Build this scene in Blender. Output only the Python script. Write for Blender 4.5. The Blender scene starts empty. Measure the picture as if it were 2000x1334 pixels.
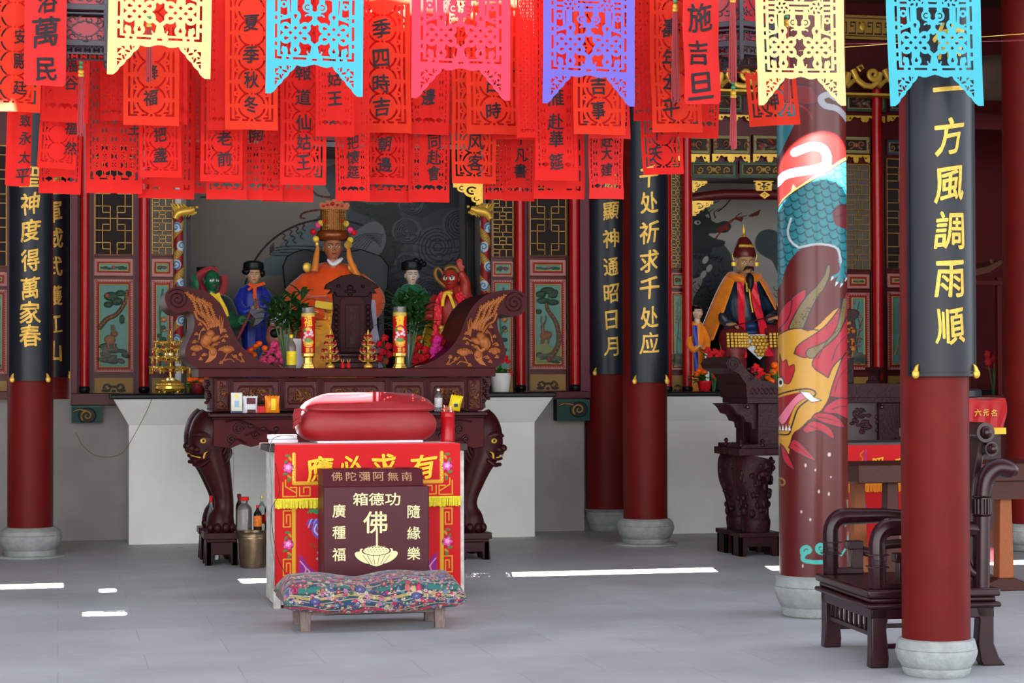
import bpy, bmesh, math, random
import numpy as np
from mathutils import Vector, Matrix, noise
rnd = random.Random(7)
S = bpy.context.scene
COL = S.collection
PI = math.pi
FPX, EYE, YAW = 4000.0, 1.55, math.radians(12.5)
PITCH, ROLL = math.atan(73/FPX), -0.003
cam_d = bpy.data.cameras.new('camera')
cam = bpy.data.objects.new('camera', cam_d); COL.objects.link(cam)
cam_d.sensor_width = 36.0; cam_d.lens = 36.0*FPX/2000.0
cam_d.clip_start = 0.1; cam_d.clip_end = 200
MR = (Matrix.Rotation(-YAW, 3, 'Z') @ Matrix.Rotation(PI/2+PITCH, 3, 'X') @ Matrix.Rotation(ROLL, 3, 'Z'))
cam.matrix_world = Matrix.Translation((0, 0, EYE)) @ MR.to_4x4()
S.camera = cam
MRn = np.array(MR)
world = bpy.data.worlds.new('sky'); S.world = world; world.use_nodes = True
wn = world.node_tree.nodes; wl = world.node_tree.links
bg = wn['Background']
sky = wn.new('ShaderNodeTexSky'); sky.sky_type = 'HOSEK_WILKIE'; sky.turbidity = 3.0; sky.ground_albedo = 0.4
SUN_SLOPE = 0.86
SUN_X = 0.19
sun_dir = Vector((SUN_X, 1.0, -SUN_SLOPE)).normalized()
sky.sun_direction = -sun_dir
hsv = wn.new('ShaderNodeHueSaturation'); hsv.inputs['Saturation'].default_value = 0.32
wl.new(sky.outputs[0], hsv.inputs['Color']); wl.new(hsv.outputs[0], bg.inputs[0])
bg.inputs[1].default_value = 10.0
sun_l = bpy.data.lights.new('sun', 'SUN'); sun_l.energy = 70.0; sun_l.angle = math.radians(0.15)
sun_l.color = (1.0, 0.95, 0.88)
sun = bpy.data.objects.new('sun', sun_l); COL.objects.link(sun)
sun.rotation_euler = sun_dir.to_track_quat('-Z', 'Y').to_euler(); sun.location = (0, -4, 12)
S.view_settings.view_transform = 'Standard'; S.view_settings.look = 'None'
S.view_settings.gamma = 1.0; S.view_settings.use_curve_mapping = False
S.view_settings.exposure = 1.15
S.cycles.max_bounces = 7; S.cycles.diffuse_bounces = 4; S.cycles.glossy_bounces = 3
S.cycles.transmission_bounces = 5; S.cycles.transparent_max_bounces = 6
S.cycles.caustics_reflective = False; S.cycles.caustics_refractive = False
S.cycles.sample_clamp_indirect = 4.0
S.cycles.use_denoising = True
def ray(px, py):
 v = np.array([(px-1000.0)/FPX, (667.0-py)/FPX, -1.0])
 return MRn @ v
def W(px, py, b):
 d = ray(px, py); t = b/d[1]
 return Vector((d[0]*t, b, EYE+d[2]*t))
def G(px, py):
 d = ray(px, py); t = -EYE/d[2]
 return Vector((d[0]*t, d[1]*t, 0))
def mpp(px, b):
 return (W(px+1, 700, b)-W(px, 700, b)).x
def pix(p):
 q = MRn.T @ (np.array(p)-np.array([0, 0, EYE])); return 1000-FPX*q[0]/q[2], 667+FPX*q[1]/q[2]
def lin(c):
 c = np.asarray(c, float)/255.0
 return np.where(c <= 0.04045, c/12.92, ((c+0.055)/1.055)**2.4)
def L4(c): return tuple(lin(c))+(1.0,)
MATS = {}
def mat(name, rgb=(128, 128, 128), rough=0.5, metal=0.0, var=0.0, vscale=12.0, bump=0.0, bscale=40.0, attr=False,
  spec=0.22, translucent=0.0, coat=0.0, emit=None, grain=None, sheen=0.0, gain=1.0):
 if name in MATS: return MATS[name]
 m = bpy.data.materials.new(name); m.use_nodes = True; MATS[name] = m
 nt = m.node_tree; nd = nt.nodes; lk = nt.links; bs = nd['Principled BSDF']
 bs.inputs['Roughness'].default_value = rough; bs.inputs['Metallic'].default_value = metal
 bs.inputs['Specular IOR Level'].default_value = spec
 bs.inputs['Coat Weight'].default_value = coat*0.35; bs.inputs['Coat Roughness'].default_value = 0.15
 bs.inputs['Sheen Weight'].default_value = sheen
 src = None
 if attr:
  a = nd.new('ShaderNodeAttribute'); a.attribute_name = 'Col'; src = a.outputs['Color']
  if gain != 1:
   gm = nd.new('ShaderNodeVectorMath'); gm.operation = 'SCALE'; gm.inputs['Scale'].default_value = gain; lk.new(src, gm.inputs[0]); src = gm.outputs[0]
 else:
  c = nd.new('ShaderNodeRGB'); c.outputs[0].default_value = L4(rgb); src = c.outputs[0]
 tc = nd.new('ShaderNodeTexCoord')
 if var > 0 or grain:
  n = nd.new('ShaderNodeTexNoise'); n.inputs['Scale'].default_value = vscale; n.inputs['Detail'].default_value = 5
  if grain:
   mp = nd.new('ShaderNodeMapping'); mp.inputs['Scale'].default_value = grain
   lk.new(tc.outputs['Object'], mp.inputs['Vector']); lk.new(mp.outputs[0], n.inputs['Vector'])
  else: lk.new(tc.outputs['Object'], n.inputs['Vector'])
  r = nd.new('ShaderNodeMapRange'); r.inputs['From Min'].default_value = 0.3; r.inputs['From Max'].default_value = 0.7
  r.inputs['To Min'].default_value = 1-var; r.inputs['To Max'].default_value = 1+var
  lk.new(n.outputs['Fac'], r.inputs['Value'])
  mx = nd.new('ShaderNodeVectorMath'); mx.operation = 'SCALE'
  lk.new(src, mx.inputs[0]); lk.new(r.outputs[0], mx.inputs['Scale']); src = mx.outputs[0]
 lk.new(src, bs.inputs['Base Color'])
 if bump > 0:
  n2 = nd.new('ShaderNodeTexNoise'); n2.inputs['Scale'].default_value = bscale; n2.inputs['Detail'].default_value = 4
  lk.new(tc.outputs['Object'], n2.inputs['Vector'])
  b = nd.new('ShaderNodeBump'); b.inputs['Strength'].default_value = bump; b.inputs['Distance'].default_value = 0.01
  lk.new(n2.outputs['Fac'], b.inputs['Height']); lk.new(b.outputs[0], bs.inputs['Normal'])
 if translucent > 0:
  t = nd.new('ShaderNodeBsdfTranslucent'); lk.new(src, t.inputs['Color'])
  mix = nd.new('ShaderNodeMixShader'); mix.inputs[0].default_value = translucent
  lk.new(bs.outputs[0], mix.inputs[1]); lk.new(t.outputs[0], mix.inputs[2])
  lk.new(mix.outputs[0], nd['Material Output'].inputs['Surface'])
 if emit:
  bs.inputs['Emission Color'].default_value = L4(rgb); bs.inputs['Emission Strength'].default_value = emit
 return m
def glass(name, rgb, rough=0.05):
 if name in MATS: return MATS[name]
 m = bpy.data.materials.new(name); m.use_nodes = True; MATS[name] = m
 bs = m.node_tree.nodes['Principled BSDF']
 bs.inputs['Base Color'].default_value = L4(rgb); bs.inputs['Roughness'].default_value = rough
 bs.inputs['Transmission Weight'].default_value = 0.85; bs.inputs['IOR'].default_value = 1.3
 return m
class MB:
 def __init__(s): s.v = []; s.f = []; s.n = 0; s.c = []
 def add(s, v, f, col=None):
  v = np.asarray(v, float).reshape(-1, 3)
  s.v.append(v); s.f.extend([tuple(i+s.n for i in q) for q in f])
  if col is not None:
   c = np.asarray(col, float)
   if c.ndim == 1: c = np.tile(lin(c), (len(v), 1))
   s.c.append(c)
  else: s.c.append(None)
  s.n += len(v); return s
 def box(s, lo, hi, col=None, rz=0.0):
  a, b = np.minimum(lo, hi), np.maximum(lo, hi)
  v = np.array([(x, y, z) for z in (a[2], b[2]) for y in (a[1], b[1]) for x in (a[0], b[0])])
  if rz:
   c = (a+b)/2; R = np.array(Matrix.Rotation(rz, 3, 'Z')); v = (v-c)@R.T+c
  return s.add(v, [(0, 2, 3, 1), (4, 5, 7, 6), (0, 1, 5, 4), (2, 6, 7, 3), (0, 4, 6, 2), (1, 3, 7, 5)], col)
 def obox(s, c, size, R, col=None):
  h = np.array(size)/2
  v = np.array([(x, y, z) for z in (-h[2], h[2]) for y in (-h[1], h[1]) for x in (-h[0], h[0])])@np.array(R).T+np.array(c)
  return s.add(v, [(0, 2, 3, 1), (4, 5, 7, 6), (0, 1, 5, 4), (2, 6, 7, 3), (0, 4, 6, 2), (1, 3, 7, 5)], col)
 def beam(s, p, q, w, h, col=None, up=(0, 0, 1)):
  p, q = Vector(p), Vector(q); d = (q-p); ln = d.length; d.normalize()
  u = Vector(up); x = d.cross(u)
  if x.length < 1e-4: x = d.cross(Vector((0, 1, 0)))
  x.normalize(); z = x.cross(d)
  R = np.array([[x.x, d.x, z.x], [x.y, d.y, z.y], [x.z, d.z, z.z]])
  return s.obox((p+q)/2, (w, ln, h), R, col)
 def tube(s, pts, r, n=10, col=None, caps=True, flat=1.0, up=None, smooth=0):
  P = [Vector(p) for p in pts]
  if smooth:
   rr = r if hasattr(r, '__len__') else [r]*len(P)
   A = cr(np.array([list(p)+[q] for p, q in zip(P, rr)]), smooth)
   P = [Vector(a[:3]) for a in A]; r = A[:, 3]
  m = len(P)
  if not hasattr(r, '__len__'): r = [r]*m
  T = []
  for i in range(m):
   d = P[min(i+1, m-1)]-P[max(i-1, 0)]
   T.append(d.normalized() if d.length > 1e-9 else Vector((0, 0, 1)))
  u0 = Vector(up) if up is not None else (Vector((0, 0, 1)) if abs(T[0].z) < 0.9 else Vector((0, 1, 0)))
  u = (u0-T[0]*u0.dot(T[0])).normalized()
  V = []
  for i in range(m):
   u = (u-T[i]*u.dot(T[i])).normalized(); w = T[i].cross(u)
   for k in range(n):
    a = 2*PI*k/n
    V.append(P[i]+w*(math.cos(a)*r[i])+u*(math.sin(a)*r[i]*flat))
  F = [(i*n+k, i*n+(k+1) % n, (i+1)*n+(k+1) % n, (i+1)*n+k) for i in range(m-1) for k in range(n)]
  if caps: F += [tuple(range(n-1, -1, -1)), tuple((m-1)*n+k for k in range(n))]
  return s.add([tuple(p) for p in V], F, col)
 def lathe(s, prof, c=(0, 0, 0), n=24, col=None, sx=1.0, sy=1.0, lobes=0, lob=0.0):
  prof = list(prof); m = len(prof); V = []
  for r, z in prof:
   for k in range(n):
    a = 2*PI*k/n; q = 1+lob*math.cos(lobes*a) if lobes else 1
    V.append((c[0]+r*q*sx*math.cos(a), c[1]+r*q*sy*math.sin(a), c[2]+z))
  F = [(i*n+k, i*n+(k+1) % n, (i+1)*n+(k+1) % n, (i+1)*n+k) for i in range(m-1) for k in range(n)]
  F += [tuple(range(n-1, -1, -1)), tuple((m-1)*n+k for k in range(n))]
  return s.add(V, F, col)
 def ball(s, c, r, nu=14, nv=9, col=None, R=None):
  if not hasattr(r, '__len__'): r = (r, r, r)
  V = [(0, 0, -1)]
  for j in range(1, nv):
   t = -PI/2+PI*j/nv
   V += [(math.cos(t)*math.cos(2*PI*k/nu), math.cos(t)*math.sin(2*PI*k/nu), math.sin(t)) for k in range(nu)]
  V.append((0, 0, 1)); V = np.array(V)*np.array(r)
  if R is not None: V = V@np.array(R).T
  V = V+np.array(c)
  F = [(0, 1+(k+1) % nu, 1+k) for k in range(nu)]
  for j in range(nv-2):
   F += [(1+j*nu+k, 1+j*nu+(k+1) % nu, 1+(j+1)*nu+(k+1) % nu, 1+(j+1)*nu+k) for k in range(nu)]
  l = len(V)-1; b = 1+(nv-2)*nu
  F += [(b+k, b+(k+1) % nu, l) for k in range(nu)]
  return s.add(V, F, col)
 def prism(s, poly, y0, y1, col=None, axis='y'):
  n = len(poly)
  area = sum(poly[i][0]*poly[(i+1) % n][1]-poly[(i+1) % n][0]*poly[i][1] for i in range(n))
  if area < 0: poly = poly[::-1]
  if axis == 'y': V = [(a, y0, z) for a, z in poly]+[(a, y1, z) for a, z in poly]
  elif axis == 'x': V = [(y1, a, z) for a, z in poly]+[(y0, a, z) for a, z in poly]
  else: V = [(a, b, y1) for a, b in poly]+[(a, b, y0) for a, b in poly]
  F = [tuple(range(n)), tuple(range(2*n-1, n-1, -1))]+[(i, i+n, (i+1) % n+n, (i+1) % n) for i in range(n)]
  return s.add(V, F, col)
 def sheet(s, V, nu, nv, col=None, close=False):
  F = [(j*nu+i, j*nu+i+1, (j+1)*nu+i+1, (j+1)*nu+i) for j in range(nv-1) for i in range(nu-1)]
  if close: F += [(j*nu+nu-1, j*nu, (j+1)*nu, (j+1)*nu+nu-1) for j in range(nv-1)]
  return s.add(V, F, col)
 def mesh(s, name, org=(0, 0, 0), smooth=True, sharp=38):
  me = bpy.data.meshes.new(name)
  V = np.concatenate(s.v)-np.array(org)
  me.from_pydata(V.tolist(), [], s.f)
  if any(c is not None for c in s.c):
   C = np.concatenate([np.ones((len(v), 3))*0.5 if c is None else c for v, c in zip(s.v, s.c)])
   setcol(me, C)
  if smooth:
   me.polygons.foreach_set('use_smooth', np.ones(len(me.polygons), bool))
   me.set_sharp_from_angle(angle=math.radians(sharp))
  me.update(); return me
def setcol(me, C):
 a = me.color_attributes.new('Col', 'FLOAT_COLOR', 'POINT')
 a.data.foreach_set('color', np.concatenate([C, np.ones((len(C), 1))], 1).astype(np.float32).ravel())
def cr(P, k=6):
 P = np.asarray(P, float)
 if len(P) < 3: return P
 Q = np.vstack([2*P[0]-P[1], P, 2*P[-1]-P[-2]]); out = []
 t = np.linspace(0, 1, k, endpoint=False)[:, None]
 for i in range(1, len(Q)-2):
  a, b, c, d = Q[i-1], Q[i], Q[i+1], Q[i+2]
  out.append(0.5*((2*b)+(c-a)*t+(2*a-5*b+4*c-d)*t*t+(3*b-a-3*c+d)*t**3))
 return np.vstack(out+[P[-1:]])
def thing(name, label, cat, loc=(0, 0, 0), group=None):
 o = bpy.data.objects.new(name, None); COL.objects.link(o); o.empty_display_size = 0.1
 o.location = loc; o['label'] = label; o['category'] = cat; o['kind'] = 'thing'
 if group: o['group'] = group
 return o
def root_loc(o):
 p = Vector(o.location)
 while o.parent: o = o.parent; p += Vector(o.location)
 return p
def finish(o, m, bevel=0.0, seg=2):
 if m: o.data.materials.append(m)
 if bevel:
  b = o.modifiers.new('edge', 'BEVEL'); b.width = bevel; b.segments = seg; b.limit_method = 'ANGLE'; b.angle_limit = math.radians(40)
 return o
def part(name, mb, m, parent, label=None, bevel=0.0, smooth=True, sharp=38):
 me = mb.mesh(name, root_loc(parent), smooth, sharp) if isinstance(mb, MB) else mb
 o = bpy.data.objects.new(name, me); COL.objects.link(o); o.parent = parent
 if label: o['label'] = label
 return finish(o, m, bevel)
def solo(name, mb, m, label, cat, loc, group=None, bevel=0.0, smooth=True, sharp=38):
 me = mb.mesh(name, loc, smooth, sharp)
 o = bpy.data.objects.new(name, me); COL.objects.link(o); o.location = loc
 o['label'] = label; o['category'] = cat; o['kind'] = 'thing'
 if group: o['group'] = group
 return finish(o, m, bevel)
def struct(name, mb, m, parent=None, bevel=0.0, smooth=False):
 me = mb.mesh(name, (0, 0, 0), smooth)
 o = bpy.data.objects.new(name, me); COL.objects.link(o)
 if parent: o.parent = parent
 else: o['kind'] = 'structure'
 return finish(o, m, bevel)
def dup(o, parent=None, label=None, loc=None, group=None):
 c = o.copy(); COL.objects.link(c)
 if parent is not None: c.parent = parent
 for ch in list(o.children): dup(ch, c)
 if label: c['label'] = label
 if group: c['group'] = group
 if loc is not None: c.location = loc
 return c
def raw_mesh(name, V, loops, starts, smooth=False):
 me = bpy.data.meshes.new(name); n = len(V)
 me.vertices.add(n); me.vertices.foreach_set('co', np.asarray(V, np.float32).ravel())
 me.loops.add(len(loops)); me.loops.foreach_set('vertex_index', np.asarray(loops, np.int32))
 me.polygons.add(len(starts)); me.polygons.foreach_set('loop_start', np.asarray(starts, np.int32))
 if smooth: me.polygons.foreach_set('use_smooth', np.ones(len(starts), bool))
 me.update(calc_edges=True); return me
def grid_mesh(name, V, nu, nv, C=None, smooth=True, close=False):
 i = np.arange(nu if close else nu-1); j = np.arange(nv-1)[:, None]; i2 = (i+1) % nu
 q = np.stack([j*nu+i, j*nu+i2, (j+1)*nu+i2, (j+1)*nu+i], -1).reshape(-1, 4)
 me = raw_mesh(name, V, q.ravel(), np.arange(len(q))*4, smooth)
 if C is not None: setcol(me, C)
 return me
_E = {'a': 0, 'b': 1, 'c': 2, 'd': 3, 'ab': 4, 'bc': 5, 'cd': 6, 'da': 7}
_CASE = {1: ['a ab da'], 2: ['b bc ab'], 4: ['c cd bc'], 8: ['d da cd'], 3: ['a b bc da'], 6: ['b c cd ab'], 12: ['c d da bc'], 9: ['d a ab cd'],
         5: ['a ab da', 'c cd bc'], 10: ['b bc ab', 'd da cd'], 7: ['a b c cd da'], 14: ['b c d da ab'], 13: ['c d a ab bc'], 11: ['d a b bc cd'], 15: ['a b c d']}
def cut_sheet(f, x0, x1, y0, y1, nx, ny, pad=True):
 xs = np.linspace(x0, x1, nx+1); ys = np.linspace(y0, y1, ny+1)
 X, Y = np.meshgrid(xs, ys); Fv = f(X, Y).astype(float)
 Fv = np.where(np.abs(Fv) < 1e-7, 1e-7, Fv)
 ins = Fv > 0; n0 = X.size; idx = np.arange(n0).reshape(X.shape)
 def cross(A, B, xa, ya, xb, yb):
  t = np.clip(A/(A-B+1e-30), 0, 1); return np.stack([xa+(xb-xa)*t, ya+(yb-ya)*t], -1)
 with np.errstate(all='ignore'):
  hx = cross(Fv[:, :-1], Fv[:, 1:], X[:, :-1], Y[:, :-1], X[:, 1:], Y[:, 1:])
  vx = cross(Fv[:-1], Fv[1:], X[:-1], Y[:-1], X[1:], Y[1:])
 hi = n0+np.arange(hx.shape[0]*hx.shape[1]).reshape(hx.shape[:2]); vi = hi.max()+1+np.arange(vx.shape[0]*vx.shape[1]).reshape(vx.shape[:2])
 P = np.concatenate([np.stack([X, Y], -1).reshape(-1, 2), hx.reshape(-1, 2), vx.reshape(-1, 2)])
 T = np.stack([idx[:-1, :-1], idx[:-1, 1:], idx[1:, 1:], idx[1:, :-1], hi[:-1], vi[:, 1:], hi[1:], vi[:, :-1]], -1)
 code = ins[:-1, :-1]*1+ins[:-1, 1:]*2+ins[1:, 1:]*4+ins[1:, :-1]*8
 loops = []; cnt = []
 for k, polys in _CASE.items():
  sel = T[code == k]
  if len(sel) == 0: continue
  for p in polys:
   q = sel[:, [_E[t] for t in p.split()]]; loops.append(q.ravel()); cnt.append(np.full(len(q), q.shape[1]))
 loops = np.concatenate(loops); cnt = np.concatenate(cnt)
 used, inv = np.unique(loops, return_inverse=True)
 return P[used], inv, np.concatenate([[0], np.cumsum(cnt)[:-1]])
def solid_cut(P, loops, starts, place, thick):
 n = len(P); ends = np.append(starts[1:], len(loops))
 F = [list(loops[a:b]) for a, b in zip(starts, ends)]
 seen = {}
 for q in F:
  for i in range(len(q)):
   e = (q[i], q[(i+1) % len(q)]); seen[e] = 1
 B = [[v+n for v in q[::-1]] for q in F]
 Sd = [[b, a, a+n, b+n] for (a, b) in seen if (b, a) not in seen]
 V = np.concatenate([place(P, 0.0), place(P, thick)])
 return V, F+B+Sd
class Paint:
 def __init__(s, U, V, base):
  s.U = np.asarray(U, float).ravel(); s.V = np.asarray(V, float).ravel(); s.n = len(s.U)
  s.C = np.tile(lin(base), (s.n, 1)); s.H = np.zeros(s.n)
 def _put(s, k, m, col, h, mode='set'):
  if col is not None: s.C[k] = s.C[k]*(1-m[:, None])+lin(col)*m[:, None]
  if h is not None:
   if mode == 'max': s.H[k] = np.maximum(s.H[k], h*m)
   else: s.H[k] = s.H[k]*(1-m)+h*m
 def box(s, u0, v0, u1, v1, col=None, h=None):
  k = np.where((s.U >= u0) & (s.U <= u1) & (s.V >= v0) & (s.V <= v1))[0]; s._put(k, np.ones(len(k)), col, h)
 def stroke(s, pts, w, col=None, h=None, w2=None, sm=6, soft=0.6, closed=False, round_h=False):
  P = np.asarray(pts, float)
  if closed: P = np.vstack([P, P[:1]])
  if sm and len(P) > 2: P = cr(P, sm)
  if w2 is None: w2 = w
  wm = max(w, w2)/2+soft
  k = np.where((s.U > P[:, 0].min()-wm) & (s.U < P[:, 0].max()+wm) & (s.V > P[:, 1].min()-wm) & (s.V < P[:, 1].max()+wm))[0]
  if len(k) == 0: return
  u, v = s.U[k], s.V[k]; best = np.full(len(k), -1e9); hh = np.zeros(len(k)); m = len(P)-1
  for i in range(m):
   a, b = P[i], P[i+1]; d = b-a; L = d@d+1e-12
   t = np.clip(((u-a[0])*d[0]+(v-a[1])*d[1])/L, 0, 1)
   dist = np.hypot(u-a[0]-t*d[0], v-a[1]-t*d[1]); ww = (w+(w2-w)*(i+t)/m)/2
   sd = ww-dist; up = sd > best; best = np.where(up, sd, best)
   hh = np.where(up, np.sqrt(np.clip(1-(dist/(ww+1e-6))**2, 0, 1)), hh)
  msk = np.clip(best/soft+0.5, 0, 1); kk = msk > 0
  s._put(k[kk], msk[kk], col, None)
  if h is not None:
   hv = h*hh[kk] if round_h else h*msk[kk]; s.H[k[kk]] = np.where(msk[kk] > 0.3, np.maximum(s.H[k[kk]], hv) if h > 0 else hv, s.H[k[kk]])
 def poly(s, pts, col=None, h=None, sm=0, line=None, lw=1.0):
  P = np.asarray(pts, float)
  if sm: P = cr(np.vstack([P, P[:1]]), sm)
  k = np.where((s.U > P[:, 0].min()) & (s.U < P[:, 0].max()) & (s.V > P[:, 1].min()) & (s.V < P[:, 1].max()))[0]
  if len(k):
   u, v = s.U[k], s.V[k]; ins = np.zeros(len(k), bool); n = len(P)
   for i in range(n):
    a, b = P[i], P[(i+1) % n]
    if a[1] == b[1]: continue
    c = ((a[1] > v) != (b[1] > v)) & (u < (b[0]-a[0])*(v-a[1])/(b[1]-a[1])+a[0]); ins ^= c
   k = k[ins]; s._put(k, np.ones(len(k)), col, h)
  if line is not None: s.stroke(P, lw, line, None, sm=0, closed=True)
 def ell(s, u, v, a, b=None, col=None, h=None, rot=0.0, dome=False, soft=0.6):
  b = b or a; R = max(a, b)+1
  k = np.where((np.abs(s.U-u) < R) & (np.abs(s.V-v) < R))[0]
  if len(k) == 0: return
  x, y = s.U[k]-u, s.V[k]-v; c, q = math.cos(rot), math.sin(rot); x, y = x*c+y*q, -x*q+y*c
  d = np.sqrt((x/a)**2+(y/b)**2); m = np.clip((1-d)*min(a, b)/soft+0.5, 0, 1); kk = m > 0
  s._put(k[kk], m[kk], col, None)
  if h is not None:
   hv = h*np.sqrt(np.clip(1-d[kk]**2, 0, 1)) if dome else h*m[kk]
   s.H[k[kk]] = np.where(m[kk] > 0.3, np.maximum(s.H[k[kk]], hv), s.H[k[kk]])
 def spiral(s, u, v, r, w, col=None, h=None, turns=1.6, a0=0.0, cw=1, r0=0.15, w2=None):
  t = np.linspace(0, 1, 28); a = a0+cw*t*turns*2*PI; R = r*(1-(1-r0)*t)
  s.stroke(np.stack([u+R*np.cos(a), v+R*np.sin(a)], 1), w, col, h, sm=0, w2=w2 if w2 is not None else w*0.6, round_h=h is not None)
 def flower(s, u, v, r, col, mid=None, h=None, n=5, a0=0.0, dark=None):
  if dark: s.ell(u, v, r*1.12, r*1.12, dark)
  for k in range(n):
   a = a0+2*PI*k/n; s.ell(u+0.55*r*math.cos(a), v+0.55*r*math.sin(a), r*0.52, r*0.40, col, h, rot=a, dome=True)
  if mid: s.ell(u, v, r*0.28, r*0.28, mid, h)
def panel_paint(px0, py0, px1, py1, b, base, nx, ny):
 us = np.linspace(px0, px1, nx); vs = np.linspace(py1, py0, ny); U, V = np.meshgrid(us, vs)
 return Paint(U, V, base), nx, ny
def panel_mesh(name, pt, px0, py0, px1, py1, b, nx, ny, org, depth=0.0):
 a, c = W(px0, py1, b), W(px1, py0, b)
 X, Zz = np.meshgrid(np.linspace(a.x, c.x, nx), np.linspace(a.z, c.z, ny))
 V = np.stack([X.ravel(), b-pt.H*depth, Zz.ravel()], 1)-np.array(org)
 return grid_mesh(name, V, nx, ny, pt.C)
_GL = {}
def glyph(ch, bold=0.012, ext=0.0):
 key = (ch, bold, ext)
 if key not in _GL:
  cu = bpy.data.curves.new('t', 'FONT'); cu.body = ch; cu.size = 1.0; cu.offset = 0.0; cu.extrude = ext
  cu.resolution_u = 3; cu.align_x = 'CENTER'
  o = bpy.data.objects.new('t', cu); COL.objects.link(o)
  me = bpy.data.meshes.new_from_object(o.evaluated_get(bpy.context.evaluated_depsgraph_get()))
  V = np.array([v.co[:] for v in me.vertices]); F = [tuple(p.vertices) for p in me.polygons]
  bpy.data.objects.remove(o); bpy.data.curves.remove(cu); bpy.data.meshes.remove(me)
  c = (V.min(0)+V.max(0))/2; V[:, 0] -= c[0]; V[:, 1] -= c[1]
  V /= max(np.ptp(V[:, 0]), np.ptp(V[:, 1]), 0.5)
  d = bold*0.8; n = len(V); S4 = ((d, d*.5), (-d, -d*.3), (d*.2, -d), (-d*.5, d)) if bold > .013 else ((d, 0), (-d, 0))
  V = np.concatenate([V+np.array([a, b, i*.01]) for i, (a, b) in enumerate(S4)]); F = [tuple(t+i*n for t in q) for i in range(len(S4)) for q in F]
  _GL[key] = (V, F)
 return _GL[key]
def brush(V, k=0.05, seed=0.0, slant=0.08):
 V = V.copy(); x, y = V[:, 0].copy(), V[:, 1].copy()
 V[:, 0] = x*(1+0.10*np.sin(2.3*y+seed))+k*np.sin(4.1*y+2.0*seed)*0.5
 V[:, 1] = y+slant*x+k*np.sin(5.0*x+seed)*0.6
 return V
def letters(items, place, bold=0.014, ext=0.0, step=0.0, br=True):
 mb = MB()
 for i, (ch, u, v, w, h) in enumerate(items):
  V, F = glyph(ch, bold, ext)
  if br: V = brush(V, seed=i*1.7+ord(ch) % 7)
  if step:
   bm = bmesh.new(); vs = [bm.verts.new(p) for p in V]
   for q in F:
    try: bm.faces.new([vs[t] for t in q])
    except ValueError: pass
   for c in np.arange(-0.48, 0.5, step):
    bmesh.ops.bisect_plane(bm, geom=bm.verts[:]+bm.edges[:]+bm.faces[:], plane_co=(c, 0, 0), plane_no=(1, 0, 0))
   for c in np.arange(-0.48, 0.5, step) if step > .2 else ():
    bmesh.ops.bisect_plane(bm, geom=bm.verts[:]+bm.edges[:]+bm.faces[:], plane_co=(0, c, 0), plane_no=(0, 1, 0))
   bm.verts.index_update(); V = np.array([p.co[:] for p in bm.verts]); F = [tuple(t.index for t in q.verts) for q in bm.faces]; bm.free()
  mb.add(place(u+V[:, 0]*w, v+V[:, 1]*h, V[:, 2]), F)
 return mb
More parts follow.
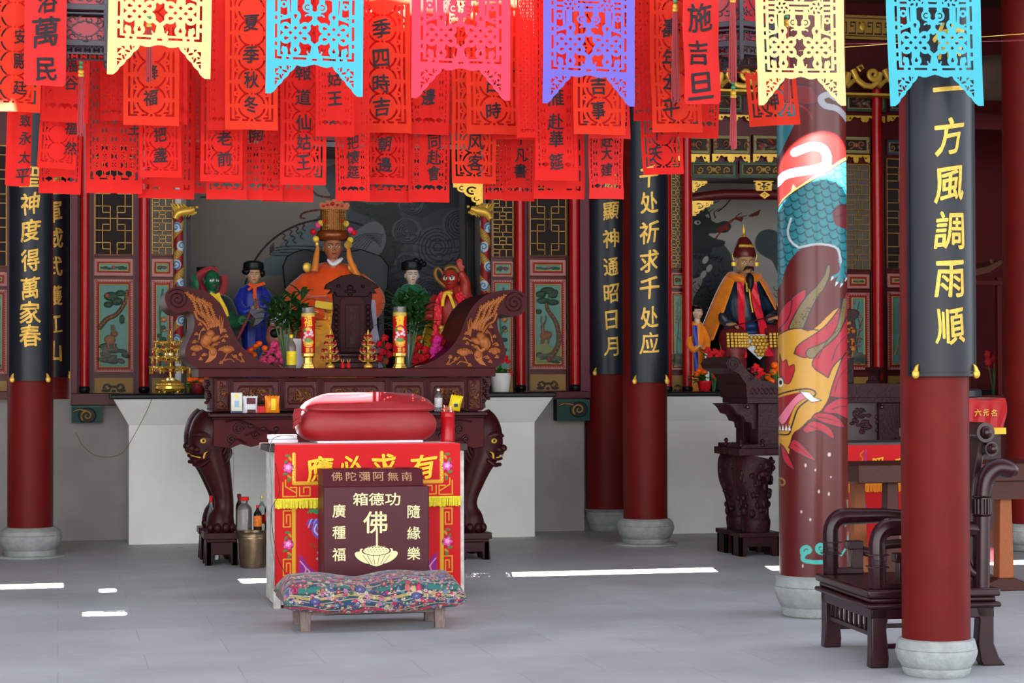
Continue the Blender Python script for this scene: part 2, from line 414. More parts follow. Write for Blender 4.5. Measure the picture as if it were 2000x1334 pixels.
# ================================================================ the setting
SB = 20.2
PB = 19.55
ZL = W(660, 768, PB).z
ROOF = 5.5
m_floor = mat('floor slabs', (128, 131, 138), 0.55, var=0.10, vscale=1.6, bump=0.12, bscale=30)
def floor_material():
 m = bpy.data.materials.new('grey stone slabs'); m.use_nodes = True
 nt = m.node_tree; nd = nt.nodes; lk = nt.links; bs = nd['Principled BSDF']
 tc = nd.new('ShaderNodeTexCoord')
 br = nd.new('ShaderNodeTexBrick'); br.inputs['Scale'].default_value = 1.0; br.inputs['Mortar Size'].default_value = 0.0035
 br.inputs['Brick Width'].default_value = 0.95; br.inputs['Row Height'].default_value = 0.62; br.inputs['Mortar Smooth'].default_value = 0.6
 br.inputs['Color1'].default_value = L4((182, 183, 185)); br.inputs['Color2'].default_value = L4((175, 177, 180)); br.inputs['Mortar'].default_value = L4((155, 156, 157))
 lk.new(tc.outputs['Object'], br.inputs['Vector'])
 n = nd.new('ShaderNodeTexNoise'); n.inputs['Scale'].default_value = 1.1; n.inputs['Detail'].default_value = 8; n.inputs['Roughness'].default_value = 0.62
 lk.new(tc.outputs['Object'], n.inputs['Vector'])
 r = nd.new('ShaderNodeMapRange'); r.inputs['From Min'].default_value = 0.3; r.inputs['From Max'].default_value = 0.72
 r.inputs['To Min'].default_value = 0.80; r.inputs['To Max'].default_value = 1.14; lk.new(n.outputs['Fac'], r.inputs['Value'])
 mx = nd.new('ShaderNodeVectorMath'); mx.operation = 'SCALE'; lk.new(br.outputs['Color'], mx.inputs[0]); lk.new(r.outputs[0], mx.inputs['Scale'])
 w = nd.new('ShaderNodeTexNoise'); w.inputs['Scale'].default_value = 0.9; w.inputs['Detail'].default_value = 3; w.inputs['Distortion'].default_value = 1.2
 mp = nd.new('ShaderNodeMapping'); mp.inputs['Scale'].default_value = (0.6, 1.8, 1); mp.inputs['Location'].default_value = (3.1, 1.7, 0)
 lk.new(tc.outputs['Object'], mp.inputs['Vector']); lk.new(mp.outputs[0], w.inputs['Vector'])
 r2 = nd.new('ShaderNodeMapRange'); r2.inputs['From Min'].default_value = 0.66; r2.inputs['From Max'].default_value = 0.74
 r2.inputs['To Min'].default_value = 1.0; r2.inputs['To Max'].default_value = 0.86; lk.new(w.outputs['Fac'], r2.inputs['Value'])
 mx2 = nd.new('ShaderNodeVectorMath'); mx2.operation = 'SCALE'; lk.new(mx.outputs[0], mx2.inputs[0]); lk.new(r2.outputs[0], mx2.inputs['Scale'])
 lk.new(mx2.outputs[0], bs.inputs['Base Color'])
 bs.inputs['Roughness'].default_value = 0.5
 n3 = nd.new('ShaderNodeTexNoise'); n3.inputs['Scale'].default_value = 45; lk.new(tc.outputs['Object'], n3.inputs['Vector'])
 b = nd.new('ShaderNodeBump'); b.inputs['Strength'].default_value = 0.15; b.inputs['Distance'].default_value = 0.004
 lk.new(n3.outputs['Fac'], b.inputs['Height']); lk.new(b.outputs[0], bs.inputs['Normal'])
 return m
m_plaster = mat('grey plaster', (150, 146, 140), 0.85, var=0.10, vscale=2.5)
m_dim = mat('dark lime plaster', (88, 82, 76), 0.9, var=0.12, vscale=2)
m_roofwood = mat('dark roof boards', (70, 40, 32), 0.8, var=0.2, vscale=3)
m_dkred = mat('oxblood lacquer', (76, 14, 17), 0.4, var=0.08, vscale=6)
m_plum = mat('plum lacquer', (92, 30, 42), 0.4, var=0.06, vscale=5)
m_red = mat('bright red lacquer', (170, 10, 16), 0.28, var=0.06, vscale=6, coat=0.3)
m_black = mat('black lacquer', (16, 16, 19), 0.35, spec=.15)
m_gold = mat('gold leaf paint', (205, 160, 62), 0.38, metal=0.35, var=0.12, vscale=30)
m_goldbar = mat('gilt lattice bar', (150, 110, 48), 0.42, metal=0.3, var=0.1, vscale=20)
m_goldflat = mat('old gold board', (158, 122, 58), 0.5, metal=0.2, var=0.15, vscale=10)
m_dark = mat('dark backing board', (30, 17, 15), 0.7, var=0.15, vscale=4)
m_greypane = mat('grey lattice backing', (92, 84, 76), 0.8, var=0.08, vscale=3)
m_col = mat('column red lacquer', (96, 17, 14), 0.5, var=0.12, vscale=5, spec=0.12)
m_stone = mat('drum stone', (150, 152, 148), 0.8, var=0.16, vscale=14, bump=0.5, bscale=60)
m_tile = mat('white altar tile', (222, 220, 212), 0.28, var=0.05, vscale=2.2)
m_mural = mat('painted wall', attr=True, rough=0.75, gain=.62)
m_paint = mat('oil painted lacquer', attr=True, rough=0.35, coat=0.3, var=0.05, vscale=9, spec=.3, gain=.8)
m_relief = mat('painted carving', attr=True, rough=0.5, var=0.06, vscale=25, gain=.72)
struct('floor', MB().box((-14, 9.42, -0.1), (20, 23, 0)), floor_material())
struct('floor_courtyard', MB().box((-14, -14, -0.1), (20, 9.42, 0)), mat('dark low-bounce floor', (66, 68, 68), 0.7, var=0.2, vscale=3))  # unseen courtyard floor, darkened to cut sun bounce into the hall
HALL_EDGE = 13.2; BLOCKER_Z = 11.0
hall = MB(); hall.box((-9, HALL_EDGE, ROOF), (15, 23, ROOF+0.15))
struct('ceiling', hall, m_roofwood)
SLOT_A = 15.66-BLOCKER_Z/SUN_SLOPE; SLOT_B = 16.04-BLOCKER_Z/SUN_SLOPE
blocker = MB(); holes = []  # unseen slab added to block the sun, holes let floor patches through
for u0, v0, u1, v1 in ((164, 1205, 240, 1190), (196, 1158, 222, 1150)):
 g0, g1 = G(u0, v0), G(u1, v1); dx, dy = SUN_X*BLOCKER_Z/SUN_SLOPE, BLOCKER_Z/SUN_SLOPE; xs2, ys2 = sorted((g0.x-dx, g1.x-dx)), sorted((g0.y-dy, g1.y-dy)); holes.append((xs2[0], ys2[0], xs2[1], min(ys2[1], ys2[0]+.28, SLOT_A-.06)))
gx = sorted([-14, 18]+[h[i] for h in holes for i in (0, 2)]); gy = sorted([5.0-BLOCKER_Z/SUN_SLOPE, SLOT_A]+[h[i] for h in holes for i in (1, 3)])
for xa, xb in zip(gx, gx[1:]):
 for ya, yb in zip(gy, gy[1:]):
  if not any(h[0] <= (xa+xb)/2 <= h[2] and h[1] <= (ya+yb)/2 <= h[3] for h in holes): blocker.box((xa, ya, BLOCKER_Z), (xb, yb, BLOCKER_Z+0.04))
blocker.box((-14, SLOT_B, BLOCKER_Z), (18, HALL_EDGE+(ROOF-BLOCKER_Z)/SUN_SLOPE+0.3, BLOCKER_Z+0.04))
for x in (-13.8, 17.8):
 for y in (-7.5, SLOT_A-0.3, SLOT_B+0.3, 6.5): blocker.box((x-0.12, y-0.12, 0), (x+0.12, y+0.12, BLOCKER_Z))
struct('sun_blocker', blocker, m_roofwood)
gap = MB()  # unseen boards added to mask lengths of the sun slot
def block_slot(x0, x1): gap.box((x0, SLOT_A-0.05, BLOCKER_Z+0.041), (x1, SLOT_B+0.05, BLOCKER_Z+0.07))
def slot_x(px, py):
 g = G(px, py); return g.x-SUN_X*(BLOCKER_Z/SUN_SLOPE)
for xa, xb in ((-14, -9), (slot_x(112, 1148)+0.02, slot_x(470, 1137)), (5.8-SUN_X*BLOCKER_Z/SUN_SLOPE, 7.2-SUN_X*BLOCKER_Z/SUN_SLOPE), (9, 18)):
 block_slot(xa, xb)
struct('slot_blocker', gap, m_roofwood)
struct('wall_left', MB().box((-6.4, 9, 0), (-6.2, 23, ROOF)), m_dim)
struct('wall_right', MB().box((9.9, 12, 0), (10.1, 23, ROOF)), m_dim)
zlw = W(200, 780, SB).z
struct('wall_back', MB().box((-6.4, SB+0.06, 0), (W(1143, 700, SB).x, SB+0.3, zlw)).box((W(1226, 700, SB).x, SB+0.06, 0), (10.1, SB+0.3, zlw)).box((W(1143, 700, SB).x, SB+0.25, 0), (W(1226, 700, SB).x, SB+0.3, zlw)), m_plaster)
def platform(px0, px1, end_r=True, label=''):
 zc = W(600, 778, PB).z; zk = W(600, 828, PB).z
 xl, xr = W(px0+30, 900, PB).x, W(px1-(32 if end_r else 0), 900, PB).x
 p = MB()
 n = max(2, round((xr-xl)/0.98)); ts = (xr-xl)/n
 for i in range(n):
  p.box((xl+i*ts+0.0015, PB+0.08, 0), (xl+(i+1)*ts-0.0015, SB+0.05, zk-0.001))
 yb = PB+0.08
 o = W(px0, 778, PB-0.02).x; q = W(px1, 778, PB-0.02).x if end_r else xr
 V = [(xl, yb, zk), (xr, yb, zk), (q, PB-0.02, zc), (o, PB-0.02, zc), (xl, SB+0.05, zk), (xr, SB+0.05, zk), (q, SB+0.05, zc), (o, SB+0.05, zc)]
 p.add(V, [(0, 1, 2, 3), (5, 4, 7, 6), (1, 5, 6, 2), (4, 0, 3, 7), (3, 2, 6, 7), (4, 5, 1, 0)])
 t = struct('wall_front', p, m_tile)
 s = MB(); s.box((o-0.03, PB-0.05, zc+0.001), (q+(0.03 if end_r else 0), SB+1.4, ZL))
 struct('ledge', s, m_black, t, bevel=0.012)
platform(222, 1080)
platform(1270, 2100, False)
NB = 21.35
def niche_wall(name, px0, px1, py0, py1, draw, nx, ny):
 pt, nx, ny = panel_paint(px0, py0, px1, py1, NB, (120, 112, 106), nx, ny)
 draw(pt)
 me = panel_mesh(name, pt, px0, py0, px1, py1, NB, nx, ny, (0, 0, 0))
 o = bpy.data.objects.new(name, me); COL.objects.link(o); o['kind'] = 'structure'; me.materials.append(m_mural)
 return o
def clouds(pt, u, v, r, turns, c1, c2, w=4):
 for k in range(turns):
  q = r*(1-k/turns)
  pt.spiral(u, v, q, w, c1, turns=1.0, a0=0.6*k, r0=0.72)
def mural_main(p):
 grey = (128, 118, 110)
 p.box(330, 330, 960, 790, grey)
 p.poly([(575, 790), (600, 560), (585, 470), (640, 400), (640, 330), (960, 330), (960, 790)], (74, 78, 84), sm=5)
 p.poly([(660, 330), (830, 330), (700, 372), (662, 400)], (40, 42, 42), sm=5)
 p.poly([(820, 430), (760, 410), (740, 380), (900, 330), (900, 400), (860, 410)], (62, 64, 68), sm=5)
 t = np.linspace(math.radians(150), math.radians(292), 30)
 p.stroke(np.stack([640+168*np.cos(t), 592+158*np.sin(t)], 1), 4, (34, 28, 26), sm=0)
 p.poly([(528, 500), (560, 470), (620, 440), (628, 520), (520, 545), (500, 530)], (100, 112, 116), sm=5)
 for (u, v) in ((547, 470), (560, 462), (572, 456), (584, 450), (552, 482), (566, 474), (580, 466)):
  p.stroke([(u, v-7), (u+5, v-3), (u+1, v+2), (u+6, v+7)], 2.6, (46, 40, 38))
 for k in range(4): p.stroke([(640, 488+6*k), (560, 487+6*k), (524, 492+4*k), (530, 482+k*4)], 2.2, (50, 46, 44))
 p.stroke([(632, 415), (605, 418), (585, 424), (582, 432), (589, 433)], 4, (88, 36, 30))
 p.stroke([(640, 392), (615, 388), (600, 374)], 4, (96, 40, 32))
 p.stroke([(390, 396), (430, 392), (470, 380)], 3, (60, 40, 36))
 p.stroke([(700, 400), (748, 420), (762, 470), (735, 520), (690, 560)], 46, (60, 60, 58), sm=6)
 for k in range(40):
  a = k/39; u = 700+60*math.sin(a*2.6)+rnd.uniform(-16, 16); v = 400+160*a+rnd.uniform(-6, 6)
  p.spiral(u, v, 5, 1.3, (40, 40, 40), turns=0.5, a0=rnd.uniform(0, 6))
 p.poly([(690, 455), (720, 438), (742, 446), (748, 478), (730, 505), (700, 492), (672, 480)], (112, 116, 118), sm=5)
 for k in range(7): p.stroke([(676+5*k, 478+3*k), (705+3*k, 462+2*k), (744-k, 462+4*k)], 1.6, (60, 62, 66))
 for (u, v, r) in ((852, 486, 40), (895, 440, 28), (790, 455, 24), (835, 575, 30), (905, 540, 30), (790, 520, 20), (800, 400, 22)):
  p.ell(u, v, r*1.25, r*1.05, (88, 92, 99))
  clouds(p, u, v, r*1.15, 5, (50, 53, 60), None, 3)
 for k in range(9):
  v = 470+14*k
  p.stroke([(760, v), (800, v-8+4*math.sin(k)), (850, v+4), (920, v-6+6*math.sin(2*k))], 2.0, (54, 57, 63))
 p.stroke([(700, 395), (730, 402), (760, 396), (790, 402)], 9, (70, 92, 92), w2=3); p.stroke([(715, 392), (745, 396)], 4, (140, 140, 134), w2=2)
niche_wall('wall_inner', 330, 962, 280, 800, mural_main, 420, 346)
def mural_right(p):
 p.box(1300, 290, 1720, 800, (180, 174, 166))
 dk = (74, 82, 82)
 p.stroke([(1350, 520), (1395, 505), (1400, 560), (1372, 620), (1395, 660)], 58, dk, sm=6)
 p.stroke([(1540, 640), (1548, 560), (1530, 500), (1500, 478)], 54, dk, sm=6)
 p.stroke([(1560, 500), (1600, 520), (1640, 470)], 40, dk, sm=6)
 p.poly([(1338, 500), (1340, 440), (1362, 424), (1384, 430), (1398, 440), (1418, 436), (1428, 446), (1420, 458), (1400, 460), (1384, 462), (1396, 470), (1416, 476), (1410, 486), (1392, 488), (1386, 500)], (52, 56, 56), sm=4); [p.poly([(1344+8*i, 500), (1338+8*i, 512+3*(i % 2)), (1352+8*i, 506)], (52, 56, 56)) for i in range(6)]; [p.poly([(1352+9*i, 434-3*i), (1346+10*i, 412-2*i), (1360+9*i, 428-2*i)], (60, 64, 64)) for i in range(4)]; p.stroke([(1372, 428), (1384, 408), (1404, 398)], 5, (70, 72, 70), w2=1.5)
 for k in range(6): p.stroke([(1352+9*k, 440-2*k), (1350+9*k, 420), (1360+9*k, 412)], 3.2, (46, 50, 50), w2=1)
 p.ell(1363, 440, 6, 4, (210, 206, 196)); p.ell(1364, 440, 2.5, 2.5, (20, 20, 20))
 for k in range(110):
  s = rnd.choice((0, 1)); t = rnd.random()
  u = (1350+rnd.uniform(0, 62)) if s == 0 else 1520+rnd.uniform(-8, 46); v = 500+150*t
  p.spiral(u, v, 6, 1.8, (34, 40, 42), turns=0.5, a0=PI*0.1, r0=0.9)
 for (u, v) in ((1378, 512), (1385, 528), (1374, 540)): p.ell(u, v, 5, 8, (200, 200, 196), rot=0.5)
 for pts in (((1400, 452), (1425, 440), (1440, 425), (1448, 420)), ((1398, 470), (1425, 436), (1458, 425))): p.stroke(pts, 3, (128, 42, 36), w2=1.5)
 p.poly([(1400, 455), (1420, 443), (1424, 452), (1408, 458)], (134, 44, 38)); p.poly([(1432, 432), (1452, 428), (1448, 438)], (134, 44, 38))
 p.poly([(1460, 425), (1485, 413), (1480, 425), (1465, 428)], (134, 44, 38))
 p.stroke([(1430, 390), (1415, 408), (1402, 418)], 2.4, (40, 36, 36))
niche_wall('wall_inner_right', 1330, 1680, 290, 800, mural_right, 280, 400)
def reveal(pxl, pxr, b0, b1, m, name, py0=280, py1=768):
 z0, z1 = ZL, W(pxl, py0, SB).z
 xl, xr = W(pxl, 500, SB).x, W(pxr, 500, SB).x
 o = MB(); o.box((xl-0.05, b0, z0), (xl, b1, z1)); o.box((xr, b0, z0), (xr+0.05, b1, z1)); o.box((xl-0.05, b0, z1), (xr+0.05, b1, z1+0.06))
 struct(name, o, m)
reveal(364, 940, SB+0.02, NB+0.02, mat('grey reveal', (104, 100, 98), 0.8), 'trim_2')
reveal(1350, 1652, SB+0.02, NB+0.02, m_dim, 'trim_3', 335)
fr = MB()
xl, xr = W(362, 500, SB).x, W(931, 500, SB).x
fr.box((xl, SB+0.05, ZL), (xl+0.055, SB+0.12, W(500, 300, SB).z)); fr.box((xr-0.045, SB+0.3, ZL), (xr+0.03, SB+0.36, W(500, 300, SB).z))
struct('trim_4', fr, m_black)
fw = MB()
def board(px0, py0, px1, py1, b0=SB+0.01, b1=SB+0.07):
 a, c = W(px0, py1, b0), W(px1, py0, b0); fw.box((a.x, b0, a.z), (c.x, b1, c.z))
TOPY = -120
for a, c in ((-300, 18), (140, 340), (957, 1143), (1226, 1350), (1650, 1960)): board(a, TOPY, c, 778)
board(-300, TOPY, 1143, 120, SB+0.03, SB+0.09); board(1226, TOPY, 2150, 120, SB+0.03, SB+0.09)
board(340, TOPY, 960, 270, SB+0.02, SB+0.08)
board(1350, TOPY, 1652, 338, SB+0.02, SB+0.08)
struct('wall_rear', fw, m_dkred)
sl = MB()
for (a, c, y0, y1) in ((138, 232, 768, 792), (1075, 1152, 764, 778), (-300, 20, 764, 782)):
 p, q = W(a, y1, SB-0.12), W(c, y0, SB-0.12); sl.box((p.x, SB-0.12, p.z), (q.x, SB+0.05, q.z))
struct('trim_5', sl, m_dkred, bevel=0.006)
# ================================================================ columns
BOARD_MAT = mat('couplet board lacquer', (19, 22, 30), 0.42, var=0.12, vscale=4, coat=0.1)
m_letter = mat('gilded lettering', (190, 150, 64), 0.42, metal=0.3, var=0.18, vscale=60)
def stone_profile(rb, rt, h):
 P = [(rb*0.74, 0.0), (rb*0.80, 0.012), (rb*0.84, h*0.20), (rb*0.845, h*0.235), (rb*0.83, h*0.245), (rb*0.855, h*0.26)]
 P += [(rb*0.94, h*0.42), (rb*0.99, h*0.58), (rb, h*0.68), (rb*0.985, h*0.72), (rb*0.97, h*0.725), (rb*0.985, h*0.74), (rb*0.96, h*0.86), (rt*1.12, h*0.97), (rt*1.06, h), (rt*0.9, h)]
 return P
def column(c, r, rb, h, label, slab=None, top=None):
 t = thing('red_column', label, 'column', (c.x, c.y, 0))
 s = MB(); s.lathe([(r, h-0.01), (r, 2.0), (r*0.985, 3.2), (r*0.97, (top or ROOF)-0.002)], (c.x, c.y, 0), 72)
 sh = part('shaft', s, m_col, t)
 b = MB(); b.lathe(stone_profile(rb, r, h), (c.x, c.y, 0), 64)
 part('stone_base', b, m_stone, t, label='grey stone drum base')
 if slab:
  q = MB(); q.lathe([(slab, 0.0), (slab, 0.012), (slab*0.97, 0.018)], (c.x, c.y, 0), 48); part('base_slab', q, m_stone, t)
 return t, sh
def couplet(c, r, half, zb, zt, chars, label, rot=0.0, w=0.15, hooks=True, u0=0.0, out=0.012, th=0.018):
 t = thing('couplet_board', label, 'couplet board', (c.x, c.y-r, zb), group='black couplet boards')
 A = np.linspace(-half, half, 41)+rot
 R0 = r+0.003; R1 = r+out+th
 mb = MB(); nz = 2
 ring = [(R1*math.sin(a), -R1*math.cos(a)) for a in A]+[(R0*math.sin(a), -R0*math.cos(a)) for a in A[::-1]]
 mb.prism([(c.x+x, c.y+y) for x, y in ring], zb, zt, axis='z')
 part('board', mb, BOARD_MAT, t)
 rm = MB(); Rr = R1+0.008
 def arc(a0, a1, z0, z1, Ra=R1-0.002, Rb=Rr, n=24):
  B = np.linspace(a0, a1, n)
  rg = [(Rb*math.sin(a), -Rb*math.cos(a)) for a in B]+[(Ra*math.sin(a), -Ra*math.cos(a)) for a in B[::-1]]
  rm.prism([(c.x+x, c.y+y) for x, y in rg], z0, z1, axis='z')
 d = 0.012/r
 arc(A[0], A[0]+d, zb, zt, n=3); arc(A[-1]-d, A[-1], zb, zt, n=3); arc(A[0], A[-1], zb, zb+0.012); arc(A[0], A[-1], zb+0.022, zb+0.027)
 part('rim', rm, BOARD_MAT, t)
 def place(u, z, o):
  a = rot+(u0+u)/R1; Rq = R1+0.003+o*0.01
  return np.stack([c.x+Rq*np.sin(a), c.y-Rq*np.cos(a), z], -1)
 items = [(ch, 0.0, z, w*(1.0 if ch not in '一' else 0.95), w*1.14 if ch not in '一' else w*1.1) for ch, z in chars]
 lt = letters(items, place, bold=0.022, ext=0.12, step=0.12)
 part('lettering', lt, m_letter, t, label='raised gold characters')
 if hooks:
  for sgn in (-1, 1):
   a = rot+sgn*(half*0.78); h = MB()
   p = np.array([c.x+(Rr+0.008)*math.sin(a), c.y-(Rr+0.008)*math.cos(a), zb+0.012])
   k = r/0.177
   h.ball(p, (0.021*k, 0.012, 0.024*k), 12, 8); h.tube([p+np.array([0, 0, 0.015]), p+np.array([-0.006*sgn, 0, 0.036*k]), p+np.array([-0.015*sgn, 0, 0.05*k])], [0.013*k, 0.009*k, 0.002], 8, smooth=3)
   part('hook', h, m_gold, t, label='gilt leaf-shaped hook')
 return t
def zs(px, ys, b): return [W(px, y, b).z for y in ys]
cF = G(1829, 1318); RF = 0.1765
colF, _ = column(cF, RF, 0.212, 0.195, 'red lacquered column nearest the camera, in front of the rosewood armchair', top=4.5)
couplet(cF, RF, math.radians(63), W(1840, 735, cF.y-RF).z, 4.2, list(zip('保佑一方風調雨順', [4.08]+zs(1850, (78, 172, 266, 360, 450, 545, 637), cF.y-RF-0.02))),
  'black couplet board on the nearest red column, gold writing about wind and rain', w=0.165)
cI = G(1261, 1063); RI = 42*mpp(1261, cI.y)*0.985
column(cI, RI, 0.268, 0.245, 'thicker and nearer of the two red columns right of the main shrine', 0.3)
couplet(cI, RI, math.radians(49), W(1262, 747, cI.y-RI).z, 4.4, list(zip('千处祈求千处应', zs(1266, (345, 396, 454, 510, 563, 620, 670), cI.y-RI))),
  'black couplet board on the column right of the main shrine, gold simplified characters', w=0.176, u0=-0.02)
cO = G(1184, 1036); RO = 38*mpp(1184, cO.y)
column(cO, RO, 0.205, 0.225, 'slimmer red column set into the screen wall right of the main shrine')
couplet(cO, RO, math.radians(52), W(1177, 731, cO.y-RO).z, 4.4, list(zip('威顯神通昭日月', zs(1177, (358, 412, 466, 521, 573, 625, 677), cO.y-RO))),
  'black couplet board on the slim rear column, gold characters ending in sun and moon', w=0.16)
cL = G(59, 1087); RL = 45*mpp(59, cL.y)
column(cL, RL, 0.275, 0.262, 'red column at the left edge, standing on a wide grey drum', 0.3)
couplet(cL, RL, math.radians(50), W(58, 744, cL.y-RL).z, 4.4, list(zip('聖神度得萬家春', zs(56, (345, 398, 450, 508, 563, 611, 656), cL.y-RL))),
  'black couplet board on the left edge column, gold characters ending in spring', w=0.165)
cM = G(104, 1047); RM = 37*mpp(104, cM.y)
column(cM, RM, 0.235, 0.24, 'red column half hidden behind the left edge column')
couplet(cM, RM, math.radians(56), W(106, 737, cM.y-RM).z, 4.4, list(zip('靈軍威武護江山', zs(106, (362, 415, 466, 520, 577, 633, 686), cM.y-RM))),
  'black couplet board on the half hidden left column, gold characters ending in river and mountain', w=0.17)
cR = G(2012, 1075);
column(cR, 0.225, 0.28, 0.25, 'dark red column cut off by the right edge of the view')
cD = G(1590, 1203); RD = 64*mpp(1590, cD.y)*0.99
dt, dsh = column(cD, RD, 0.256, 0.272, 'thick red column painted with a green dragon and its yellow head')
bpy.data.objects.remove(dsh)
def dragon_column():
 vd = math.atan2(cD.x, cD.y)
 nu, nv = 300, 860; zb, zt = 0.262, ROOF-0.002
 A = np.linspace(0, 2*PI, nu, endpoint=False); Zv = np.concatenate([np.linspace(zb, 3.55, nv-1), [zt]])
 AA, ZZ = np.meshgrid(A, Zv)
 V = np.stack([cD.x+RD*np.sin(AA), cD.y-RD*np.cos(AA), ZZ], -1).reshape(-1, 3)
 rel = (AA+vd+PI) % (2*PI)-PI
 rp = 64.0; PXu = 1590+rp*np.where(np.abs(rel) < PI/2, np.sin(rel), np.sign(rel)*(1+(np.abs(rel)-PI/2)))
 q = np.array([pix((cD.x-RD*math.sin(vd), cD.y-RD*math.cos(vd), z))[1] for z in Zv]); PYv = np.repeat(q, nu)
 p = Paint(PXu.ravel(), PYv, (94, 20, 18))
 ink = (40, 30, 44); teal = (42, 128, 138); dteal = (22, 58, 70)
 p.poly([(1500, 130), (1560, 200), (1562, 235), (1530, 300), (1500, 330)], teal)
 p.poly([(1545, 160), (1590, 168), (1610, 200), (1575, 205), (1555, 190)], (120, 30, 34), line=ink, lw=2)
 p.stroke([(1552, 196), (1580, 212), (1592, 232)], 5, (150, 36, 40), w2=1)
 p.stroke([(1660, 228), (1640, 208), (1612, 204), (1610, 190), (1626, 184)], 13, (150, 146, 152), line if False else None) if False else None
 p.stroke([(1664, 236), (1640, 212), (1615, 206), (1608, 192), (1622, 184), (1634, 190)], 15, ink)
 p.stroke([(1664, 236), (1640, 212), (1615, 206), (1608, 192), (1622, 184), (1634, 190)], 12, (158, 154, 160))
 p.stroke([(1526, 352), (1545, 338), (1600, 330), (1618, 316), (1612, 292), (1590, 286), (1560, 296)], 19, ink)
 p.stroke([(1526, 352), (1545, 338), (1600, 330), (1618, 316), (1612, 292), (1590, 286), (1560, 296)], 16, (166, 160, 156))
 body = [(1500, 450), (1535, 392), (1580, 360), (1625, 332), (1665, 300), (1700, 300), (1700, 545), (1642, 520), (1640, 490), (1632, 482), (1600, 476), (1575, 482), (1548, 510), (1528, 560), (1500, 600)]
 frill = [(1505, 430), (1536, 385), (1552, 372), (1556, 358), (1562, 366), (1600, 340), (1618, 326), (1622, 315), (1628, 322), (1660, 296), (1700, 280), (1700, 330), (1620, 352), (1540, 400), (1505, 460)]
 p.poly(frill, (180, 120, 48), line=ink, lw=1.5)
 p.poly(body, teal, sm=5)
 k0 = p.C.copy(); m = np.zeros(p.n, bool)
 t2 = Paint(p.U, p.V, (0, 0, 0)); t2.poly(body, (255, 255, 255), sm=5); m = t2.C[:, 0] > 0.5
 su, sv = 17.0, 14.0
 ang = -0.38; ur = (p.U-1590)*math.cos(ang)-(p.V-420)*math.sin(ang); vr = (p.U-1590)*math.sin(ang)+(p.V-420)*math.cos(ang)
 row = np.floor(vr/sv); best = np.full(p.n, 99.0)
 for dr in (0, -1):
  rr = row+dr; off = (rr % 2)*su/2
  cu = (np.floor((ur-off)/su)+0.5)*su+off; cv = rr*sv
  d = np.hypot((ur-cu)/(su*0.56), (vr-cv)/(sv*1.05)); e = np.abs(d-1)*sv
  ok = (vr > cv); best = np.where(ok, np.minimum(best, e), best)
 ln = np.clip(1.5-best*0.75, 0, 1)*m
 tone = 0.93+0.12*((np.floor(ur/su)*7+row*3) % 5)/5
 p.C = np.where(m[:, None], p.C*tone[:, None], p.C)
 p.C = p.C*(1-ln[:, None])+lin(dteal)*ln[:, None]
 p.stroke([(1500, 450), (1535, 392), (1580, 360), (1625, 332), (1665, 300)], 2.5, ink)
 p.stroke([(1552, 425), (1546, 450), (1552, 470), (1566, 483)], 4, (196, 200, 196)); p.stroke([(1566, 483), (1600, 477), (1632, 482), (1641, 500), (1644, 540)], 4.5, (170, 178, 182))
 p.ell(1648, 420, 20, 24, (112, 34, 44)); p.stroke([(1628, 412), (1650, 398), (1670, 420)], 2, ink); p.stroke([(1632, 424), (1655, 412)], 1.5, ink)
 for k, (a, b) in enumerate(((1624, 548), (1632, 558), (1641, 560), (1650, 548))):
  p.stroke([(1645, 515), (1645-4+k*2, 532), (a+3, b-6)], 5.5, teal); p.stroke([(a+3, b-6), (a, b)], 4, (206, 212, 210), w2=1)
 horn = (122, 102, 62)
 def flame(pts, c=(178, 36, 52), lw=2.2):
  p.poly(pts, c, sm=5, line=None); p.stroke(np.vstack([pts, pts[:1]]), lw, ink, sm=5)
 flame([(1528, 640), (1545, 590), (1578, 565), (1572, 600), (1556, 632), (1540, 650)])
 flame([(1520, 650), (1532, 605), (1552, 585), (1546, 620)])
 p.stroke([(1620, 518), (1616, 540), (1604, 562), (1590, 580), (1575, 605), (1560, 640)], 7, ink, w2=29); p.stroke([(1620, 520), (1616, 540), (1604, 562), (1590, 580), (1575, 605), (1560, 640)], 4, horn, w2=24)
 for k in range(46):
  t = rnd.random(); p.ell(1606-46*t+rnd.uniform(-6, 6)*(.3+t), 570+66*t, 1.0, 1.3, (60, 48, 30))
 head = [(1500, 660), (1525, 650), (1560, 640), (1590, 645), (1640, 600), (1665, 640), (1655, 690), (1648, 740), (1628, 760), (1612, 790), (1600, 806), (1580, 822), (1568, 835), (1552, 850), (1546, 885), (1540, 900), (1530, 872), (1515, 880), (1500, 900)]
 p.poly(head, (204, 148, 50), sm=4); p.stroke([(1520, 656), (1548, 643), (1575, 641), (1600, 645)], 2.5, ink)
 flame([(1556, 690), (1566, 672), (1610, 640), (1640, 600), (1655, 570), (1664, 640), (1630, 668), (1600, 690), (1575, 698)])
 p.stroke([(1648, 585), (1640, 640), (1620, 672), (1588, 690)], 10, ink, w2=22); p.stroke([(1650, 585), (1640, 640), (1620, 672), (1588, 690)], 7, horn, w2=18)
 for k in range(22): t = rnd.random(); p.ell(1646-52*t+rnd.uniform(-5, 5), 600+84*t, 1, 1.2, (60, 48, 30))
 flame([(1618, 738), (1590, 715), (1600, 690), (1635, 655), (1662, 610), (1672, 700), (1640, 735), (1645, 700), (1628, 715)])
 flame([(1620, 775), (1630, 740), (1650, 690), (1672, 700), (1672, 775), (1645, 778)])
 flame([(1608, 812), (1612, 795), (1640, 778), (1675, 790), (1675, 830), (1650, 818), (1630, 808)])
 flame([(1588, 815), (1600, 806), (1630, 812), (1648, 836), (1610, 826)]); flame([(1570, 838), (1590, 822), (1620, 835), (1628, 858), (1600, 842), (1578, 846)])
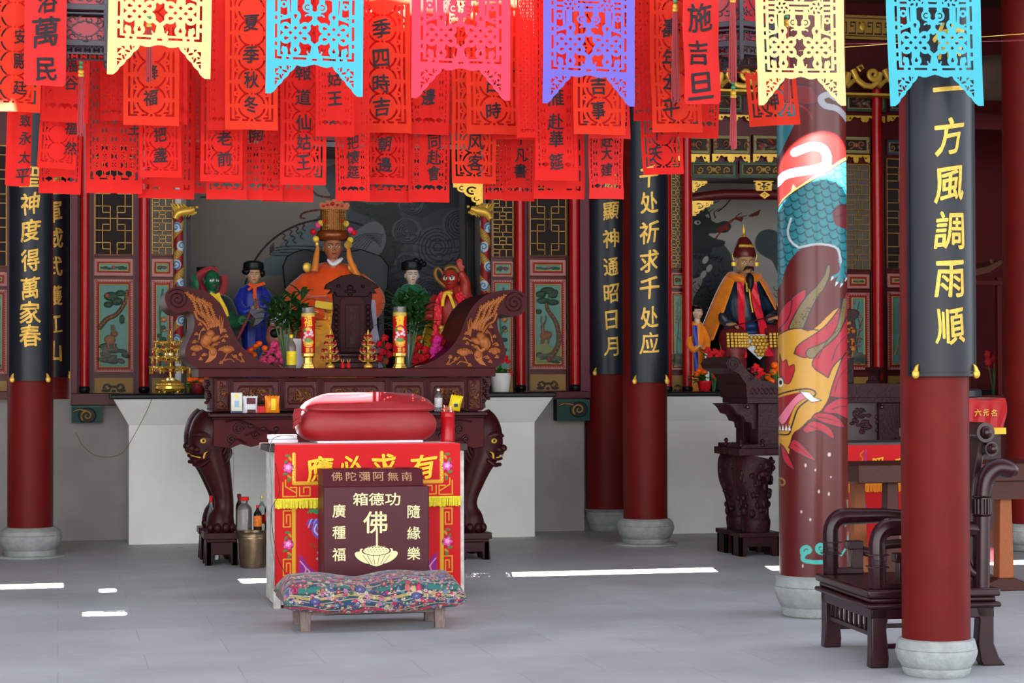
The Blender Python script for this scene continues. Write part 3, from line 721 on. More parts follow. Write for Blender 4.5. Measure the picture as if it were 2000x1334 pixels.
 flame([(1545, 875), (1556, 858), (1580, 880), (1594, 900), (1566, 888)]); flame([(1530, 868), (1540, 880), (1556, 918), (1536, 902)])
 for a, b, c, d in ((1600, 700, 1640, 640), (1625, 705, 1655, 650), (1630, 765, 1655, 715), (1625, 800, 1660, 795), (1600, 815, 1640, 826), (1585, 832, 1615, 848), (1556, 868, 1585, 892)):
  p.stroke([(a, b), ((a+c)/2-4, (b+d)/2-3), (c, d)], 1.8, ink, w2=0.8)
 flame([(1530, 690), (1534, 706), (1542, 702), (1546, 715), (1556, 712), (1556, 728), (1545, 750), (1530, 735)], (184, 40, 44), 1.6)
 p.ell(1530, 747, 6, 9, (232, 228, 214)); p.ell(1531, 747, 3, 4.5, (20, 18, 20)); p.stroke([(1524, 738), (1534, 736), (1538, 748)], 2, ink)
 p.stroke([(1500, 790), (1530, 770), (1570, 760), (1590, 762), (1594, 772), (1575, 786), (1562, 800), (1552, 830), (1546, 848), (1530, 850), (1500, 850)], 3, ink)
 p.poly([(1500, 792), (1530, 776), (1568, 766), (1584, 768), (1568, 782), (1556, 796), (1546, 826), (1540, 838), (1500, 840)], (150, 30, 40), sm=4)
 p.poly([(1524, 820), (1545, 790), (1566, 768), (1580, 774), (1560, 790), (1548, 812), (1535, 830)], (226, 120, 140), sm=5, line=ink, lw=1)
 p.poly([(1566, 764), (1584, 766), (1592, 776), (1606, 782), (1588, 786), (1576, 776)], (238, 236, 226), line=ink, lw=1.4)
 for k in range(4): p.poly([(1526+6*k, 842), (1529+6*k, 828), (1532+6*k, 842)], (238, 234, 220), line=ink, lw=0.8)
 p.spiral(1531, 945, 12, 4, (150, 118, 60), turns=1.3, a0=2.0)
 p.stroke([(1578, 1078), (1570, 1088), (1575, 1096), (1600, 1098), (1630, 1096)], 8, (74, 182, 168)); p.spiral(1578, 1076, 11, 7, (74, 182, 168), turns=1.1, a0=2.2, cw=1, w2=6)
 p.spiral(1604, 1070, 11, 7, (74, 182, 168), turns=1.1, a0=1.2, w2=6); p.stroke([(1655, 1045), (1650, 1070), (1640, 1086)], 4, (74, 182, 168))
 p.stroke([(1652, 980), (1654, 1010), (1648, 1030)], 3, (120, 130, 110))
 for (u, v) in ((1594, 918), (1618, 888), (1600, 960), (1618, 965), (1568, 1000), (1576, 909), (1620, 888), (1584, 1015), (1570, 1106), (1622, 932)): p.ell(u, v, 1.6, rnd.uniform(1.5, 4), (214, 196, 186))
 me = grid_mesh('shaft', V-np.array((cD.x, cD.y, 0)), nu, nv, p.C, close=True)
 part('shaft', me, m_paint, dt)
dragon_column()
# ================================================================ hanging cut papers, calligraphy sheets, lanterns
def paper_mat(name, c, tr=0.2): return mat(name, c, 0.75, translucent=tr, spec=0.25, var=0.05, vscale=5)
P_RED = paper_mat('red paper', (210, 27, 20)); P_ORANGE = paper_mat('orange red paper', (220, 48, 22)); P_PINK = paper_mat('pinkish red paper', (212, 40, 38))
P_CYAN = paper_mat('turquoise paper', (72, 172, 190)); P_YEL = paper_mat('pale yellow paper', (228, 200, 136)); P_ROSE = paper_mat('rose paper', (226, 60, 84)); P_PURP = paper_mat('violet paper', (104, 94, 190))
m_ink = mat('brush ink', (26, 22, 30), 0.6, var=0.2, vscale=40)
mn, mx = np.minimum, np.maximum
def circ(u, v, a, b, r): return r-np.hypot(u-a, v-b)
def rect(u, v, a, b, c, d): return mn(mn(u-a, c-u), mn(v-b, d-v))
def seg(u, v, a, b, c, d, w):
 dx, dy = c-a, d-b; t = np.clip(((u-a)*dx+(v-b)*dy)/(dx*dx+dy*dy), 0, 1)
 return w/2-np.hypot(u-a-t*dx, v-b-t*dy)
def elli(u, v, a, b, p, q, rot):
 x, y = u-a, v-b; c, s = math.cos(rot), math.sin(rot); x, y = x*c+y*s, -x*s+y*c
 return (1-np.hypot(x/p, y/q))*min(p, q)
def arcst(u, v, a, b, r, w, a0, a1):
 an = np.arctan2(v-b, u-a); mid = (a0+a1)/2; d = np.abs((an-mid+PI) % (2*PI)-PI)
 return np.where(d < (a1-a0)/2, w/2-np.abs(np.hypot(u-a, v-b)-r), -0.01)
def field_banner(U, V):
 u = np.abs(U); v = V
 sc = 0.012*np.abs(np.sin(v*PI/0.075))
 inner = 0.445-(v)*(0.257/0.300)-sc
 low = np.where(v < 0.300+0.012*np.cos(u*PI/0.115)*(u < 0.2), u-inner, 1.0)
 f = mn(0.5-u, low); f = mn(f, v+0.0*u)
 f = mn(f, np.where(v > 0, 1, -1))
 H = np.full_like(u, -1.0)
 for a, b in ((0.455, 0.362), (0.497, 0.537), (0.576, 0.72), (0.765, 0.805), (0.845, 1.0), (1.04, 1.08), (1.12, 1.3), (1.34, 1.38), (1.42, 1.6)):
  H = mx(H, rect(u, v, 0.385, min(a, b), 0.409, max(a, b)))
 H = mx(H, rect(u, v, 0.335, 0.362, 0.409, 0.386)); H = mx(H, rect(u, v, 0.262, 0.362, 0.292, 0.384)); H = mx(H, rect(u, v, 0.082, 0.362, 0.222, 0.384)); H = mx(H, rect(u, v, -0.03, 0.356, 0.026, 0.376))
 op = mn(0.352-u, mn(v-0.408, 1.7-v))
 st = np.full_like(u, -1.0); ho = np.full_like(u, -1.0); kx, ky = 0.198, 0.635
 for (dx, dy) in ((-.1, .058), (.1, .052), (-.1, -.055), (.1, -.058)):
  st = mx(st, circ(u, v, kx+dx, ky+dy, 0.058)); st = mx(st, seg(u, v, kx, ky, kx+dx, ky+dy, 0.085))
  ho = mx(ho, mx(circ(u, v, kx+dx, ky+dy, 0.0165), elli(u, v, kx+dx*0.86, ky+dy*0.93, 0.018, 0.009, 0)))
 st = mx(st, 0.105-(np.abs(u-kx)+np.abs(v-ky)))
 for sg in (1, -1):
  st = mx(st, circ(u, v, kx, ky+sg*0.178, 0.056)); st = mx(st, seg(u, v, kx-0.02, ky+sg*0.06, kx+0.0, ky+sg*0.16, 0.062)); st = mx(st, seg(u, v, kx+0.02, ky+sg*0.06, kx+0.0, ky+sg*0.16, 0.062))
  ho = mx(ho, mx(circ(u, v, kx, ky+sg*0.178, 0.017), seg(u, v, kx, ky+sg*0.178, kx, ky+sg*0.155, 0.014)))
 for dx, dy in ((0, .052), (-.051, 0), (.051, 0), (0, -.052)): ho = mx(ho, 0.019-(np.abs(u-kx-dx)*0.9+np.abs(v-ky-dy)))
 st = mx(st, seg(u, v, 0, 0.42, 0.06, 0.41, 0.03)); st = mx(st, seg(u, v, 0.0, 0.48, 0.03, 0.40, 0.036)); st = mx(st, seg(u, v, 0.012, 0.52, 0.03, 0.44, 0.03))
 st = mx(st, arcst(u, v, 0.052, 0.445, 0.022, 0.014, -2.6, 0.4)); st = mx(st, seg(u, v, 0.01, 0.51, 0.09, 0.575, 0.04))
 st = mx(st, seg(u, v, 0, 0.74, 0.0, 0.84, 0.05)); st = mx(st, seg(u, v, 0.0, 0.78, 0.10, 0.69, 0.036)); st = mx(st, seg(u, v, 0.01, 0.83, 0.075, 0.89, 0.05))
 st = mx(st, circ(u, v, 0.075, 0.905, 0.052)); ho = mx(ho, arcst(u, v, 0.075, 0.905, 0.024, 0.011, -2.4, 2.4)); st = mx(st, arcst(u, v, 0.07, 0.80, 0.03, 0.016, 0.3, 2.6))
 st = mx(st, seg(u, v, 0.075, 0.94, 0.075, 1.02, 0.06)); st = mx(st, seg(u, v, kx, 0.86, kx, 1.0, 0.04)); st = mx(st, seg(u, v, 0.264, 0.80, 0.274, 0.98, 0.03))
 st = mx(st, seg(u, v, 0.264, 0.80, 0.355, 0.77, 0.03)); st = mx(st, circ(u, v, 0.318, 0.925, 0.038)); ho = mx(ho, circ(u, v, 0.318, 0.925, 0.014)); st = mx(st, arcst(u, v, 0.31, 0.85, 0.046, 0.02, 2.4, 5.6))
 st = mx(st, seg(u, v, 0.30, 0.40, 0.30, 0.455, 0.05)); st = mx(st, circ(u, v, 0.315, 0.455, 0.028)); st = mx(st, circ(u, v, 0.322, 0.48, 0.016)); st = mx(st, circ(u, v, 0.295, 0.475, 0.014)); ho = mx(ho, rect(u, v, 0.33, 0.425, 0.342, 0.437))
 for c in (1.005, 1.06, 1.115, 1.40): st = mx(st, 0.017-np.abs(v-c))
 st = mx(st, circ(u, v, kx, 1.06, 0.085));
 for k in range(6): ho = mx(ho, elli(u, v, kx+0.052*math.cos(k*PI/3), 1.06+0.052*math.sin(k*PI/3), 0.02, 0.011, k*PI/3+0.7))
 ho = mx(ho, circ(u, v, kx, 1.06, 0.012))
 st = mx(st, seg(u, v, 0.02, 1.115, 0.10, 1.25, 0.04)); st = mx(st, seg(u, v, 0.10, 1.25, 0.02, 1.4, 0.04)); st = mx(st, circ(u, v, kx+.03, 1.26, 0.09)); ho = mx(ho, circ(u, v, kx+.03, 1.26, 0.05)); st = mx(st, circ(u, v, kx+.03, 1.26, 0.03)); st = mx(st, 0.017-np.abs(u-kx-.03))
 st = mx(st, seg(u, v, 0.264, 1.115, 0.264, 1.4, 0.02))
 H = mx(H, mx(mn(op, -st), mn(op, ho)))
 br = mn(mn(0.409-u, 0.290-v), u-(inner+0.035))
 lf = np.full_like(u, -1.0)
 for a, b, r in ((0.275, 0.275, 1.4), (0.305, 0.238, 0.3), (0.345, 0.178, 1.2), (0.385, 0.155, 0.1)): lf = mx(lf, elli(u, v, a, b, 0.026, 0.011, r))
 for a, b, c, d, e, g in ((0.335, 0.285, 0.372, 0.285, 0.335, 0.252), (0.362, 0.262, 0.405, 0.262, 0.405, 0.21), (0.365, 0.215, 0.405, 0.205, 0.375, 0.185), (0.378, 0.13, 0.405, 0.14, 0.405, 0.085), (0.235, 0.29, 0.258, 0.29, 0.25, 0.268), (0.31, 0.205, 0.333, 0.21, 0.33, 0.178)):
  t3 = np.full_like(u, 9.0); pts = [(a, b), (c, d), (e, g)]; ar = (c-a)*(g-b)-(e-a)*(d-b)
  for i in range(3):
   p, q = pts[i], pts[(i+1) % 3]; n = math.hypot(q[0]-p[0], q[1]-p[1]); t3 = mn(t3, ((q[0]-p[0])*(v-p[1])-(q[1]-p[1])*(u-p[0]))/n*np.sign(ar))
  lf = mx(lf, t3)
 H = mx(H, mn(lf, br+0.02))
 return mn(f, -H)
def edge(U, V): return mn(0.5-np.abs(U), V)
def field_A(U, V, step=0.46):
 u = np.abs(U); v = V; H = np.full_like(u, -1.0)
 c0 = 0.46; k = np.maximum(np.round((v-c0)/step), 0); dv = v-(c0+k*step); r = np.hypot(u, dv)
 an = np.abs(np.arctan2(np.abs(dv), u));
 H = mx(H, mn(0.018-np.abs(r-0.248), np.minimum(np.abs(an-0.0), np.abs(an-PI/2))*0.25-0.045))
 low = mn(v-0.215, 0.325-u); gap = mn(low, r-0.315); gap = mn(gap, 0.016+np.abs(dv)-0.05)
 hk = np.abs(np.abs(dv)-step/2); ring = 0.055-np.hypot(u-0.275, np.where(v > c0-step/2+0.02, hk, 9))
 gap = mn(gap, -ring); H = mx(H, gap); H = mx(H, mn(0.018-np.hypot(u-0.275, np.where(v > c0, hk, 9)), 1+0*u))
 sl = mn(0.02-np.abs(u-0.395), mn(v-0.165, np.abs(dv)-0.03)); H = mx(H, sl)
 row = 0.019-np.abs(v-0.183)
 H = mx(H, mn(row, mn(u-0.25, 0.413-u))); H = mx(H, mn(row, mn(u-0.07, 0.185-u))); H = mx(H, circ(u, v, 0, 0.183, 0.026))
 for du in (0.0, 0.075): H = mx(H, 0.02-np.hypot(u-du, np.where(v > c0, hk, 9)))
 return mn(edge(U, V), -H)
def field_B(U, V, wide=False, row=True):
 u = np.abs(U); v = V; p = 0.155; H = np.full_like(u, -1.0)
 k = np.floor((v-0.44)/p); dv = v-0.44-(k+0.5)*p
 cols = (0.30,) if not wide else (0.33, 0.17, 0.0)
 for i, c in enumerate(cols):
  du = u-c; r = np.hypot(du, dv); par = ((k+i) % 2 == 0)
  a = 0.013-np.hypot(np.abs(np.abs(du)-0.026), np.abs(np.abs(dv)-0.028)); a = mx(a, 0.011-r)
  b = mn(0.052-np.abs(du), mn(0.062-np.abs(dv), np.hypot(np.abs(du)-0.0, np.abs(dv)-0.062)-0.042)); b = mn(b, np.abs(du)-0.012)
  H = mx(H, np.where(par, a, b))
  H = mx(H, 0.014-np.hypot(np.abs(du)-0.0, np.abs(np.abs(dv)-p/2)*1.6))
 H = mx(H, mn(0.011-np.abs(u-0.415), np.abs(dv)-0.02)); H = mn(H, v-0.44)
 lw = 0.33+0.055*np.abs(np.sin(u*24)); H = mx(H, mn(mn(v-lw+0.045, 0.40-v+0.02*np.sin(u*31)), mn(0.42-u, np.abs(np.sin(u*16+0.5))*0.05-0.012)))
 if row:
  rw = 0.014-np.abs(v-0.265); H = mx(H, mn(rw, mn(u-0.12, 0.26-u))); H = mx(H, circ(u, v, 0, 0.265, 0.022)); H = mx(H, mn(rw, mn(u-0.36, 0.42-u))); H = mx(H, rect(u, v, 0.40, 0.25, 0.425, 0.36))
 return mn(edge(U, V), -H)
def field_key(U, V):
 u = np.abs(U); v = V; k = np.floor(v/0.3); dv = v-(k+0.5)*0.3
 H = mn(0.017-np.abs(u-0.40), 0.11-np.abs(dv)); H = mx(H, mn(0.014-np.abs(u-0.32), 0.05-np.abs(np.abs(dv)-0.06))); H = mn(H, v-0.16)
 H = mx(H, rect(u, v, 0.30, 0.17, 0.417, 0.20)); H = mx(H, rect(u, v, 0.12, 0.17, 0.24, 0.20))
 return mn(edge(U, V), -H)
def field_plain(U, V): return edge(U, V)+0.004*np.sin(V*60)*(np.abs(U) > 0.4)*0
FIELDS = {'A': (field_A, 84), 'B': (field_B, 84), 'Bn': (lambda a, b: field_B(a, b, False, False), 84), 'W': (lambda a, b: field_B(a, b, True), 96), 'K': (field_key, 60), 'P': (field_plain, 14), 'X': (field_banner, 200)}
def hang(pl, pr, bot, b, kind, m, chars, label, tilt=0.0, group='red cut-paper strips', top=-75, name='paper_strip', cat='paper strip', fold=0.012, wave=0.01, size=None, seed=None):
 if b > 11.3:
  mid = (pl+pr)/2
  if mid < 690 or mid > 1018: b -= 0.9; top = max(top, -40 if b < 11.3 else -15)
  else: b = 11.42+(b-11.6)*0.3
 o = W((pl+pr)/2, bot, b); w = W(pr, bot, b).x-W(pl, bot, b).x; k = mpp((pl+pr)/2, b); ht = (W((pl+pr)/2, top, b).z-o.z)
 f, nx = FIELDS[kind]; vt = ht/w; sd = seed if seed is not None else pl*0.37
 P, lp, st = cut_sheet(lambda U, V: mn(f(U, V), 1.0), -0.505, 0.505, -0.005, vt, nx, max(6, int(nx*vt)))
 c, s = math.cos(tilt), math.sin(tilt)
 def place(u, v, out):
  x = u*w; z = v*w
  y = fold*np.abs(u)*2-fold+wave*np.sin(3.0*v+sd+1.5*u)*np.clip(1.2-0.15*v, 0.3, 1)+0.004*np.sin(9*u+sd)
  X = o.x+x*c-(z-ht)*s; Z = o.z+x*s+(z-ht)*c+ht
  return np.stack([X, b+y-out, Z], -1)
 V = place(P[:, 0], P[:, 1], 0.0)-np.array(o)
 me = raw_mesh('sheet', V, lp, st, True); me.materials.append(m)
 sh = bpy.data.objects.new('sheet' if chars else name, me); COL.objects.link(sh)
 if not chars:
  sh.location = o; sh['label'] = label; sh['category'] = cat; sh['group'] = group; sh['kind'] = 'thing'; return sh
 t = thing(name, label, cat, tuple(o), group); sh.parent = t
 if chars:
  it = []
  for ch, px, py, sz in chars:
   q = W(px, py, b); dx, dz = q.x-o.x, q.z-o.z-ht; u, v = (dx*c+dz*s)/w, (-dx*s+dz*c+ht)/w
   it.append((ch, u, v, sz*k/w, sz*k/w*1.1))
  part('writing', letters(it, lambda u, v, q: place(u, v, 0.006+q*.02), bold=0.02, step=0.25), m_ink, t, label='black brush characters')
 return t
def col(txt, x, ys, sz): return [(c, x, y, sz) for c, y in zip(txt, ys)]
GB = 'coloured swallowtail cut-paper banners'
def banner(pl, pr, bot, m, label, tilt): hang(pl, pr, bot, 9.6, 'X', m, None, label, tilt, GB, top=-80, name='paper_banner', cat='paper banner', fold=-0.014, wave=0.006)
banner(214, 416, 150, P_YEL, 'pale yellow cut-paper banner beside the square lantern on the left', -0.02)
banner(522, 712, 186, P_CYAN, 'turquoise cut-paper banner hanging in front of many red strips', -0.012)
banner(805, 998, 194, P_ROSE, 'rose pink cut-paper banner with swallowtail ends', -0.004)
banner(1063, 1243, 205, P_PURP, 'violet cut-paper banner between the rose one and the pale lantern tassel', -0.012)
banner(1476, 1647, 206, P_YEL, 'pale yellow cut-paper banner in front of the dragon column', 0.022)
banner(1731, 1914, 207, P_CYAN, 'turquoise cut-paper banner in front of the nearest couplet board', 0.03)
GS = 'plain calligraphy sheets'
hang(49, 131, 168, 10.05, 'P', P_PINK, [('浴', 93, 4, 42), ('萬', 89, 63, 52), ('民', 90, 136, 42)], 'plain red sheet left of the square lantern, large characters ending in people', -0.01, GS, name='calligraphy_sheet', cat='calligraphy sheet', fold=0.004)
hang(1332, 1402, 203, 10.05, 'P', P_PINK, [('施', 1366, 34, 48), ('吉', 1363, 103, 42), ('旦', 1367, 168, 46)], 'plain red sheet left of the hexagonal lantern with three large characters', 0.02, GS, name='calligraphy_sheet', cat='calligraphy sheet', fold=0.004)
hang(22, 71, 364, 12.0, 'P', P_RED, [('致', 49, 236, 22), ('永', 49, 270, 24), ('太', 48, 308, 22), ('平', 44, 344, 26)], 'narrow plain red slip ending in great peace at the far left', -0.03, GS, name='calligraphy_sheet', cat='calligraphy sheet', fold=0.004)
r = lambda *a, **k: hang(*a, **k)
r(-22, 84, 219, 11.5, 'A', P_ORANGE, [('安', 40, 72, 26), ('殿', 40, 120, 30), ('廷', 39, 172, 26)], 'orange red medallion strip at the far left, half hidden by a plain sheet', tilt=-0.02)
r(241, 350, 245, 11.6, 'A', P_ORANGE, [('降', 297, 142, 26), ('福', 294, 191, 28)], 'orange red medallion strip below the left yellow banner, brushed with good fortune')
r(440, 543, 254, 11.6, 'A', P_ORANGE, col('夏季秋冬', 490, (46, 108, 156, 204), 30), 'orange red medallion strip of four season characters left of the turquoise banner')
r(690, 800, 260, 11.6, 'A', P_ORANGE, col('季四時吉', 744, (57, 115, 164, 210), 32), 'orange red medallion strip between the turquoise and rose banners', tilt=0.01)
r(911, 1016, 263, 11.6, 'A', P_ORANGE, col('日時', 962, (166, 218), 28), 'orange red medallion strip below the right tail of the rose banner')
r(1121, 1222, 263, 11.6, 'A', P_ORANGE, col('吉事', 1168, (168, 215), 30), 'orange red medallion strip below the violet banner, two characters showing')
r(1268, 1366, 259, 11.6, 'A', P_ORANGE, col('壽年本平', 1309, (56, 114, 163, 212), 32), 'orange red medallion strip behind the left tassel of the hexagonal lantern', tilt=0.02)
r(1456, 1556, 246, 12.0, 'A', P_ORANGE, [('神', 1504, 198, 30)], 'short orange red medallion strip touching the left side of the dragon column', tilt=0.07, top=140)
r(89, 180, 239, 11.78, 'Bn', P_RED, col('福谷', 138, (128, 163), 26), 'red flower-cut strip directly behind the green-beaded tassel', tilt=-0.03)
r(350, 366, 244, 11.72, 'P', P_RED, None, 'thin red paper edge peeping out right of the fortune strip')
r(404, 466, 255, 11.78, 'Bn', P_RED, None, 'red flower-cut strip at the left side of the four seasons strip')
r(617, 692, 267, 11.78, 'Bn', P_RED, col('仙姑王', 653, (108, 155, 193), 26), 'red flower-cut strip below the right tail of the turquoise banner')
r(799, 877, 263, 11.78, 'Bn', P_RED, [('邊', 836, 190, 28)], 'red flower-cut strip below the left tail of the rose banner')
r(963, 1043, 273, 11.78, 'Bn', P_RED, [('下', 1010, 150, 24)], 'red flower-cut strip between the rose and violet banners')
r(1150, 1231, 271, 11.74, 'Bn', P_PINK, None, 'red flower-cut strip just behind the strip of two characters below the violet banner')
r(1327, 1404, 270, 11.78, 'Bn', P_RED, None, 'red flower-cut strip whose foot shows below the three-character plain sheet')
r(95, 170, 331, 11.9, 'A', P_RED, col('福然', 138, (250, 290), 24), 'dark red medallion strip tilted below the green-beaded tassel', tilt=-0.06)
r(268, 350, 347, 11.9, 'A', P_RED, col('把盞', 313, (263, 303), 26), 'red medallion strip below the fortune strip', tilt=0.012)
r(396, 478, 355, 11.9, 'A', P_RED, col('老前', 438, (271, 311), 26), 'red medallion strip below the four seasons strip, two characters showing', tilt=-0.012)
r(548, 637, 361, 11.9, 'A', P_RED, col('報道仙姑王', 592, (142, 190, 240, 278, 318), 28), 'long red medallion strip below the turquoise banner, several characters showing')
r(712, 797, 361, 11.9, 'A', P_RED, col('朝邊', 751, (282, 322), 26), 'red medallion strip below the four hours strip, morning written on it')
r(883, 969, 359, 11.9, 'A', P_ORANGE, col('风客', 928, (278, 318), 28), 'orange red medallion strip of wind and guest below the rose banner')
r(1045, 1128, 353, 11.88, 'Bn', P_RED, col('雁赴華筵', 1085, (192, 238, 272, 316), 28), 'long red strip below the left tail of the violet banner, four characters')
r(1240, 1320, 341, 11.95, 'A', P_RED, [('下', 1282, 262, 24), ('天', 1280, 301, 24)], 'tilted red medallion strip in front of the couplet board right of the shrine', tilt=0.045)
r(84, 166, 379, 12.1, 'Bn', P_RED, None, 'lowest red flower-cut sheet at the left, in front of the half hidden column', tilt=-0.02)
r(168, 278, 378, 12.1, 'W', P_RED, [('王', 262, 252, 24)], 'wide red sheet of dense openwork in the lowest row at the left')
r(276, 386, 388, 12.18, 'K', P_RED, None, 'wide red sheet with key-fret slits left of the niche', tilt=-0.015)
r(403, 482, 390, 12.1, 'B', P_RED, None, 'lowest red sheet at the left end of the niche, below two brushed characters')
r(474, 552, 391, 12.14, 'W', P_RED, [('開', 500, 262, 28)], 'lowest red openwork sheet between two plainer ones left of the goddess')
r(512, 612, 394, 12.2, 'B', P_RED, col('道遊三界', 543, (190, 222, 310, 335), 22), 'lowest red sheet just left of the gap above the crown')
r(655, 722, 393, 12.1, 'Bn', P_RED, col('把懷筵', 689, (278, 308, 336), 24), 'lowest red sheet just right of the gap above the crown')
r(714, 806, 395, 12.16, 'B', P_RED, None, 'lowest red sheet with a row of slits behind the morning strip')
r(798, 878, 395, 12.1, 'Bn', P_RED, col('同赴會', 847, (278, 308, 338), 26), 'lowest red sheet above the raised red hand, three characters')
r(944, 998, 390, 12.16, 'W', P_RED, None, 'lowest red openwork sheet right of the golden bracket')
r(982, 1044, 393, 12.12, 'Bn', P_RED, col('下凡書', 1016, (272, 304, 334), 24), 'lowest red sheet with three characters left of the four-character strip')
r(1043, 1142, 389, 12.1, 'K', P_RED, None, 'lowest red sheet with key-fret slits above the right lattice panel')
r(1150, 1218, 389, 12.05, 'Bn', P_PINK, col('赴大建', 1184, (276, 300, 332), 22), 'lowest red flower-cut sheet hanging over the slim rear couplet board')
r(640, 664, 263, 12.0, 'P', P_RED, None, 'thin red paper edge left of the strip with morning on it', top=-75) if False else None
r(12, 60, 205, 11.95, 'W', P_RED, None, 'red openwork strip behind the far left medallion strip')
r(196, 246, 236, 11.95, 'W', P_RED, None, 'red openwork strip behind the left tail of the left yellow banner')
r(352, 402, 378, 12.24, 'W', P_RED, None, 'red openwork strip right of the wide key-fret sheet')
r(552, 622, 262, 12.0, 'W', P_RED, None, 'red openwork strip behind the left half of the turquoise banner')
r(868, 925, 260, 12.0, 'W', P_RED, None, 'red openwork strip behind the middle of the rose banner')
r(1060, 1132, 262, 12.0, 'W', P_RED, None, 'red openwork strip behind the left half of the violet banner')
r(1010, 1050, 269, 11.84, 'W', P_RED, None, 'slim red openwork strip left of the violet banner')
r(1230, 1282, 236, 11.85, 'W', P_RED, None, 'red openwork strip right of the violet banner', tilt=0.03)
def cord(name, p, q, r_, m, label, sag=0.03):
 mb = MB(); p, q = Vector(p), Vector(q); pts = [p.lerp(q, t)-Vector((0, 0, sag*4*t*(1-t))) for t in np.linspace(0, 1, 12)]
 mb.tube(pts, r_, 6); return solo(name, mb, m, label, 'cord', tuple(p))
m_cord = mat('yellow cord', (214, 176, 90), 0.7)
cord('hanging_cord', W(1560, 99, 12.05), W(2080, 60, 12.05), 0.0022, m_cord, 'thin yellow cord stretched past the nearest couplet board', 0.0)
cord('hanging_cord', W(1640, 86, 12.4), W(2080, 78, 12.4), 0.0012, mat('pink cord', (170, 90, 96), 0.7), 'thinner pink cord beside the yellow one', 0.0)
cord('hanging_cord', W(1409, 138, 10.5), W(1535, 152, 12.36), 0.0025, P_RED, 'thin red cord carrying the short strip at the dragon column', 0.0)
m_lwood = mat('lantern blackwood', (62, 58, 66), 0.35, coat=0.2); m_lred = mat('lantern red panel', (168, 22, 40), 0.25, coat=0.3, translucent=0.1)
m_tas = mat('dark red silk tassel', (158, 40, 46), 0.6, var=0.25, vscale=90, grain=(220, 220, 2), sheen=0.3); m_jade = mat('jade bead', (66, 150, 104), 0.25, coat=0.4)
def tassel(px, y0, y1, b, label, wpx=13, ybead=None, root=None):
 k = mpp(px, b); o = W(px, y0, b); e = W(px, y1, b); rr = wpx*k/2
 t = thing('lantern_tassel', label, 'tassel', tuple(o), 'lantern tassels')
 c = MB(); c.tube([o+Vector((0, 0, 30*k)), o], 0.0016, 6); part('string', c, m_tas, t)
 g = MB(); z = o.z
 for i in range(2): g.ball((o.x, o.y, z-(4+8.5*i)*k), (4.5*k, 4.5*k, 4.2*k), 10, 7)
 part('beads', g, m_jade, t, label='two jade green beads')
 q = MB(); q.lathe([(4.2*k, -33*k), (5.8*k, -32*k), (6.0*k, -28*k), (4.8*k, -26*k), (5.6*k, -24*k), (5.6*k, -21*k), (4.6*k, -19*k), (3*k, -17.5*k)], (o.x, o.y, z), 16); part('cap', q, m_gold, t, label='yellow ribbed cap')
 s = MB(); n = 26; L = o.z-e.z-31*k
 for i in range(n):
  a = 2*PI*i*0.382; q_ = math.sqrt((i+.5)/n); x, y = 0.7*rr*q_*math.cos(a), 0.7*rr*q_*math.sin(a)
  s.tube([(o.x+x*0.7, o.y+y*0.7, z-31*k), (o.x+x*1.1, o.y+y*1.1, z-31*k-L*0.5), (o.x+x*1.25+rnd.uniform(-1, 1)*k, o.y+y*1.25, e.z+rnd.uniform(-3, 7)*k)], rr*0.17, 5)
 part('fringe', s, m_tas, t, label='dark red silk fringe')
 return t
def fret(mb, P0, ex, ez, w, h, bar):
 P0, ex, ez = Vector(P0), Vector(ex), Vector(ez)
 def pt(u, v): return P0+ex*u+ez*v
 n = max(3, int(w/0.035))
 for i in range(n):
  for top in (0, 1):
   u = (i+0.5)*w/n; v = h*0.12 if not top else h*0.88; q = 0.42*w/n
   A = np.linspace(0, 1.5*PI, 9)+i*1.3
   mb.tube([pt(u+q*(1-0.5*t/9)*math.cos(a), v+(q if not top else q)*(1-0.5*t/9)*math.sin(a)) for t, a in enumerate(A)], bar, 5)
 m = max(2, int(h/0.05))
 for i in range(m):
  for sd in (0, 1):
   v = (i+0.5)*h/m; u = w*0.07 if not sd else w*0.93; q = 0.4*h/m
   A = np.linspace(0, 1.5*PI, 9)+i*1.3+sd
   mb.tube([pt(u+q*0.7*math.cos(a), v+q*math.sin(a)) for a in A], bar, 5)
 A = np.linspace(0, 2*PI, 25)
 mb.tube([pt(w/2+w*0.40*math.cos(a)*(1-0.12*abs(math.sin(2*a))), h/2+h*0.36*math.sin(a)*(1-0.1*abs(math.sin(2*a)))) for a in A], bar, 5)
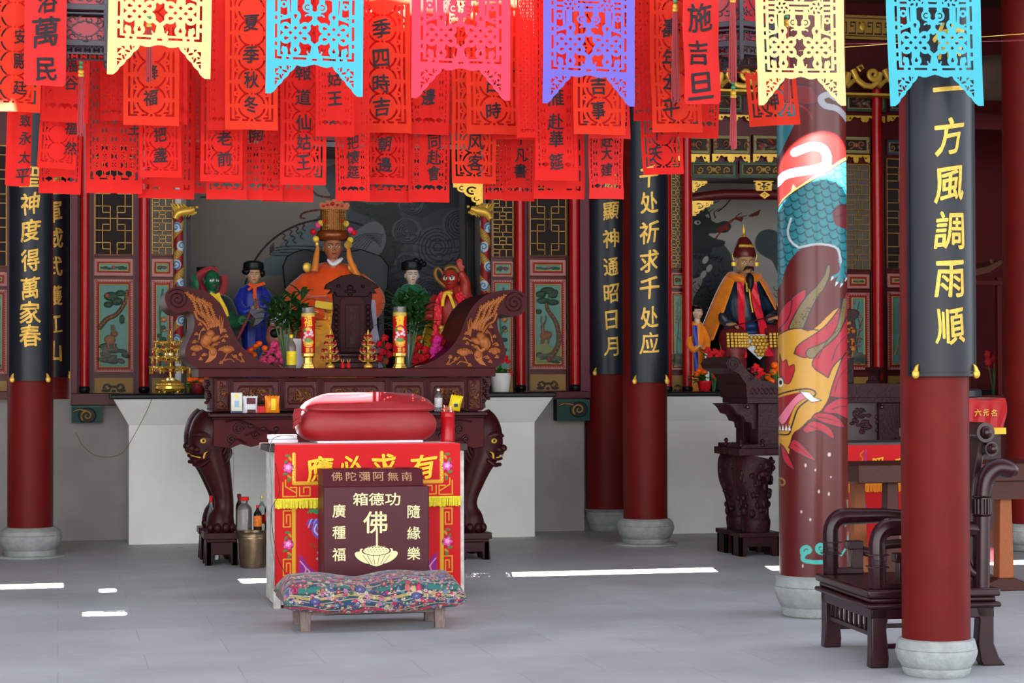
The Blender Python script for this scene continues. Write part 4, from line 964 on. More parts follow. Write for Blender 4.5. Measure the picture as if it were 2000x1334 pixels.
def lantern(px, b, n, R, rot, z0, z1, zmid, label):
 c = W(px, 60, b); t = thing('palace_lantern', label, 'lantern', (c.x, c.y, z0), 'palace lanterns')
 A = [rot+2*PI*k/n for k in range(n)]; C = [Vector((c.x+R*math.cos(a), c.y+R*math.sin(a), 0)) for a in A]
 f = MB()
 for q in C: f.beam(q+Vector((0, 0, z0)), q+Vector((0, 0, z1)), 0.022, 0.022)
 for k in range(n):
  p, q = C[k], C[(k+1) % n]; d = (q-p).normalized()
  for z, h in ((z0+0.055, 0.03), (zmid, 0.03), (zmid-0.032, 0.012), (z1, 0.03)): f.beam(p+Vector((0, 0, z)), q+Vector((0, 0, z)), 0.026, h)
 for k in range(n): f.ball(C[k]+Vector((0, 0, z0-0.012)), (0.014, 0.014, 0.03), 10, 7)
 part('frame', f, m_lwood, t, bevel=0.003)
 for k in range(n):
  p, q = C[k], C[(k+1) % n]; d = (q-p); w = d.length; d.normalize(); out = Vector((d.y, -d.x, 0))
  pn = MB()
  for a, h in ((z0+0.07, zmid-0.05), (zmid+0.015, z1-0.02)):
   s0 = p-out*0.006+d*0.01; s1 = q-out*0.006-d*0.01
   pn.beam(s0+Vector((0, 0, (a+h)/2)), s1+Vector((0, 0, (a+h)/2)), 0.004, h-a)
  part('panel', pn, m_lred, t, label='red glazed panel')
  fr_ = MB()
  for a, h in ((z0+0.07, zmid-0.05), (zmid+0.015, z1-0.02)): fret(fr_, p+d*0.014+Vector((0, 0, a)), d, (0, 0, 1), w-0.028, h-a, 0.0032)
  m = 9
  for i in range(m):
   u = (i+.5)*w/m; zc = z0+0.02; AA = np.linspace(PI*0.1, PI*1.9, 9)+(PI if i % 2 else 0)
   fr_.tube([p+d*(u+0.4*w/m*math.cos(x))+Vector((0, 0, zc+0.018*math.sin(x))) for x in AA], 0.004, 5)
  fr_.beam(p+Vector((0, 0, z0+0.004)), q+Vector((0, 0, z0+0.004)), 0.008, 0.008)
  part('fretwork', fr_, m_lwood, t)
 bt = MB(); bt.lathe([(0.01, z0+0.055), (R*0.9, z0+0.06), (R*0.9, z0+0.068), (0.01, z0+0.07)], (c.x, c.y, 0), n if n > 4 else 4); part('bottom_board', bt, m_lwood, t)
 if n > 4:
  dk = MB(); dk.lathe([(0.01, z0+0.02), (0.06, z0+0.025), (0.07, z0+0.05), (0.01, z0+0.056)], (c.x, c.y, 0), 16); part('rosette', dk, m_lred, t)
 return t
bL = 10.42; kL = mpp(166, bL)
lantern(167, bL, 4, 40*kL*math.sqrt(2), PI/4-0.03, W(166, 112, bL).z, W(166, -90, bL).z, W(166, 21, bL).z, 'square blackwood palace lantern with red panels hanging at the left')
tassel(158, 119, 264, bL-0.03, 'dark red tassel with green beads hanging below the square lantern', 14)
tassel(291, 22, 158, 10.2, 'dark red tassel seen through the left yellow banner', 14)
bR = 10.45; kR = mpp(1431, bR)
lantern(1431, bR, 6, 0.235, math.radians(-90-8), W(1431, 118, bR).z, W(1431, -90, bR).z, W(1431, 60, bR).z, 'hexagonal blackwood palace lantern with red panels, left of the right yellow banner')
tassel(1432, 158, 290, bR+0.0, 'long dark red tassel hanging under the hexagonal lantern', 16)
tassel(1431, -28, 158, bR-0.30, 'upper dark red tassel hanging on the near corner of the hexagonal lantern', 17)
tassel(1319, -10, 198, 10.5, 'dark red tassel between the two orange red strips left of the three-character sheet', 18)
tassel(1536, 20, 200, 10.5, 'dark red tassel seen through the right yellow banner', 14)
# ================================================================ carved screens behind the altars
def lattice_bars(style, x0, z0, x1, z1, y, w=0.008):
 mb = MB(); Wd, Ht = x1-x0, z1-z0
 def bar(u0, v0, u1, v1, ww=w):
  a = (x0+u0*Wd, y, z0+v0*Wd); c = (x0+u1*Wd, y, z0+v1*Wd)
  mb.box((min(a[0], c[0])-ww/2, y-0.012, min(a[2], c[2])-ww/2), (max(a[0], c[0])+ww/2, y+0.004, max(a[2], c[2])+ww/2))
 R = Ht/Wd
 for s in ((0, 0, 0, R), (1, 0, 1, R), (0, 0, 1, 0), (0, R, 1, R)): bar(*s, w*1.5)
 if style == 'window':
  a, b, c, d = .2, .41, .59, .8; n = max(1, round(R/1.0)); P = R/n
  for k in range(n):
   o = k*P; f = lambda t: o+t*P
   bar(0, o, 1, o)
   for sgn in (0, 1):
    m = (lambda u: u) if not sgn else (lambda u: 1-u)
    bar(m(a), f(.163), m(a), f(.837))
    for v1, v2, v3 in ((0, .163, .335), (1, .837, .673)):
     bar(m(b), f(v1), m(b), f(v3)); bar(m(0), f(v3), m(b), f(v3)); bar(m(a), f(v2), m(b), f(v2))
 else:
  n = max(3, round(R/0.62)); P = R/n
  for k in range(n):
   o = k*P; h = 0.62*P
   bar(0, o, 1, o); bar(0, o+h, 1, o+h)
   bar(.34, o, .34, o+h); bar(.66, o, .66, o+h); bar(.34, o+h*.5, .66 if k % 2 else 0, o+h*.5)
   bar(.5, o+h, .5, o+P)
 return mb
TEAL = (104, 150, 140)
def frame_border(p, r, small=False):
 x0, y0, x1, y1 = r; w = x1-x0
 p.box(x0, y0, x1, y1, (196, 132, 118)); t = 5 if w > 40 else 3
 p.box(x0+t, y0+t, x1-t, y1-t, (150, 30, 34))
 if not small:
  n = int((y1-y0)/4.5)
  for i in range(n):
   v = y0+(i+.5)*(y1-y0)/n
   for s in (0, 1):
    e = x0+t if not s else x1-t; q = -3 if not s else 3
    p.poly([(e, v-1.6), (e+q, v), (e, v+1.6)], (150, 30, 34))
  n = int(w/4.5)
  for i in range(n):
   u = x0+(i+.5)*w/n
   for e, q in ((y0+t, -3), (y1-t, 3)): p.poly([(u-1.6, e), (u, e+q), (u+1.6, e)], (150, 30, 34))
 g = t+4 if w > 40 else t+2
 p.box(x0+g, y0+g, x1-g, y1-g, (222, 182, 78), h=1.0); p.box(x0+g+1.6, y0+g+1.6, x1-g-1.6, y1-g-1.6, TEAL, h=0.0)
 return x0+g+2, y0+g+2, x1-g-2, y1-g-2
def pine(p, pts, w0, w1, tufts):
 p.stroke(pts, w0, (104, 72, 50), 0.7, w2=w1, round_h=True)
 P = cr(np.array(pts, float), 8)
 for q in P[::2]: p.ell(q[0]+rnd.uniform(-2, 2), q[1], 2, 1.4, (150, 112, 78), 0.9)
 for u, v, a, b in tufts:
  p.ell(u, v, a, b, (44, 66, 50), 0.75, dome=True)
  for k in range(7): p.ell(u+rnd.uniform(-.8, .8)*a, v+rnd.uniform(-.7, .7)*b, a*.25, b*.3, (62, 88, 62), 1.0, dome=True)
def rocks(p, x0, y0, x1, y1):
 for k in range(16):
  u, v = rnd.uniform(x0, x1), rnd.uniform(y0, y1); p.ell(u, v, rnd.uniform(6, 13), rnd.uniform(3, 5), rnd.choice(((92, 92, 78), (70, 74, 66), (112, 108, 92))), 0.6, rot=rnd.uniform(-.4, .4), dome=True)
def blossoms(p, x0, y0, x1, y1, stem=True, col=(186, 72, 66)):
 w, h = x1-x0, y1-y0
 p.stroke([(x0+.5*w, y1), (x0+.35*w, y0+.7*h), (x0+.62*w, y0+.45*h), (x0+.4*w, y0+.22*h), (x0+.6*w, y0+.05*h)], w*.14, (70, 60, 52), 0.6, w2=w*.05, round_h=True)
 p.stroke([(x0+.62*w, y0+.45*h), (x0+.9*w, y0+.3*h)], w*.07, (70, 60, 52), 0.5); p.stroke([(x0+.4*w, y0+.6*h), (x0+.85*w, y0+.62*h)], w*.07, (70, 60, 52), 0.5)
 for k in range(17): p.flower(x0+rnd.uniform(.12, .88)*w, y0+rnd.uniform(.04, .75)*h, w*.11, col, (230, 190, 90), 0.8)
 rocks(p, x0+.2*w, y0+.86*h, x1-.2*w, y1-2)
def art(p, r, kind):
 x0, y0, x1, y1 = r; w, h = x1-x0, y1-y0; X = lambda t: x0+t*w; Y = lambda t: y0+t*h
 if kind == 'rabbit':
  rocks(p, X(.05), Y(.78), X(.95), Y(.97)); rocks(p, X(.1), Y(.72), X(.5), Y(.85))
  pine(p, [(X(.0), Y(.52)), (X(.25), Y(.42)), (X(.6), Y(.36)), (X(.9), Y(.22)), (X(.98), Y(.08))], 10, 7, [(X(.4), Y(.14), 14, 9), (X(.62), Y(.2), 12, 8), (X(.3), Y(.24), 9, 6), (X(.75), Y(.1), 9, 6), (X(.8), Y(.42), 5, 9)])
  p.flower(X(.25), Y(.13), 4, (190, 96, 70), None, .9)
  p.ell(X(.36), Y(.67), 11, 9, (150, 104, 76), 1.1, dome=True); p.ell(X(.52), Y(.60), 7, 6, (150, 104, 76), 1.2, dome=True)
  for a in (.42, .5): p.stroke([(X(a+.04), Y(.57)), (X(a), Y(.50))], 3, (150, 104, 76), 1.1)
  for a in (.28, .5): p.stroke([(X(a), Y(.7)), (X(a+.04), Y(.77))], 3.4, (150, 104, 76), 0.9)
 elif kind == 'deer':
  p.poly([(x0, Y(.80)), (X(.3), Y(.70)), (X(.6), Y(.78)), (x1, Y(.85)), (x1, y1), (x0, y1)], (128, 138, 92), .2)
  rocks(p, X(.1), Y(.88), X(.95), Y(.98))
  pine(p, [(X(.55), Y(.95)), (X(.92), Y(.75)), (X(.85), Y(.5)), (X(.5), Y(.32)), (X(.42), Y(.22))], 11, 6, [(X(.5), Y(.07), 14, 7), (X(.22), Y(.12), 10, 7), (X(.3), Y(.2), 12, 6), (X(.7), Y(.13), 9, 6), (X(.12), Y(.34), 6, 5), (X(.7), Y(.22), 12, 6), (X(.8), Y(.09), 6, 5)])
  p.ell(X(.42), Y(.64), 12, 8, (142, 92, 66), 1.1, dome=True, rot=-.2); p.stroke([(X(.3), Y(.62)), (X(.28), Y(.55))], 6, (142, 92, 66), 1.1); p.ell(X(.28), Y(.54), 4, 5, (142, 92, 66), 1.2, dome=True)
  for a in (.22, .4): p.stroke([(X(.28), Y(.52)), (X(a), Y(.46)), (X(a+.02), Y(.40))], 2.2, (140, 96, 74), 1.0)
  for a in (.22, .3, .5): p.stroke([(X(a+.05), Y(.66)), (X(a), Y(.74))], 3, (142, 92, 66), .9)
 elif kind == 'plum': blossoms(p, *r)
 elif kind == 'rose':
  p.stroke([(X(.3), y1), (X(.35), Y(.6)), (X(.25), Y(.3)), (X(.55), Y(.05))], 3, (70, 92, 66), .5); p.stroke([(X(.3), Y(.35)), (X(.7), Y(.18))], 2.5, (70, 92, 66), .5); p.stroke([(X(.35), Y(.6)), (X(.65), Y(.5))], 2.5, (70, 92, 66), .5)
  for u, v, q in ((.62, .42, 6), (.7, .55, 4)): p.flower(X(u), Y(v), q, (196, 120, 60), (220, 170, 80), .9)
  for u, v in ((.6, .52), (.45, .66), (.65, .66), (.3, .75), (.6, .78), (.4, .86), (.2, .62)): p.ell(X(u), Y(v), 5, 4, (56, 84, 62), .6, dome=True)
 elif kind == 'vase':
  p.poly([(X(.3), Y(.42)), (X(.75), Y(.42)), (X(.68), Y(.5)), (X(.9), Y(.62)), (X(.8), Y(.88)), (X(.3), Y(.88)), (X(.2), Y(.62)), (X(.38), Y(.5))], (70, 150, 104), .9, sm=3)
  p.ell(X(.52), Y(.42), w*.23, 3, (52, 120, 84), 1.0); p.box(X(.25), Y(.89), X(.85), Y(.93), (40, 34, 34), .7)
  for k, u in enumerate((.36, .5, .62, .74)): p.stroke([(X(.52), Y(.42)), (X(u), Y(.12+.03*(k % 2)))], 2.0, (150, 70, 50), .6); p.ell(X(u), Y(.1+.03*(k % 2)), 2.4, 7, (228, 222, 206), .8)
  p.stroke([(X(.1), Y(.86)), (X(.2), Y(.72))], 3, (190, 120, 60), .6)
 elif kind == 'bough':
  p.stroke([(X(.05), Y(.6)), (X(.4), Y(.75)), (X(.7), Y(.5)), (X(.95), Y(.6))], 2.6, (84, 66, 50), .6)
  for u, v in ((.2, .55), (.35, .8), (.8, .45), (.9, .7), (.75, .72)): p.ell(X(u), Y(v), w*.08, h*.2, (52, 84, 66), .8, dome=True)
  p.flower(X(.5), Y(.45), h*.32, (190, 66, 64), (226, 180, 90), .9)
 elif kind == 'koi':
  p.stroke([(X(.1), Y(.5)), (X(.4), Y(.3)), (X(.7), Y(.6)), (X(.92), Y(.4))], 5, (130, 66, 52), .9, w2=2, round_h=True); p.ell(X(.3), Y(.5), w*.15, h*.3, (62, 92, 76), .8, dome=True); p.ell(X(.7), Y(.45), w*.16, h*.24, (130, 70, 56), .9, dome=True)
def gold_foot(p, r):
 x0, y0, x1, y1 = r; cx = (x0+x1)/2; w = x1-x0
 for s in (-1, 1):
  p.spiral(cx+s*w*.16, y0+(y1-y0)*.66, w*.1, w*.06, (40, 18, 14), turns=1.0, a0=0 if s > 0 else PI, cw=-s, r0=.5); p.ell(cx+s*w*.2, y1-5, w*.12, 3.4, (40, 18, 14))
 p.ell(cx, y0+(y1-y0)*.58, w*.16, 2.4, (40, 18, 14)); p.ell(cx, y1-4, w*.06, 3, (40, 18, 14))
def screen_panel(xl, xr, lat, small, tall, foot, style, arts, label, b=SB, pane=None, group='lattice screens'):
 o = W((xl+xr)/2, foot[1], b); t = thing('lattice_screen', label, 'screen panel', (o.x, b, o.z), group)
 a, c = W(xl, foot[1], b), W(xr, lat[0], b); x0, x1 = a.x, c.x; zz = lambda y: W((xl+xr)/2, y, b).z
 bk = MB(); bk.box((x0, b+0.004, zz(lat[1])), (x1, b+0.008, c.z)); part('lattice_backing', bk, pane or m_dark, t)
 part('lattice', lattice_bars(style, x0+0.005, zz(lat[1]), x1-0.005, c.z, b-0.002), m_goldbar, t, label='thin gilt lattice')
 fm = MB(); e = 0.016
 for z0, z1 in ((zz(lat[1])-0.012, zz(lat[1])-0.002), (zz(small[1])-0.012, zz(small[1])-0.002), (zz(tall[1])-0.012, zz(tall[1])-0.002)): fm.box((x0-e, b-0.018, z0), (x1+e, b+0.01, z1))
 for x in (x0-e, x1): fm.box((x, b-0.02, a.z), (x+e, b+0.01, c.z))
 part('frame', fm, m_dkred, t)
 for nm, rr, kind, lbl in (('small_relief', small, arts[0], 'small painted carving'), ('tall_relief', tall, arts[1], 'tall painted carving on pale green')):
  nx = max(24, int((xr-xl)*1.25)); ny = int((rr[1]-rr[0])*1.25)
  pt, nx, ny = panel_paint(xl, rr[0], xr, rr[1], b, TEAL, nx, ny)
  art(pt, frame_border(pt, (xl, rr[0], xr, rr[1]), nm == 'small_relief' or xr-xl < 40), kind)
  part(nm, panel_mesh(nm, pt, xl, rr[0], xr, rr[1], b-0.002, nx, ny, root_loc(t), 0.02), m_relief, t, label=lbl)
 nx, ny = max(30, int(xr-xl)), 30
 pt, nx, ny = panel_paint(xl, foot[0], xr, foot[1], b, (168, 128, 62), nx, ny); gold_foot(pt, (xl, foot[0], xr, foot[1]))
 part('foot_board', panel_mesh('foot_board', pt, xl, foot[0], xr, foot[1], b-0.002, nx, ny, root_loc(t)), m_relief, t, label='old gold foot board with a dark scroll')
screen_panel(184, 260, (285, 498), (506, 538), (546, 727), (738, 768), 'window', ('bough', 'rabbit'), 'screen panel with a rabbit under a pine, left of the main niche')
screen_panel(296, 338, (285, 498), (506, 540), (547, 727), (738, 768), 'brick', ('koi', 'rose'), 'narrow screen panel with yellow roses behind the golden tree ornament', pane=m_greypane)
screen_panel(962, 1002, (285, 502), (511, 540), (548, 727), (734, 768), 'brick', ('koi', 'rose'), 'narrow screen panel behind the right scroll end of the altar table')
screen_panel(1035, 1105, (285, 500), (508, 538), (546, 721), (731, 763), 'window', ('bough', 'deer'), 'screen panel with a deer under a pine, right of the main niche')
screen_panel(-62, 14, (285, 520), (532, 558), (566, 730), (744, 768), 'brick', ('bough', 'plum'), 'screen panel cut off by the left edge of the view')
screen_panel(1311, 1336, (318, 525), (533, 562), (570, 722), (733, 768), 'brick', ('koi', 'plum'), 'very narrow screen panel with plum blossom beside the bearded general', pane=m_greypane)
screen_panel(1654, 1698, (322, 527), (536, 563), (572, 722), (736, 766), 'brick', ('bough', 'plum'), 'narrow screen panel with plum blossom right of the dragon column', pane=m_greypane)
screen_panel(1733, 1800, (312, 525), (535, 561), (570, 722), (734, 766), 'brick', ('koi', 'vase'), 'screen panel with a green vase of brushes beside the nearest column')
def post(px, yb, label, b=SB-0.07, r_px=9.0):
 o = W(px, yb, b); r_ = r_px*mpp(px, b); t = thing('round_post', label, 'post', (o.x, b, o.z), 'bright red screen posts')
 s = MB(); s.lathe([(r_, o.z+0.06), (r_, 4.6)], (o.x, b, 0), 28); part('shaft', s, m_red, t)
 f = MB(); f.lathe([(r_*0.8, 0), (r_*1.12, 0.015), (r_*1.2, 0.04), (r_*1.1, 0.062), (r_*0.9, 0.07)], (o.x, b, o.z), 28); part('foot', f, m_black, t, label='black ball foot')
for px, yb, lb in ((165, 768, 'bright red post left of the rabbit panel'), (281, 768, 'bright red post between the rabbit panel and the golden tree'), (1017, 765, 'bright red post behind the white flowerpot'),
                   (1123, 764, 'bright red post right of the deer panel'), (1303, 767, 'bright red post at the left end of the right altar'), (1343, 767, 'bright red post at the left jamb of the general\'s niche'), (1716, 765, 'bright red post between the two panels beside the dragon column')):
 post(px, yb, lb)
pj = MB()
for a, c in ((137, 152), (1134, 1152), (1196, 1211)):
 p, q = W(a, 790, SB-0.08), W(c, 200, SB-0.08); pj.box((p.x, SB-0.08, W(a, 778, SB-0.08).z), (q.x, SB, 4.6))
struct('trim_6', pj, m_plum, bevel=0.006)
def corbel(px0, px1, y0, y1, label, flip):
 pt, nx, ny = panel_paint(px0, y0, px1, y1, SB-0.1, (24, 66, 62), 70, 46)
 pt.stroke([(px0, y0+2), (px1, y0+2)], 2.5, (40, 96, 88));
 u = px1-22 if flip else px0+30
 pt.ell(u, y0+20, 17, 15, (18, 20, 26), .6); pt.spiral(u, y0+20, 12, 3.2, (196, 150, 66), 1.0, turns=1.3, a0=2.4)
 pt.stroke([(px0+4, y0+12), (px0+14, y0+8), (px0+30, y0+10)], 2.4, (196, 150, 66), .8)
 o = W((px0+px1)/2, y1, SB-0.1)
 t = thing('carved_corbel', label, 'corbel', (o.x, SB-0.1, o.z), 'dark green corbels')
 part('carving', panel_mesh('carving', pt, px0, y0, px1, y1, SB-0.1, nx, ny, root_loc(t), 0.02), m_relief, t)
 k = MB(); a, c = W(px0, y1, SB-0.1), W(px1, y0, SB-0.1); k.box((a.x, SB-0.098, a.z), (c.x, SB+0.055, c.z)); part('block', k, m_dark, t)
corbel(140, 200, 792, 826, 'dark green corbel with a gilt curl below the sill left of the altar', False)
corbel(1088, 1152, 780, 822, 'dark green corbel with a gilt curl below the sill right of the altar', True)
def frieze(px0, px1, y0, y1, fcol, ground, gcol, label, b=SB-0.02, style='scroll', fw=6):
 n = max(30, int((px1-px0)*1.0)); m = max(16, int((y1-y0)*1.2))
 pt, nx, ny = panel_paint(px0, y0, px1, y1, b, fcol, n, m)
 pt.box(px0+fw-1.5, y0+fw-1.5, px1-fw+1.5, y1-fw+1.5, (190, 160, 84), .8); pt.box(px0+fw, y0+fw, px1-fw, y1-fw, ground, 0)
 cx, cy = (px0+px1)/2, (y0+y1)/2; h = (y1-y0)/2-fw
 if style == 'scroll':
  for s in (-1, 1):
   for k in range(2): pt.spiral(cx+s*(h*1.1+k*h*2.0), cy+(h*.1 if k else -h*.1), h*.8, h*.34, gcol, .8, turns=1.2, a0=PI/2+k, cw=s)
  pt.ell(cx, cy, h*.4, h*.5, gcol, .9, dome=True)
 else:
  for k in range(9): pt.ell(rnd.uniform(px0+fw+4, px1-fw-4), rnd.uniform(cy-h*.6, cy+h*.6), h*.7, h*.34, rnd.choice((gcol, (96, 52, 44), (110, 116, 96))), .8, rot=rnd.uniform(0, 3), dome=True)
 o = W(cx, y1, b); t = thing('carved_frieze', label, 'carved panel', (o.x, b, o.z), 'carved panels above the right altar')
 part('carving', panel_mesh('carving', pt, px0, y0, px1, y1, b, nx, ny, root_loc(t), 0.03), m_relief, t)
 k = MB(); a, c = W(px0, y1, b), W(px1, y0, b); e = 0.008
 for lo, hi in (((a.x-e, b-0.02, a.z-e), (c.x+e, b+0.02, a.z)), ((a.x-e, b-0.02, c.z), (c.x+e, b+0.02, c.z+e)), ((a.x-e, b-0.02, a.z), (a.x, b+0.02, c.z)), ((c.x, b-0.02, a.z), (c.x+e, b+0.02, c.z))): k.box(lo, hi)
 part('frame', k, m_dkred, t)
def valance(px0, px1, y0, y1, label, b=SB-0.05):
 o = W((px0+px1)/2, y0, b); e = W(px1, y1, b); x0 = W(px0, y0, b).x; w = e.x-x0; h = o.z-e.z
 def f(U, V):
  u = np.abs(U); lo = h*(0.55+0.35*np.sin(u/w*2*PI*2.5+1.2)+0.1*np.sin(u/w*40)); lo = np.where(u > w*0.44, h*0.98, lo)
  g = mn(mn(w/2-u, V+lo), -V); hl = np.full_like(u, -1.0)
  for c in (0.12, 0.24, 0.36): hl = mx(hl, elli(u, V, c*w, -h*0.42, w*0.03, h*0.14, 0.5))
  return mn(g, -hl)
 P, lp, st = cut_sheet(f, -w/2-0.001, w/2+0.001, -h, 0.001, 72, 16)
 V, F = solid_cut(P, lp, st, lambda P, q: np.stack([o.x+P[:, 0], np.full(len(P), b+q), o.z+P[:, 1]], -1), 0.02)
 mb = MB(); mb.add(V, F); solo('carved_valance', mb, m_gold, label, 'carved valance', tuple(o), 'gilt valances above the right altar', smooth=False)
G1 = (150, 142, 92); GR = (40, 84, 72); DK = (34, 20, 18)
FZ = [(1322, 1386, 266, 299, G1, (150, 96, 70), 'scroll', 'gold-framed scroll panel left above the general\'s niche'), (1393, 1464, 266, 299, G1, (150, 90, 66), 'scroll', 'gold-framed scroll panel behind the long tassel'),
      (1471, 1536, 266, 299, G1, (150, 50, 46), 'flower', 'gold-framed flower panel left of the dragon column'), (1646, 1698, 268, 299, G1, (160, 100, 66), 'scroll', 'gold-framed scroll panel right of the dragon column'),
      (1349, 1438, 317, 346, GR, (190, 150, 78), 'scroll', 'green-framed panel of gilt scrolls directly over the niche'), (1445, 1536, 317, 346, GR, (190, 150, 78), 'scroll', 'second green-framed panel of gilt scrolls over the niche, by the dragon column'),
      (1732, 1800, 275, 302, (46, 74, 104), (150, 120, 80), 'scroll', 'blue-framed knot panel beside the nearest column'),
      (1376, 1450, 182, 217, GR, (120, 70, 56), 'flower', 'upper green-framed leaf panel behind the hexagonal lantern'), (1652, 1729, 182, 217, GR, (120, 70, 56), 'flower', 'upper green-framed leaf panel right of the right yellow banner'), (1737, 1812, 182, 217, GR, (120, 70, 56), 'flower', 'upper green-framed leaf panel partly behind the nearest column')]
for a, c, y0, y1, fc, gc, sty, lb in FZ: frieze(a, c, y0, y1, fc, DK, gc, lb, style=sty)
for a, c, y0, y1, lb in ((1320, 1386, 301, 318, 'gilt valance under the left scroll panel above the niche'), (1391, 1465, 301, 318, 'gilt valance under the scroll panel behind the long tassel'), (1471, 1537, 301, 318, 'gilt valance under the flower panel left of the dragon column'),
                         (1645, 1699, 302, 319, 'gilt valance over the narrow lattice right of the dragon column'), (1650, 1729, 226, 240, 'gilt valance under the upper leaf panel right of the yellow banner'), (1733, 1815, 226, 240, 'gilt valance partly behind the nearest column'), (1400, 1470, 224, 238, 'gilt valance beside the long tassel, under the upper leaf panel')):
 valance(a, c, y0, y1, lb)
def scroll_beam(px0, px1, y0, y1):
 b = SB-0.2; o = W((px0+px1)/2, y1, b); k = mpp(1690, b); t = thing('scroll_carving', 'openwork of big gilt scrolls above the leaf panels at the right', 'carving', tuple(o))
 lg = MB(); a, c = W(px0, y1, b), W(px1, y1, b); lg.box((a.x, b-0.05, a.z-3*k), (c.x, SB-0.03, a.z+1*k)); part('ledge', lg, m_gold, t)
 sc = MB(); n = int((px1-px0)/62)
 for i in range(n):
  cx = px0+40+62*i
  def T(u, v, q=0.0): p = W(cx+u, v, b); return (p.x, b-0.02-q, p.z)
  A = np.linspace(0, 2.6*PI, 26)
  pts = [T(-31, y0+8), T(-22, y1-18), T(-8, y1-7), T(6, y1-5), T(20, y1-14)]
  for j, al in enumerate(A): rr = 14*(1-j/30); pts.append(T(10+rr*math.cos(al-0.2), y0+17-rr*math.sin(-al+0.2)*0.9))
  sc.tube(pts, list(np.linspace(6*k, 3.4*k, len(pts))), 8, flat=0.7)
  sc.tube([T(-16, y0+12), T(-22, y0+4), T(-14, y0), T(-9, y0+6), T(-14, y0+8)], [3*k, 3*k, 2.6*k, 2*k, 1*k], 8)
  sc.tube([T(20, y1-4), T(30, y1-14), T(40, y1-20)], [5*k, 4.4*k, 3*k], 8)
 part('scrolls', sc, m_gold, t)
scroll_beam(1345, 1850, 128, 174)
def meander(px0, px1, y0, y1):
 b = SB-0.06; m = int((y1-y0)*2); pt, nx, ny = panel_paint(px0, y0, px1, y1, b, (196, 152, 74), int((px1-px0)*1.5), m)
 pt.box(px0, y0+3, px1, y0+4, (60, 30, 22)); pt.box(px0, y1-4, px1, y1-3, (60, 30, 22))
 for i in range(int((px1-px0)/17)):
  u = px0+17*i
  pt.stroke([(u, y1-6), (u+13, y1-6), (u+13, y0+8), (u+4, y0+8), (u+4, y0+12), (u+9, y0+12)], 1.8, (60, 30, 22), sm=0)
 o = W((px0+px1)/2, y1, b); t = thing('meander_band', 'gilt key-fret band across the top of the right screen', 'band', (o.x, b, o.z))
 part('band', panel_mesh('band', pt, px0, y0, px1, y1, b, nx, ny, root_loc(t)), m_relief, t)
 q = MB(); a, c = W(px0, y1, b), W(px1, y0, b); q.box((a.x, b+.003, a.z), (c.x, SB+.028, c.z)); part('back_board', q, m_dkred, t)
 for px in (1440, 1685, 1830):
  q = MB(); c = W(px, 52, b-0.005); q.ball(c, (0.04, 0.012, 0.048), 18, 8); q.tube([c+Vector((-0.01, 0, 0.04)), c+Vector((-0.03, 0, 0.06))], [0.015, 0.003], 8); part('medallion', q, m_gold, t, label='round gilt medallion')
meander(1330, 1900, 38, 64)
mbm = MB();
pts = [W(x, y, SB+0.12) for x, y in ((1350, 388), (1375, 384), (1410, 380), (1500, 380), (1560, 381), (1620, 384), (1652, 388))]
mbm.tube(pts, [0.05, 0.052, 0.054, 0.055, 0.055, 0.052, 0.05], 18); solo('curved_beam', mbm, m_red if False else m_dkred, 'glossy dark red curved beam across the top of the general\'s niche', 'beam', tuple(pts[0]))
def bracket(name, px0, px1, y0, y1, b, fld, label, m=m_gold, flip=False):
 o = W((px0+px1)/2, y0, b); x0 = W(px0, y0, b).x; x1 = W(px1, y0, b).x; z1 = W(px0, y1, b).z; w, h = x1-x0, o.z-z1
 P, lp, st = cut_sheet(lambda U, V: fld(1-U if flip else U, V), -0.01, 1.01, -0.01, 1.01, 56, 56)
 V, F = solid_cut(P, lp, st, lambda P, q: np.stack([x0+P[:, 0]*w, np.full(len(P), b+q), o.z-P[:, 1]*h], -1), 0.035)
 q = MB(); q.add(V, F); return solo(name, q, m, label, 'bracket', tuple(o), 'gilt brackets', smooth=False)
def f_corner(u, v):
 s = mx(mx(mn(0.98-u, 0.22-v), mn(0.22-u, 0.98-v)), mx(circ(u, v, 0.34, 0.34, 0.30), mx(circ(u, v, 0.68, 0.25, 0.17), circ(u, v, 0.22, 0.70, 0.16))))
 s = mn(s, mn(mn(u-0.0, v-0.0), 1))
 return mn(s, -mx(mx(arcst(u, v, 0.36, 0.34, 0.15, 0.07, -2.5, 2.0), circ(u, v, 0.36, 0.36, 0.04)), mx(arcst(u, v, 0.69, 0.24, 0.08, 0.04, -2, 2), arcst(u, v, 0.21, 0.70, 0.08, 0.04, -1, 3))))
bracket('corner_bracket', 1350, 1394, 392, 422, SB+0.08, f_corner, 'gilt stepped bracket under the curved beam in the general\'s niche')
bracket('corner_bracket', 1350, 1382, 353, 376, SB+0.08, f_corner, 'gilt scroll bracket above the curved beam in the corner of the general\'s niche')
def f_butter(u, v):
 w_ = np.abs(u-0.5); s = mx(mn(0.10-np.abs(w_-0.30)-0.0*v, 1), circ(w_, v, 0.24, 0.35, 0.2)); s = mx(s, circ(w_, v, 0.18, 0.75, 0.16)); s = mx(s, mn(0.12-v, 0.5-w_)); s = mx(s, mn(v-0.88, 0.4-w_)); s = mn(s, mn(v, 1-v))
 return mn(s, -mx(circ(w_, v, 0.24, 0.36, 0.09), circ(w_, v, 0.17, 0.74, 0.06)))
bracket('butterfly_bracket', 1473, 1511, 353, 373, SB+0.08, f_butter, 'gilt butterfly-shaped bracket above the middle of the curved beam')
db = MB(); c = W(1493, 381, SB+0.06)
